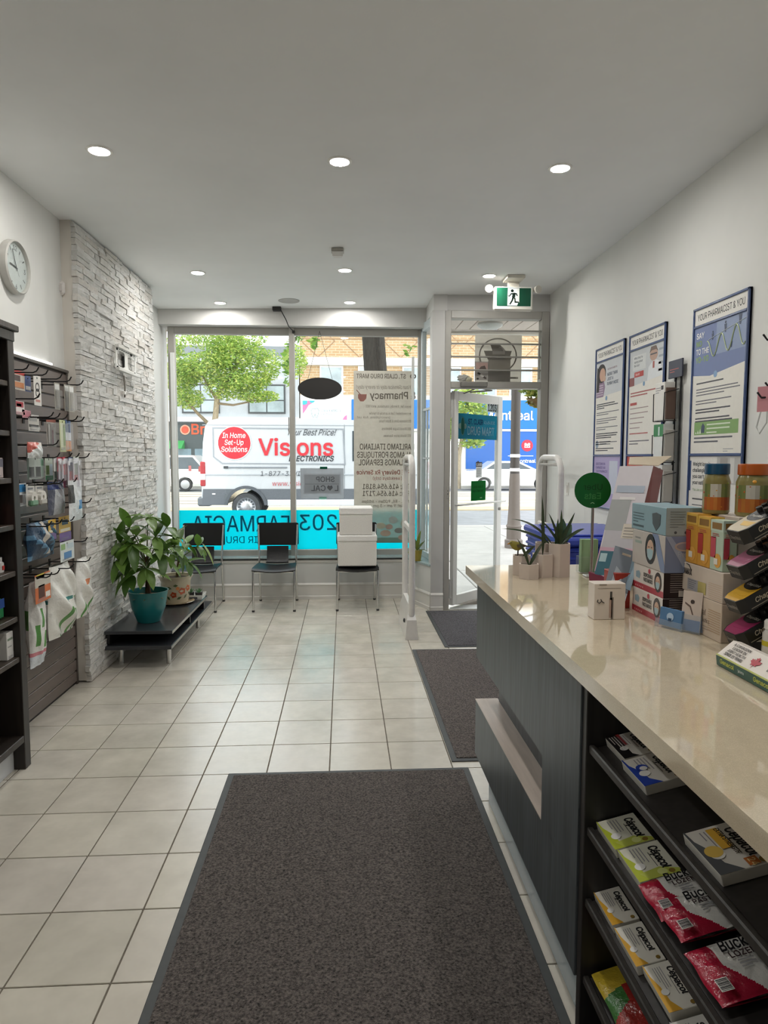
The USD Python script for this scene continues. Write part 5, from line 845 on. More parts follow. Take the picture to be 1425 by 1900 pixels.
def lozenge_box(z, y, L, D, name, label, wave, txt='C\u00e9pacol', base='dcd8d0', extra=None, v0=.012, tilt=0, tag2=None, th=.022):
    f_ = shelf_fr(z, y, v0); t = T(name, label, 'box', f_.o)
    P(t, 'carton', MB().box((0, 0, 0), (L, D, th), base, .0012, f_), card); d = th + .0003; mb = MB(); F2 = Fr(f_.at(0, 0, d), f_.u, f_.v, f_.n)
    mb.poly(F2, [(0, .0), (L, .0), (L, D * .42), (L * .8, D * .22), (L * .5, D * .17), (L * .25, D * .05), (0, D * .03)], wave, .0006)
    if extra: extra(mb, F2, L, D)
    mb.text(F2, txt, L * .14, D * .66, D * .20, '16161a', 'l', L * .66, .12, True, .0012).rect(F2, L * .30, D * .575, L * .72, D * .59, '333338', .0010)
    mb.lines(F2, L * .10, D * .46, L * .5, 4, D * .075, D * .022, '8c8a90', int(y * 100), .001).disc(F2, L * .92, D * .80, D * .07, '8a6f2e', .0012).disc(F2, L * .62, D * .22, D * .12, 'eceae6', .0012)
    if tag2: tag2(mb, F2, L, D)
    P(t, 'print', mb, card); return t
def dark(mb, F2, L, D): mb.rect(F2, 0, 0, L, D * .30, '1d1b1c', .0008).rect(F2, 0, D * .30, L * .5, D * .40, 'a03434', .0008).lines(F2, L * .06, D * .22, L * .7, 3, D * .075, D * .03, 'd9d6d2', 3, .0012)
lozenge_box(SHELF[0], 1.60, .118, .085, 'lozenge_box', 'white lozenge box with a black lower band on the top shelf', '1d1b1c', tag2=dark, v0=.03)
lozenge_box(SHELF[0], 1.478, .122, .10, 'lozenge_box', 'white lozenge box with a dark blue swirl on the top shelf', '2443a8', v0=.02, tag2=lambda mb, F2, L, D: mb.disc(F2, L * .42, D * .26, D * .13, '2443a8', .0016).disc(F2, L * .46, D * .28, D * .085, 'e4e2de', .002))
lozenge_box(SHELF[0], 1.178, .128, .105, 'lozenge_box', 'white lozenge box with a gold stripe nearest the countertop edge', '55585c', v0=.012, tag2=lambda mb, F2, L, D: mb.rect(F2, L * .08, D * .36, L * .55, D * .56, 'd9a93c', .0016).text(F2, 'EXTRA STRENGTH', L * .10, D * .50, D * .09, '3a3020', 'l', L * .6, 0, True, .002).disc(F2, L * .55, D * .2, D * .15, 'e2bf5e', .0016).rect(F2, L * .82, D * .52, L * .98, D * .72, 'b5682e', .0016).text(F2, '24', L * .85, D * .56, D * .12, 'f0d9a0', d=.002))
for k, y in enumerate((1.60, 1.476)): lozenge_box(SHELF[1], y, .121, .098, 'lozenge_box', ['lime green lozenge box at the far end of the second shelf', 'lime green lozenge box next to the red cough drop bags'][k], 'b5c03a', base='dedccb', v0=.012 + .004 * k, tag2=lambda mb, F2, L, D: mb.poly(F2, [(L * .8, D * .1), (L, D * .25), (L, D * .98), (L * .9, D * .98), (L * .74, D * .6)], 'b9c255', .0009).disc(F2, L * .88, D * .6, D * .11, 'd3d98a', .0012))
for k, (y, dz) in enumerate(((1.604, 0), (1.472, .001), (1.335, .012))): lozenge_box(SHELF[2] + dz, y, .122, .068, 'lozenge_box', ['honey yellow lozenge box at the far end of the third shelf', 'honey yellow lozenge box second from the far end of the third shelf', 'honey yellow lozenge box set forward beside the striped pack'][k], 'dba634', base='e3dfd4', v0=.012 + (.006 if k == 2 else 0))
lozenge_box(SHELF[2], 1.205, .12, .070, 'throat_lozenge_box', 'white throat lozenge box at the lower right of the third shelf', 'b9b9bd', txt='Strepsils', base='dfdcd6', v0=.014)
def cough_bag(z, y, w, h, sub, label, seal, seed):
    f_ = shelf_fr(z, y - h, .008, True); f_.o = f_.o + f_.n * .004; t = T('cough_drop_bag', label, 'bag', f_.o, 'red and white cough drop bags')
    R2 = 'a31f38'; P(t, 'pouch', bag(MB(), Fr(f_.at(0, 0, .016), f_.u, f_.v), w, h, .034, lambda u, v: R2 if u < .27 + .7 * max(0, .50 - v) ** 1.3 else 'd9d7d2', seed, 60, 54, .25), film)
    F2 = Fr(f_.at(0, 0, .036), f_.u, f_.v); mb = MB()
    mb.text(F2, "Buckley's", w * .33, h * .68, h * .20, '161518', 'l', w * .62, .1, True).text(F2, sub, w * .38, h * .54, h * .10, '3c2a2c', 'l', w * .5, 0, True)
    mb.disc(F2, w * .74, h * .33, h * .12, 'c9cdca', .0008, h * .10).disc(F2, w * .74, h * .33, h * .10, seal, .0012, h * .08).lines(F2, w * .42, h * .46, w * .18, 3, .007, .003, '9a989a', seed, .0008).rect(F2, w * .06, h * .06, w * .2, h * .28, 'd5d2cc', .0006)
    for k in range(9): mb.rect(F2, w * .07, h * (.07 + .022 * k), w * .19, h * (.078 + .022 * k + .004 * (k % 3)), '2c2a2c', .001)
    P(t, 'print', mb, card)
cough_bag(SHELF[1], 1.352, .16, .115, 'LOZENGES', 'red and white cough drop bag tucked behind another on the second shelf', 'c9a08a', 21)
cough_bag(SHELF[1] + .012, 1.272, .165, .11, 'PASTILLES', 'shiny red and white cough drop bag lying over its neighbour', 'aeb8b4', 22)
cough_bag(SHELF[1], 1.150, .165, .125, 'LOZENGES', 'red and white cough drop bag with a brown round seal', '7a3f2a', 23)
t = T('fruit_candy_bag', 'red, yellow and green fruit sweet bag on the lowest shelf', 'bag', (.65, 1.45, SHELF[3])); f_ = shelf_fr(SHELF[3], 1.33, .008, True)
P(t, 'pouch', bag(MB(), Fr(f_.at(0, 0, .022), f_.u, f_.v), .17, .26, .042, lambda u, v: ('b9a032' if u < .38 + .1 * v else '5f7430') if v > .68 + .15 * u and u < .6 else ('41733a' if u < .30 and v > .42 + .4 * u else ('c98858' if abs((u - .62) ** 2 + (v - .45) ** 2 - .03) < .006 or abs((u - .75) ** 2 + (v - .5) ** 2 - .05) < .006 else ('6d1f1c' if (u - .66) ** 2 + (v - .48) ** 2 < .03 else '98302a'))), 31, 56, 60, .3), film)
# ================================================================ things on the counter
CT = 1.0402
pk = T('hexagon_planter', 'cluster of pale hexagonal planter cells with grass-like plants on the counter end', 'planter', (.86, 2.84, CT))
def hexa(x, y, r, h, name='cell'):
    o = Polygon([(x + r * math.cos(a), y + r * math.sin(a)) for a in np.arange(6) * math.pi / 3 + .26]).buffer(.003); i = o.buffer(-.007); mb = MB(); f_ = Fr((0, 0, 0), (1, 0, 0), (0, 1, 0))
    mb.prism(o.difference(i), CT, CT + h, 'cdbfb4', f_).prism(i, CT, CT + h - .012, '4a3d33', f_); return P(pk, name, mb, white_cer)
hexa(.782, 2.785, .043, .062); hexa(.852, 2.825, .045, .098); hexa(.928, 2.835, .047, .142); hexa(.775, 2.875, .040, .085); hexa(.89, 2.915, .046, .135)
for b_, d, L_, dr, c in (((.782, 2.785, 1.09), (-.25, 0, 1), .13, .5, '3d4a30'), ((.782, 2.785, 1.09), (.5, -.1, 1), .13, .7, '3d4a30'), ((.852, 2.825, 1.13), (.02, 0, 1), .26, .2, '35402c'), ((.90, 2.84, 1.17), (-.5, 0, .9), .24, 1.3, '38452e'), ((.90, 2.84, 1.17), (-.9, 0, .7), .24, .9, '38452e'), ((.928, 2.835, 1.17), (-.2, 0, 1), .15, .4, '34432c'), ((.928, 2.835, 1.17), (.1, 0, 1), .16, .3, '3b4d30'), ((.928, 2.835, 1.17), (.45, 0, 1), .16, .1, '34432c'), ((.928, 2.835, 1.17), (.8, 0, .8), .20, 1.2, '3b4d30'), ((.928, 2.835, 1.17), (-.45, .1, 1), .14, .5, '34432c'), ((.915, 2.85, 1.17), (.15, .1, 1), .12, .2, '3f5236'), ((.89, 2.915, 1.165), (-.15, 0, 1), .10, .3, '34432c'), ((.775, 2.875, 1.11), (.6, 0, .7), .10, .9, '3d4a30')):
    P(pk, 'blade', leaf(MB(), b_, d, (0.15 - d[0] * .6, -.8, .35), L_, .015, dr, c, 8), leaf_m)
P(pk, 'round_leaf', leaf(MB(), (.93, 2.86, 1.17), (.25, .1, 1), (0, -1, .2), .12, .055, .2, '3f5a48', 6), leaf_m); P(pk, 'round_leaf', leaf(MB(), (.935, 2.86, 1.17), (.55, .1, .8), (0, -1, .2), .11, .045, .2, '456350', 6), leaf_m)
bd = T('bird_figurine', 'small olive and yellow bird figurine on the low planter cell', 'figurine', (.76, 2.87, 1.12)); bx = np.array([.752, 2.865, 1.165])
P(bd, 'body', MB().hull([bx + p for p in (np.array([[math.cos(a) * math.cos(e) * .026, math.sin(a) * math.cos(e) * .015, math.sin(e) * .018] for a in np.arange(12) * math.pi / 6 for e in (-1.2, -.6, 0, .6, 1.2)]))] + [bx + (-.024, 0, .014) + p for p in (np.array([[math.cos(a) * math.cos(e) * .013, math.sin(a) * math.cos(e) * .011, math.sin(e) * .012] for a in np.arange(10) * math.pi / 5 for e in (-1, 0, 1)]))], '8f8432', 60), matte)
P(bd, 'wing', MB().hull([bx + q for q in ((-.008, -.016, .010), (.020, -.014, .012), (.045, -.004, .002), (.018, -.016, -.004), (-.004, -.017, -.002))], '5a4d33'), matte); P(bd, 'tail', MB().hull([bx + q for q in ((.020, -.004, .004), (.020, .004, .004), (.066, -.005, .002), (.066, .005, .002), (.02, 0, -.002), (.066, 0, -.002))], '4a4230'), matte)
P(bd, 'beak', MB().hull([bx + q for q in ((-.036, -.004, .016), (-.036, .004, .016), (-.036, 0, .008), (-.047, 0, .010))], 'c98a3a'), matte); P(bd, 'stake', MB().cyl(bx + (0, 0, -.06), bx + (.004, 0, -.012), .003, '3a3530', 8), matte); P(bd, 'eye', MB().ball(bx + (-.030, -.010, .018), .002, '101010', 1), gloss)
ue = T('round_stand_sign', 'round green sign on a thin rod, seen from behind', 'sign', (1.06, 2.80, CT)); fu = Fr((1.055, 2.80, 1.411), (-1, .15, 0), (0, 0, 1), (-.15, -1, 0))
P(ue, 'disc', MB().prism(Point(0, 0).buffer(.0755, 20), -.002, .002, '0b5a24', fu), gloss)
P(ue, 'print', MB().text(fu, 'Uber', 0, .002, .026, '063d17', 'c', .09, 0, False, .0026).text(fu, 'Eats', 0, -.036, .026, '2f7a3c', 'c', .09, 0, True, .0026).poly(fu, [(-.008, -.057), (0, -.053), (.008, -.057), (.008, -.054), (0, -.05), (-.008, -.054)], '8fc08f', .0026), gloss, label='reversed lettering showing through the disc')
P(ue, 'rod', MB().cyl((1.058, 2.80, CT), (1.057, 2.80, 1.337), .006, 'b5b2ae', 12), steel); P(ue, 'foot', MB().box((1.03, 2.78, CT), (1.09, 2.83, CT + .008), 'c9cbc9', .002), gloss)
lh = T('acrylic_leaflet_holder', 'clear acrylic holder with green leaflets behind the round sign', 'leaflet holder', (1.07, 2.90, CT)); P(lh, 'holder', MB().box((1.035, 2.875, CT), (1.13, 2.93, CT + .075), 'aeb8b4', .003), blister); P(lh, 'leaflets', MB().box((1.045, 2.888, CT + .003), (1.12, 2.92, CT + .15), '8fae86', .002), paper)
ld = T('leaflet_display', 'red cardboard leaflet display leaning back with a pale faded front', 'display', (1.08, 2.62, CT)); bl, br, tl, tr2 = (np.array(q) for q in ((.995, 2.60, 1.10), (1.10, 2.53, 1.10), (1.128, 2.70, 1.515), (1.235, 2.63, 1.518))); dp = np.array([.085, .09, -.02])
P(ld, 'front_panel', MB().hull([bl, br, tl, tr2] + [q + dp * .03 for q in (bl, br, tl, tr2)], 'd3cdd3'), card, label='pale front panel'); P(ld, 'carcass', MB().hull([q + dp * .035 for q in (bl, br, tl, tr2)] + [q + dp for q in (tl, tr2)] + [np.array([1.14, 2.70, CT + .001]), np.array([1.20, 2.62, CT + .001])], '7a2420'), card)
P(ld, 'top_flap', MB().hull([tl + (.045, .02, .005), tr2 + (.03, .02, -.002), tr2 + (.115, .08, .036), tl + (.075, .08, .034), tl + (.045, .02, .008), tr2 + (.03, .02, .001), tr2 + (.115, .08, .039), tl + (.075, .08, .037)], 'c3b49d'), card)
fl_ = Fr(bl, br - bl, np.cross(np.cross(br - bl, tl - bl), br - bl)); w_ = np.linalg.norm(br - bl); mb = MB(); up = np.dot(tl - bl, fl_.v); sk = np.dot(tl - bl, fl_.u) / up
def skr(x0, y0, x1, y1, c, d=.001): mb.poly(fl_, [(x0 + y0 * sk, y0), (x1 + y0 * sk, y0), (x1 + y1 * sk, y1), (x0 + y1 * sk, y1)], c, d)
skr(0, 0, w_, .10, 'c9a0b0'); skr(.005, .10, w_, .17, 'b9b6bc'); skr(0, .17, w_ * .6, .30, 'a3a6a6'); skr(w_ * .55, .14, w_ * .95, .20, 'cfc6b8', .002); skr(.01, .33, w_ - .01, .36, 'a9b4c4', .002); skr(.03, .30, .09, .312, 'e3e0e0', .002)
for k in range(4): skr(w_ * .6, .145 + .012 * k, w_ * .9, .149 + .012 * k, '9a948c', .003)
P(ld, 'print', mb, card); P(ld, 'tray', MB().hull([(.985, 2.62, CT + .001), (1.09, 2.50, CT + .001), (.995, 2.64, CT + .001), (1.10, 2.54, CT + .001), (.975, 2.61, CT + .055), (1.05, 2.50, CT + .030), (.985, 2.62, CT + .055), (1.06, 2.51, CT + .030)], '7d2748'), card, label='plum front tray')
for k, (q, c) in enumerate((((.995, 2.595, 1.085), '3f6a78'), ((1.04, 2.565, 1.09), 'b98a4a'))): fq = Fr(q, (.105, -.07, 0), (.1, .07, .30)); P(ld, 'leaflet', MB().box((0, 0, .004), (.055 if k == 0 else .035, .10, .008), c, 0, fq).rect(fq, .004, .055, .03, .09, 'a9c4c9', .0088), paper)
lf = T('silver_leaflet', 'silver-blue folded leaflet propped against the red display', 'leaflet', (.94, 2.2, 1.1)); a, b, c, e = (np.array(q) for q in ((.94, 2.27, 1.245), (1.01, 2.23, 1.223), (.945, 2.17, 1.095), (.885, 2.21, 1.127))); n_ = np.cross(b - a, e - a); n_ /= np.linalg.norm(n_); n_ *= -np.sign(np.dot(n_, a - [0, 0, 1.55])) 
P(lf, 'sheet', MB().hull([q + s * n_ * .001 for q in (a, b, c, e) for s in (0, 1)], '6c747e'), card); m_ = lambda s, t: a + (b - a) * s + (e - a) * t + n_ * .0016
P(lf, 'print', MB().add([m_(.78, .02), m_(1, 0), m_(1, 1), m_(.78, .98)], [[0, 1, 2, 3], [3, 2, 1, 0]], 'b5cfe0').add([m_(.25, .5), m_(.5, .62), m_(.62, .95), m_(.2, .95)], [[0, 1, 2, 3], [3, 2, 1, 0]], 'c9d0d6').add([m_(.35, .12), m_(.7, .12), m_(.7, .18), m_(.35, .18)], [[0, 1, 2, 3], [3, 2, 1, 0]], 'd9c9b5'), card)
P(lf, 'fold', MB().hull([e, c, e + (.02, -.03, -.045), c + (-.02, -.03, -.02), e + (.0, -.002, -.002)], 'b9bfc6'), card)
FL = lambda lo, hi: Fr((lo[0], hi[1], lo[2]), (0, -1, 0), (0, 0, 1)); FF = lambda lo, hi: Fr((lo[0], lo[1], lo[2]), (1, 0, 0), (0, 0, 1))
def counter_box(name, label, lo, hi, c, left=None, front=None, cat='box', group=None, front_c=None, b=.0015):
    t = T(name, label, cat, ((lo[0] + hi[0]) / 2, (lo[1] + hi[1]) / 2, lo[2]), group); P(t, 'carton', MB().box(lo, hi, c, b), card); mb = MB(); w, d, h = hi[0] - lo[0], hi[1] - lo[1], hi[2] - lo[2]
    if front_c: mb.rect(FF(lo, hi), 0, 0, w, h, front_c, .0003)
    if left: left(mb, FL(lo, hi), d, h)
    if front: front(mb, FF(lo, hi), w, h)
    if mb.n: P(t, 'print', mb, card)
    return t
def face(mb, f, x, y, s, hair, masked='9fb8bf'):
    mb.disc(f, x, y - s * .05, s * .92, hair, .0008, s * 1.2).disc(f, x, y - s * .12, s * .58, 'c9a58c', .0012, s * .8).rect(f, x - s * .34, y + s * .05, x - s * .14, y + s * .12, '3a2a22', .0016).rect(f, x + s * .14, y + s * .05, x + s * .34, y + s * .12, '3a2a22', .0016).poly(f, [(x - s * .55, y - s * .12), (x, y - s * .02), (x + s * .55, y - s * .12), (x + s * .42, y - s * .7), (x, y - s * .95), (x - s * .42, y - s * .7)], masked, .0018)
counter_box('card_box', 'small white card box with a slim bottle picture at the front of the counter', (.785, 2.045, CT), (.885, 2.10, CT + .115), 'ded2c6', None, lambda mb, f, w, h: mb.rect(f, .055, 0, .062, h * .62, '8a7f76').rect(f, .048, .006, .058, h * .6, 'b59a8c').rect(f, .050, h * .55, .057, h * .78, '4a4644').tube([f.at(.012, h * .56, .001), f.at(.009, h * .50, .001), f.at(.016, h * .46, .001), f.at(.024, h * .52, .001), f.at(.020, h * .57, .001), f.at(.026, h * .49, .001), f.at(.032, h * .47, .001)], .0012, '2f2d2d', 6).rect(f, .01, h * .86, .085, h * .875, 'a89c92').lines(f, .015, h * .95, .06, 1, .01, .004, 'a09488'), 'card box')
t = counter_box('red_carton', 'red carton end showing between the card box and the mask boxes', (.915, 2.20, CT), (.968, 2.30, CT + .12), '9a2f22')
bars = lambda n, c: (lambda mb, f, w, h: [mb.rect(f, w * .18, h * (.92 - k * .085), w * (.55 + .35 * ((k * 37) % 10) / 10), h * (.945 - k * .085), c) for k in range(n)] + [mb.rect(f, w * .42, h * .06, w * .62, h * .3, 'cfc6bd', .0008)] and None)
def masks(mb, f, w, h):
    mb.rect(f, 0, 0, w, h * .24, 'a8323e').rect(f, 0, h * .24, w, h * .27, 'dcb9b5').text(f, 'DISPOSABLE', w * .36, h * .58, h * .15, '5c5a58', 'l', w * .30, 0, True, .001).text(f, 'FACE MASKS', w * .36, h * .38, h * .15, '5c5a58', 'l', w * .30, 0, True, .001)
    mb.poly(f, [(w * .10, h * .45), (w * .22, h * .42), (w * .25, h * .62), (w * .20, h * .74), (w * .10, h * .68)], '8fa9b5', .001).disc(f, w * .55, h * .85, h * .10, 'b5404a', .001); face(mb, f, w * .83, h * .56, h * .33, '33261f')
    for k in range(5): mb.disc(f, w * (.1 + .06 * k), h * .10, h * .04, 'd59a98', .001)
counter_box('mask_box', 'red and white mask box at the bottom of the mask stack', (.972, 1.976, CT), (1.085, 2.19, CT + .079), 'd9d2ca', masks, bars(9, 'a59a92'), front_c='2b1c1c', group='red and white mask boxes')
counter_box('mask_box', 'red and white mask box lying on the other red one', (.974, 1.978, CT + .080), (1.087, 2.192, CT + .159), 'd9d2ca', masks, bars(9, 'a59a92'), front_c='2b1c1c', group='red and white mask boxes')
counter_box('mask_box', 'grey-blue mask box with a masked dark-haired face', (.971, 1.97, CT + .160), (1.085, 2.20, CT + .272), 'bfb6ae', lambda mb, f, w, h: (mb.poly(f, [(w * .62, h), (w * .8, h), (w, h * .2), (w, 0), (w * .9, 0)], '7d8aa8', .0008), mb.rect(f, .02, h * .75, .06, h * .8, '8f8a84'), mb.rect(f, .02, h * .62, .07, h * .70, '9aa59a'), face(mb, f, w * .58, h * .56, h * .36, '221a18')) and None,
    lambda mb, f, w, h: (mb.rect(f, 0, 0, w, h, '76809a', .0003), mb.poly(f, [(0, h), (w * .15, h), (w * .85, 0), (w * .6, 0)], '97a0b4', .0008), mb.disc(f, w * .55, h * .72, w * .3, 'b09f97', .0011, h * .13), mb.disc(f, w * .55, h * .72, w * .24, '8c8790', .0014, h * .09), mb.text(f, 'Freeflow', w * .35, h * .44, h * .14, 'a9adb8', 'l', w * .5, 0, False, .0014), mb.text(f, '3', w * .52, h * .12, h * .14, '333a52', d=.0014), mb.rect(f, w * .82, h * .1, w * .98, h * .3, 'c9b8a8', .0014)) and None)
counter_box('mask_box', 'teal-blue mask box with a shield emblem on top of the stack', (.972, 1.972, CT + .273), (1.092, 2.215, CT + .358), '84a0aa', lambda mb, f, w, h: (mb.poly(f, [(w * .62, h * .72), (w * .74, h * .78), (w * .86, h * .72), (w * .85, h * .35), (w * .74, h * .1), (w * .64, h * .35)], '454a4e', .0008), mb.lines(f, w * .05, h * .62, w * .4, 4, h * .11, h * .045, '52666e', 4), mb.rect(f, w * .05, h * .12, w * .38, h * .2, '3a4a52')) and None,
    lambda mb, f, w, h: (mb.rect(f, 0, 0, w, h, '9aa3a3', .0003), mb.rect(f, w * .6, h * .05, w, h, '7d979e', .0005), mb.lines(f, w * .1, h * .85, w * .42, 7, h * .09, h * .03, '7d8484', 6, .0008), [mb.disc(f, w * q, h * .12, h * .05, '4a5054', .001) for q in (.25, .52, .78)]) and None)
def amax(mb, f, w, h):
    mb.text(f, 'AMAX', w * .05, h * .60, h * .20, '3a3634', 'l', w * .2, 0, True, .001).poly(f, [(w * .18, h * .95), (w * .25, h * .78), (w * .24, h * .76), (w * .17, h * .92), (w * .1, h * .96), (w * .1, h * .98)], '3a3634', .001).rect(f, w * .15, h * .08, w * .62, h * .48, 'aaa8ac', .0008).rect(f, w * .42, h * .08, w * .62, h * .48, 'b9ab6a', .001)
    mb.lines(f, w * .18, h * .42, w * .2, 5, h * .07, h * .025, '7d7c82', 2, .0014)
    for k in range(8): mb.rect(f, w * .68, h * (.06 + .07 * k), w * .99, h * (.075 + .07 * k), 'c7a98c', .001)
counter_box('white_carton', 'white carton with an arched logo under the orange boxes', (1.033, 1.76, CT + .110), (1.085, 1.98, CT + .195), 'd0c2b4', amax, None, 'box')
counter_box('white_carton', 'white carton with curved lines directly on the countertop behind the leaflets', (1.033, 1.76, CT), (1.085, 1.97, CT + .109), 'cdbca9', lambda mb, f, w, h: (mb.text(f, 'Oral', w * .42, h * .55, h * .16, '8a7c74', 'l', w * .2, .1, False, .001), mb.text(f, 'Probiotics', w * .42, h * .36, h * .12, '9a8c82', 'l', w * .3, 0, False, .001), [mb.rect(f, w * .68, h * (.2 + .06 * k), w * .98, h * (.215 + .06 * k), 'b5946e', .001) for k in range(10)], mb.lines(f, w * .4, h * .25, w * .3, 3, h * .07, h * .02, 'a8988c', 5, .001)) and None, None, 'box')
def gum(c1, c2, c3):
    def f_(mb, f, w, h): mb.rect(f, 0, h * .78, w, h, c3, .0006).rect(f, w * .12, h * .82, w * .88, h * .95, '8f6a34', .001).rect(f, w * .05, h * .25, w * .45, h * .66, c2, .001).lines(f, w * .15, h * .72, w * .6, 3, h * .035, h * .014, 'b5544a', 3, .001).disc(f, w * .62, h * .2, w * .28, 'e0a54a', .001, h * .14).rect(f, w * .35, h * .12, w * .65, h * .24, 'e3ddd2', .0016)
    return f_
for k, (y0, y1, c, g_, lb) in enumerate(((1.907, 1.975, 'cf9638', gum('', 'b03a30', 'd9b050'), 'tall orange vitamin box, the left of two'), (1.838, 1.905, 'cf9638', gum('', 'b03a30', 'd9b050'), 'tall orange vitamin box with a white strip, the right of two'), (1.772, 1.836, 'b9c9b5', gum('', 'c04a58', 'c3d4c6'), 'tall pale green and red vitamin box beside the lip balm rack'))):
    counter_box('vitamin_box', lb, (1.036, y0, CT + .196), (1.076, y1, CT + .345 - .004 * k), c, g_, g_)
for k, (x, y, lid, lb) in enumerate(((1.098, 1.925, '174a6b', 'clear gummy vitamin jar with a blue lid'), (1.150, 1.83, 'b5591f', 'clear gummy vitamin jar with an orange lid'))):
    z = CT + .3455 - .000; t = T('vitamin_jar', lb, 'jar', (x, y, z), 'gummy vitamin jars'); r = .037 if k == 0 else .044; H = .118
    P(t, 'jar', MB().lathe([(0, 0), (r - .004, 0), (r, .006), (r, H - .022), (r * .86, H - .006), (r * .82, H)], (x, y, z), '8c8250', 28), gloss); P(t, 'lid', MB().lathe([(r * .9, H - .002), (r * .93, H), (r * .93, H + .026), (r * .88, H + .029), (0, H + .029)], (x, y, z), lid, 30), gloss)
    mb = MB()
    for i in range(22):
        a = i * 2.399; q = rnd.random(); mb.ball((x + (r - .0085) * math.cos(a), y + (r - .0085) * math.sin(a), z + .012 + .085 * q), (.0095, .0095, .009), ['c9622a', 'b8402e', '8f9a3c', 'd99a3a'][i % 4], 1)
    P(t, 'gummies', mb, gloss, kind='stuff', label='orange and red gummies')
    V = []; n_a = 9
    for i in range(n_a): a = math.radians(-175 + 120 * i / (n_a - 1)); V += [(x + (r + .0006) * math.cos(a), y + (r + .0006) * math.sin(a), z + .05), (x + (r + .0006) * math.cos(a), y + (r + .0006) * math.sin(a), z + .088)]
    mb = MB()
    for i in range(n_a - 1): mb.add([V[2 * i], V[2 * i + 2], V[2 * i + 3], V[2 * i + 1]], [[0, 1, 2, 3]], ['6a7440', '7a7f48', 'c4bfb2', 'c9c4b8', 'b9b4a6', '7d8350', '6d7845', '857f4e'][i])
    for i in range(n_a - 1): a0, a1 = V[2 * i], V[2 * i + 2]; mb.add([(a0[0], a0[1], z + .012), (a1[0], a1[1], z + .012), (a1[0], a1[1], z + .05), (a0[0], a0[1], z + .05)], [[0, 1, 2, 3]], ['a85c2c', 'b5702f', 'bb6a2e', 'c07a38', 'b5652c', 'a8562c', '9c4a2c', 'a05a34'][i])
    P(t, 'label', mb, paper, label='printed label with orange fruit')
t = T('leaflet_stack', 'upright leaflets in a clear holder in front of the white cartons', 'leaflet holder', (1.01, 1.87, CT)); fq = Fr((.985, 1.90, CT + .004), (.55, -.8, 0), (.10, .05, 1))
for k in range(4): P(t, 'leaflet', MB().box((.004 + .003 * k, .002, -.012 * k - .002), (.062 + .004 * k, .118 - .004 * k, -.012 * k), ['cdbfb5', '8f9fb8', 'b9b0aa', 'c9c0b6'][k], 0, fq), paper)
P(t, 'print', MB().rect(fq, .004, .002, .062, .035, '5a79a8').poly(fq, [(.012, .085), (.03, .075), (.04, .05), (.036, .05), (.027, .071), (.012, .08)], '6f5f58').disc(fq, .034, .088, .006, '4a3f3c', .001), paper); P(t, 'holder', MB().box((0, -.003, .0015), (.066, .05, .003), 'c9d4de', .001, fq), blister)
t = T('business_card_holder', 'small clear holder with blue cards at the foot of the mask stack', 'card holder', (.975, 1.91, CT)); fq = Fr((.945, 1.965, CT + .003), (.42, -.9, 0), (.10, .04, 1)); P(t, 'cards', MB().box((.012, .004, -.012), (.088, .058, -.001), '587fa8', .001, fq), paper)
P(t, 'print', MB().disc(fq, .05, .034, .012, 'b5cbe0').rect(fq, .044, .02, .056, .03, '2f4a6a', .001), paper); P(t, 'holder', MB().box((0, -.003, .0), (.096, .022, .003), 'c9d4de', .001, fq).box((0, -.003, -.02), (.003, .022, .003), 'c9d4de', 0, fq).box((.093, -.003, -.02), (.096, .022, .003), 'c9d4de', 0, fq), blister)
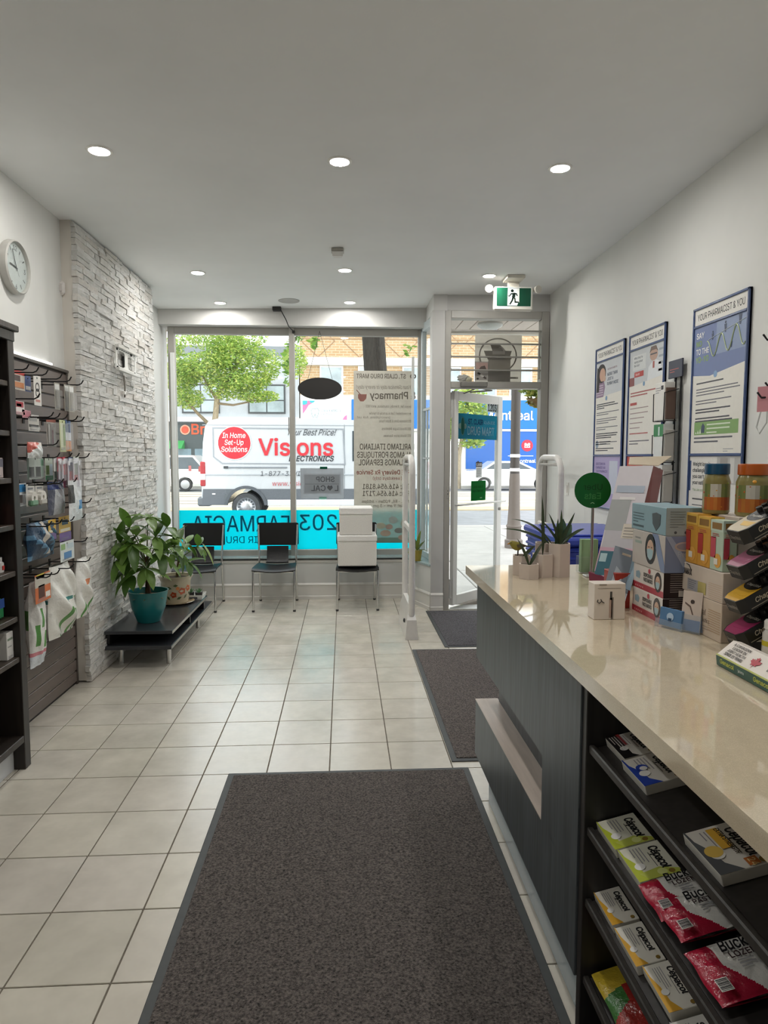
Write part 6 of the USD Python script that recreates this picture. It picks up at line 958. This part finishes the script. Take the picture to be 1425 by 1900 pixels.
# lip balm rack: four slanted trays
lr = T('lip_balm_rack', 'black tiered rack stacked with lip balm trays at the right edge of the counter', 'rack', (1.15, 1.68, CT)); K = '121314'; fx_ = np.array([.875, .03, .484]); fx_ /= np.linalg.norm(fx_); sx_ = np.array([0.034, -1., 0]); sx_ /= np.linalg.norm(sx_)
P(lr, 'spine', MB().box((1.215, 1.635, CT), (1.245, 1.745, CT + .42), '191a1b', .003), matte)
P(lr, 'base', MB().box((1.05, 1.635, CT), (1.2145, 1.745, CT + .008), '191a1b', .002), matte)
for k, (zt, tc, hue) in enumerate(((1.360, 'c9a03a', 'upper yellow'), (1.268, 'b06a86', 'pink'), (1.178, 'd9a72c', 'lower yellow'), (1.090, '9a2a5c', 'plum'))):
    o = np.array([1.006 + .003 * (k % 2), 1.722, zt]); nn = np.cross(sx_, fx_); nn *= np.sign(nn[2]); ft_ = Fr(o, sx_, fx_, nn); t = T('lip_balm_tray', f'black lip balm tray with a {hue} front flap in the rack', 'display tray', o, 'lip balm trays')
    g_ = Polygon([(0, .02), (.012, 0), (.063, 0), (.075, .02), (.075, .20), (0, .20)]); P(t, 'tray', MB().prism(g_, -.038, 0, K, ft_), card); mb = MB()
    mb.poly(ft_, [(.004, .02), (.014, .003), (.061, .003), (.071, .02), (.071, .075), (.0, .075)], 'b5a88c' if k == 0 else tc, .0006).poly(ft_, [(.006, .045), (.068, .045), (.055, .027), (.018, .027)] if k else [(.02, .05), (.07, .05), (.06, .03), (.03, .03)], tc, .001).disc(ft_, .0375, .078, .032, K, .0014, .022).text(ft_, 'ChapStick', .0375, .073, .009, 'b9b6ae', 'c', .05, .2, True, .002)
    fs2 = Fr(o + sx_ * .0755 + fx_ * .025 - nn * .034, fx_, nn, np.cross(fx_, nn)); fs2 = Fr(fs2.o, fx_, nn, sx_); mb.text(fs2, 'ChapStick', .018, .011, .0125, 'b5aa96', 'l', .12, .2, True, .001).rect(fs2, .0, .001, .14, .0035, '8d8678', .001)
    ff2 = Fr(o + fx_ * .0 + sx_ * .012 - nn * .036, sx_, nn, -fx_); mb.text(ff2, 'ChapStick', .026, .012, .009, '8d8a84', 'c', .045, .2, True, .001)
    P(t, 'print', mb, card); mb = MB()
    for i in range(6):
        for j in range(2): q = ft_.at(.022 + .03 * j, .10 + .017 * i, -.03); mb.cyl(q, q + nn * .045, .0075, '1d1e20' if (i + j) % 3 else '2c2a2a', 10)
    P(t, 'lip_balm_sticks', mb, gloss, kind='stuff')
# wedge display box, bottle, white cap
jb = T('joint_care_box', 'white wedge box with a dark green front edge and a red maple leaf', 'display box', (.98, 1.4, CT)); ya, yb = 1.575, 1.20
P(jb, 'tray', MB().hull([(.918, y, CT + .001) for y in (ya, yb)] + [(.915, y, CT + .026) for y in (ya, yb)] + [(.955, y, CT + .062) for y in (ya - .004, yb)] + [(1.03, y, CT + .001) for y in (ya, yb)] + [(.975, y, CT + .058) for y in (ya - .004, yb)], 'ddd5cc'), card)
fj = Fr((.9145, ya, CT + .0265), (0, -1, 0), (.04, 0, .036)); fg = Fr((.9178, ya, CT + .0015), (0, -1, 0), (-.003, 0, .025)); mb = MB()
mb.rect(fg, .0, 0, ya - yb, .0245, '2f5a50', .0004).rect(fj, 0, 0, ya - yb, .004, 'a9b04a', .0008)
for x0 in (.016, .15, .28): mb.text(fg, 'Genacol', x0, .009, .011, 'c9cf5a', 'l', .06, .15, True, .001).text(fg, 'joints', x0 + .075, .010, .007, 'dfe6e0', 'l', .03, 0, False, .001)
for i, tx in enumerate(('A CANADIAN', 'LEADER IN', 'JOINT HEALTH', 'SINCE 20 YEARS')): mb.text(fj, tx, .055, .042 - .0105 * i, .0075, '3a3634', 'c', .07, 0, i == 3, .001)
ml = [(0, -1), (.06, -.45), (.5, -.55), (.42, -.32), (.9, .05), (.75, .12), (.85, .42), (.55, .36), (.48, .5), (.22, .25), (.32, .8), (.15, .72), (0, 1)]; ml = ml + [(-x, y) for x, y in reversed(ml[1:-1])]
mb.poly(fj, [(.128 + .020 * x, .026 + .017 * y) for x, y in ml], 'b03040', .001)
for i, tx in enumerate(('MARQUE NO 1', 'DEPUIS 20 ANS')): mb.text(fj, tx, .21, .032 - .012 * i, .0075, '3a3634', 'c', .07, 0, i == 1, .001)
P(jb, 'print', mb, card)
wb_ = T('supplement_bottle', 'white supplement bottle with a yellow band at the right edge of the counter', 'bottle', (1.075, 1.615, CT)); P(wb_, 'bottle', MB().lathe([(0, 0), (.022, 0), (.024, .004), (.024, .065), (.018, .075), (.018, .078)], (1.085, 1.615, CT), 'd9d6d0', 22), gloss); P(wb_, 'cap', MB().lathe([(.020, .077), (.021, .078), (.021, .096), (.018, .10), (0, .10)], (1.085, 1.615, CT), 'e6e3de', 22), gloss); P(wb_, 'label', MB().lathe([(.0245, .035), (.0245, .048)], (1.085, 1.615, CT), 'c9b83a', 22).lathe([(.0245, .008), (.0245, .034)], (1.085, 1.615, CT), 'cfc9bf', 22), paper)
wj = T('white_jar', 'plain white jar end beside the orange-lidded jar', 'jar', (1.215, 1.78, CT + .35)); P(wj, 'jar', MB().lathe([(0, 0), (.036, 0), (.040, .006), (.040, .05), (.036, .055)], (1.222, 1.76, CT + .35), 'e4ddd6', 24), gloss); P(wj, 'cap', MB().lathe([(.041, .054), (.042, .056), (.042, .085), (.038, .09), (0, .09)], (1.222, 1.76, CT + .35), 'eae5df', 24), gloss)
counter_box('white_carton', 'plain white carton supporting the jars behind the vitamin boxes', (1.09, 1.79, CT + .0), (1.27, 1.975, CT + .345), 'd2c6ba')
# ================================================================ right wall
def poster(y0, y1, z0, z1, name, label, decor, low):
    """Blue framed double poster: header, sheet, lower sheet. Seen from the room, right is towards the camera."""
    t = T(name, label, 'poster', (XR, (y0 + y1) / 2, z0), 'blue framed posters on the right wall'); f_ = Fr((XR - .001, y1, 0), (0, -1, 0), (0, 0, 1)); w = y1 - y0; B = '3c4f7a'; hz, mz = z1 - .108, 1.566
    P(t, 'backing', MB().box((0, z0, 0), (w, z1, .012), '2b3348', .002, f_), matte)
    for nm, r in (('stile', (0, z0, .014, z1)), ('stile', (w - .014, z0, w, z1)), ('rail', (0, z1 - .014, w, z1)), ('rail', (.014, hz - .007, w - .014, hz + .007)), ('rail', (.014, mz - .008, w - .014, mz + .008)), ('rail', (.014, z0, w - .014, z0 + .014))): P(t, nm, MB().box((r[0], r[1], .0), (r[2], r[3], .02), B, .003, f_), gloss)
    F2 = Fr(f_.at(0, 0, .012), f_.u, f_.v); mb = MB().rect(F2, .014, hz, w - .014, z1 - .014, 'e6e3dd').text(F2, 'YOUR PHARMACIST & YOU', w / 2, hz + .032, .036, '3a3c40', 'c', w * .84, 0, False, .001); P(t, 'header', mb, paper)
    mb = MB().rect(F2, .014, mz, w - .014, hz, 'e4e0d6'); decor(mb, Fr(F2.at(.014, mz), F2.u, F2.v), w - .028, hz - mz); P(t, 'main_sheet', mb, card)
    mb = MB().rect(F2, .014, z0, w - .014, mz, 'dfdbd4'); low(mb, Fr(F2.at(.014, z0), F2.u, F2.v), w - .028, mz - z0); P(t, 'lower_sheet', mb, card)
def para(mb, f, x, y, w, groups, c='6e6d70', c2='3f3e42'):
    for i, (n, bold) in enumerate(groups): mb.lines(f, x, y, w, n, .016, .0065 if not bold else .008, c2 if bold else c, int(y * 1000) + i); y -= .016 * n + .018
    return y
def ps1(mb, f, w, h):
    mb.rect(f, 0, h * .62, w, h, 'c9cccf', .0007); mb.poly(f, [(0, h * .62), (w, h * .645), (w, h * .60), (w * .5, h * .585), (0, h * .60)], 'e4e0d6', .0009)
    mb.poly(f, [(w * .02, h * .62), (w * .30, h * .62), (w * .36, h * .72), (w * .30, h * .80), (w * .10, h * .80), (w * .02, h * .72)], '8f7690', .001).disc(f, w * .21, h * .87, w * .17, '2c2624', .0012, h * .10).disc(f, w * .25, h * .855, w * .11, 'c9a08a', .0016, h * .07).poly(f, [(w * .04, h * .95), (w * .14, h * .90), (w * .13, h * .68), (w * .03, h * .68)], '2c2624', .0018).disc(f, w * .33, h * .81, w * .05, 'cba892', .002, h * .03)
    for k in range(5): mb.rect(f, w * .03, h * (.64 + .025 * k), w * .29, h * (.65 + .025 * k), 'c7b8c8', .0014)
    for i, tx in enumerate(('ALLERGIC RHINITIS:', 'MORE THAN', 'JUST A', 'RUNNY NOSE')): mb.text(f, tx, w * .44, h * (.875 - .048 * i) + (.01 if i == 0 else 0), h * (.032 if i else .018), '4d5668' if i else '9a7a84', 'l', w * .52, 0, i > 0, .0012)
    mb.disc(f, w * .42, h * .60, w * .035, '6f93b5', .0014); y = para(mb, f, w * .05, h * .54, w * .85, ((3, True), (2, False), (3, False), (2, False), (3, True), (2, False), (2, True))); mb.disc(f, w * .1, h * .12, w * .06, '8a99a8'); mb.lines(f, w * .2, h * .14, w * .5, 2, .016, .007, '77767a', 3)
def ps2(mb, f, w, h):
    mb.rect(f, 0, h * .66, w, h, 'c3c6c8', .0007); mb.poly(f, [(0, h * .655), (w, h * .70), (w, h * .64), (0, h * .64)], 'e4e0d6', .0009)
    mb.poly(f, [(w * .55, h * .68), (w * .98, h * .70), (w * .92, h * .82), (w * .74, h * .86), (w * .58, h * .80)], 'dde0e2', .001).disc(f, w * .72, h * .90, w * .11, 'b99683', .0012, h * .055).poly(f, [(w * .60, h * .92), (w * .64, h * .975), (w * .78, h * .975), (w * .84, h * .92), (w * .78, h * .94), (w * .66, h * .94)], '6a5548', .0016).rect(f, w * .63, h * .90, w * .81, h * .912, '4a4a50', .002).rect(f, w * .70, h * .78, w * .75, h * .84, 'a5534a', .0016)
    for k in range(4): mb.rect(f, w * .86, h * (.74 + .06 * k), w, h * (.76 + .06 * k), '9aa2a8', .001)
    mb.rect(f, w * .10, h * .80, w * .50, h * .94, 'd3d5d4', .0012)
    for i, tx in enumerate(("What they're", "saying about", "the shot")): mb.text(f, tx, w * .14, h * (.905 - .035 * i), h * .022, '6a6e74', 'l', w * .36, .1, False, .0016)
    mb.rect(f, w * .16, h * .735, w * .44, h * .785, 'b53a34', .0016).text(f, 'Get it!', w * .2, h * .75, h * .022, 'efe0da', d=.002).rect(f, 0, h * .66, w * .16, h * .74, '8a4a48', .0012).disc(f, w * .46, h * .66, w * .03, '6f93b5', .0014)
    mb.lines(f, w * .05, h * .585, w * .85, 2, .02, .009, 'a85a54', 5); mb.rect(f, w * .05, h * .475, w * .26, h * .50, 'b0443e', .001); para(mb, f, w * .05, h * .44, w * .85, ((1, False), (1, False), (1, False), (1, False), (1, False)), 'a08c88'); mb.lines(f, w * .05, h * .20, w * .9, 1, .02, .008, 'b0605a', 6).lines(f, w * .05, h * .13, w * .7, 2, .02, .008, '6e6d70', 7)
def ps3(mb, f, w, h):
    mb.rect(f, 0, h * .60, w, h, '6b7aa6', .0007).rect(f, w * .45, h * .75, w, h, '8796b6', .0009); mb.poly(f, [(0, h * .625), (w * .35, h * .60), (w, h * .65), (w, h * .585), (0, h * .585)], 'e4e0d6', .0011)
    for i, (tx, c) in enumerate((('SAY', 'eceae6'), ('NO', '7fa04a'), ('TO THE', 'eceae6'), ('YO-YO', '8fb04c'))): mb.text(f, tx, w * .05, h * (.905 - .062 * i), h * .042, c, 'l', w * .26, 0, True, .0014)
    xs = np.linspace(0, 1, 60); pts = [f.at(w * (.28 + .70 * x), h * (.80 + .055 * x - (.065 + .02 * x) * math.cos(x * 5.2 * math.pi) * -1 * (1 if True else 0)), .0022) for x in xs]; mb.tube(pts, .0035, 'b9c79a', 5).tube([f.at(w * .3, h * .875, .002), f.at(w, h * .95, .002)], .0018, 'cdd6dc', 5)
    for x, y, s in ((.38, .90, .7), (.62, .935, .85), (.88, .965, 1), (.74, .80, .6)): mb.disc(f, w * x, h * (y + .035 * s), w * .018 * s, '33405c', .002, h * .012 * s).poly(f, [(w * (x - .028 * s), h * (y + .02 * s)), (w * (x + .028 * s), h * (y + .02 * s)), (w * (x + .012 * s), h * (y - .05 * s)), (w * (x - .012 * s), h * (y - .05 * s))], '33405c', .0018)
    mb.disc(f, w * .46, h * .605, w * .035, '7f9fc2', .0016); para(mb, f, w * .08, h * .55, w * .84, ((1, True), (3, False), (2, False), (2, True), (3, True), (2, False)))
    mb.rect(f, w * .07, h * .155, w * .92, h * .255, '7da35a', .001).lines(f, w * .33, h * .225, w * .5, 3, .022, .008, 'd5e0c4', 9, .0014).poly(f, [(w * .22, h * .17), (w * .28, h * .17), (w * .29, h * .22), (w * .25, h * .245), (w * .22, h * .22)], '33405c', .0014)
    for k in range(3): mb.poly(f, [(w * (.09 + .045 * k), h * .165), (w * (.125 + .045 * k), h * .165), (w * (.108 + .045 * k), h * (.18 + .012 * k))], 'dfe8d2', .0014)
    mb.lines(f, w * .07, h * .125, w * .84, 2, .022, .009, '55545a', 12).lines(f, w * .66, h * .04, w * .22, 2, .012, .004, '9a9a9c', 4)
def low1(mb, f, w, h): mb.rect(f, 0, 0, w, h, 'a99cc4', .0006).rect(f, w * .6, h * .3, w * .9, h * .9, 'c3c8d6', .0009); [mb.text(f, tx, w * .08, h * (.82 - .07 * i), .018, '6b5a94', 'l', w * .6, 0, True, .001) for i, tx in enumerate(('QUESTIONS ON', 'CANNABIS? ASK', 'YOUR PHARMACIST'))]
def low2(mb, f, w, h): mb.rect(f, 0, h * .80, w * .5, h, 'c4503f', .0007).rect(f, w * .5, h * .82, w, h, 'c9bdb0', .0007).disc(f, w * .82, h * .72, w * .12, 'b9a99c', .001, h * .12).rect(f, w * .45, h * .42, w, h * .52, '9ab58c', .0008).rect(f, w * .45, h * .30, w * .75, h * .36, '6f9cb5', .0008).rect(f, w * .45, h * .2, w * .8, h * .27, 'd9bd8c', .0008).disc(f, w * .9, h * .28, w * .12, '8f76a8', .001, h * .07)
def low3(mb, f, w, h):
    mb.rect(f, w * .56, h * .62, w * .98, h * .97, 'b5b2ae', .0008).rect(f, w * .62, h * .64, w * .76, h * .96, '9c958f', .001).rect(f, w * .80, h * .64, w * .88, h * .96, 'd3d0cb', .001).rect(f, 0, h * .5, w * .035, h * .92, '3c4f7a', .0008)
    for i, tx in enumerate(('Weight loss is', 'challenging when', "you can't break", 'your eating habits.')): mb.text(f, tx, w * .07, h * (.85 - .085 * i), .021, '4a494c', 'l', w * .48, 0, True, .0012)
    mb.text(f, "You are not alone.", w * .08, h * .50, .016, '7d9a68', 'l', w * .45, 0, False, .001); para(mb, f, w * .08, h * .38, w * .5, ((1, True), (3, False)))
poster(4.85, 5.405, 1.15, 2.413, 'pharmacy_poster', 'framed poster with a woman blowing her nose, furthest along the wall', ps1, low1)
poster(4.222, 4.765, 1.15, 2.408, 'pharmacy_poster', 'framed poster with a man in a white coat, between the other two', ps2, low2)
poster(3.335, 3.88, 1.15, 2.405, 'pharmacy_poster', 'framed blue poster with a yo-yo wave line, nearest the camera', ps3, low3)
rk = T('brochure_rack', 'black wire brochure rack between two wall posters', 'rack', (XR, 4.05, 1.3)); f_ = Fr((XR - .004, 4.13, 0), (0, -1, 0), (0, 0, 1))
P(rk, 'sign', MB().box((-.0, 2.035, .02), (.17, 2.143, .03), '3a3d4c', .002, f_).rect(Fr(f_.at(0, 0, .03), f_.u, f_.v), .02, 2.085, .13, 2.09, 'b5605a').rect(Fr(f_.at(0, 0, .03), f_.u, f_.v), .02, 2.07, .08, 2.075, 'b5605a'), matte, label='dark sign plate')
for x in (.05, .12): P(rk, 'upright', MB().box((x, 1.20, .004), (x + .012, 2.04, .016), '1a1a1c', .002, f_), matte)
for z0, c, gcol in ((1.775, 'e2e0da', None), (1.52, 'dcdedb', '4a8a5c'), (1.27, 'd5d3cf', None)):
    P(rk, 'wire_pocket', MB().tube([f_.at(-.04, z0 + .175, .02), f_.at(-.04, z0 + .17, .10), f_.at(-.035, z0, .10), f_.at(.10, z0, .10), f_.at(.105, z0 + .17, .10), f_.at(.125, z0 + .19, .02)], .003, '151517', 6).tube([f_.at(-.035, z0, .02), f_.at(-.035, z0, .10)], .003, '151517', 6).tube([f_.at(.10, z0, .02), f_.at(.10, z0, .10)], .003, '151517', 6), matte)
    F2 = Fr(f_.at(0, 0, .096), f_.u, f_.v); mb = MB().box((-.03, z0 + .004, .03), (.095, z0 + .235, .096), c, .002, f_); mb.lines(F2, -.02, z0 + .20, .07, 3, .014, .005, '9a989a', 5).rect(F2, .05, z0 + .19, .08, z0 + .215, '4a4a4c')
    if gcol: mb.rect(F2, -.03, z0 + .16, .095, z0 + .235, gcol, .0007).rect(F2, .03, z0 + .165, .05, z0 + .22, 'c9dcd4', .001)
    P(rk, 'brochures', mb, paper); P(rk, 'brochures', MB().box((.097, z0 + .01, .03), (.108, z0 + .20, .09), '6a564c' if z0 > 1.7 else 'bdb9b2', .002, f_), paper)
for k, (y, z) in enumerate(((6.07, 1.263), (5.83, 1.26))):
    t = T('light_switch', ['white rocker switch plate by the shop door', 'white blank plate near the far poster'][k], 'switch', (XR, y, z)); P(t, 'plate', MB().box((XR - .006, y - .035, z - .058), (XR - .0005, y + .035, z + .058), 'dddad3', .002), gloss)
    if k == 0: P(t, 'rocker', MB().box((XR - .010, y - .016, z - .033), (XR - .005, y + .016, z + .033), 'd0ccc5', .002), gloss)
One('green_notice', MB().box((XR - .003, 4.98, .92), (XR - .0005, 5.12, 1.02), '2f7a4a'), paper, 'small green notice low on the right wall behind the round sign', 'notice')
# blue totes behind the counter end
bb_ = T('blue_storage_bin', 'large ribbed dark blue plastic storage bin with a lid', 'bin', (1.66, 4.6, .0115)); x0, x1, y0, y1 = 1.375, 1.98, 4.12, 5.02; BLU = '2f3f9a'
P(bb_, 'body', MB().box((x0 + .012, y0 + .012, .0115), (x1 - .012, y1 - .012, .99), BLU, .02), gloss)
for k in range(17): z = .15 + k * .05; P(bb_, 'rib', MB().box((x0 + .003, y0 + .003, z), (x1 - .003, y1 - .003, z + .024), '3546a6', .008), gloss)
P(bb_, 'lid', MB().box((x0 - .012, y0 - .012, .992), (x1 + .012, y1 + .012, 1.045), '3a4cae', .014).box((x0 + .08, y0 + .08, 1.045), (x1 - .08, y1 - .08, 1.058), '4053b6', .006), gloss); P(bb_, 'handle', MB().box((x0 + .22, y0 - .022, .93), (x0 + .38, y0 + .004, .965), '2a3888', .006), gloss); P(bb_, 'handle', MB().box((x0 - .022, y0 + .36, .93), (x0 + .004, y0 + .54, .965), '2a3888', .006), gloss)
# hooks with a pink pack at the right edge
for k, (y, z, lb) in enumerate(((3.0, 2.095, 'empty black wall hook at the top right edge'), (3.0, 1.88, 'short black wall hook above the pink pack'), (3.0, 1.835, 'black wall hook carrying the pink pack'))):
    t = T('wall_hook', lb, 'hook', (XR, y, z)); P(t, 'plate', MB().box((XR - .006, y - .02, z - .04), (XR - .0005, y + .02, z + .04), '1a1a1c', .002), matte); l = (.15, .13, .165)[k]; P(t, 'wire', MB().tube([(XR - .004, y, z), (XR - l + .02, y, z - .012), (XR - l, y, z + .012)], .0045, '111111', 8), matte)
t = T('pink_pack', 'pink carded pack with clear tubing hanging at the right edge', 'packaged product', (1.94, 3.0, 1.66)); f_ = Fr((1.905, 3.03, 1.76), (.05, -.09, 0), (0, 0, 1)); P(t, 'card', MB().box((0, 0, -.001), (.10, .115, 0), 'cf8f96', 0, f_), card); P(t, 'tubing', MB().tube([f_.at(.02, 0, .004), f_.at(.005, -.07, .006), f_.at(.02, -.10, .006), f_.at(.05, -.05, .006), f_.at(.05, 0, .006)], .0035, 'c9cbc9', 8), gloss)
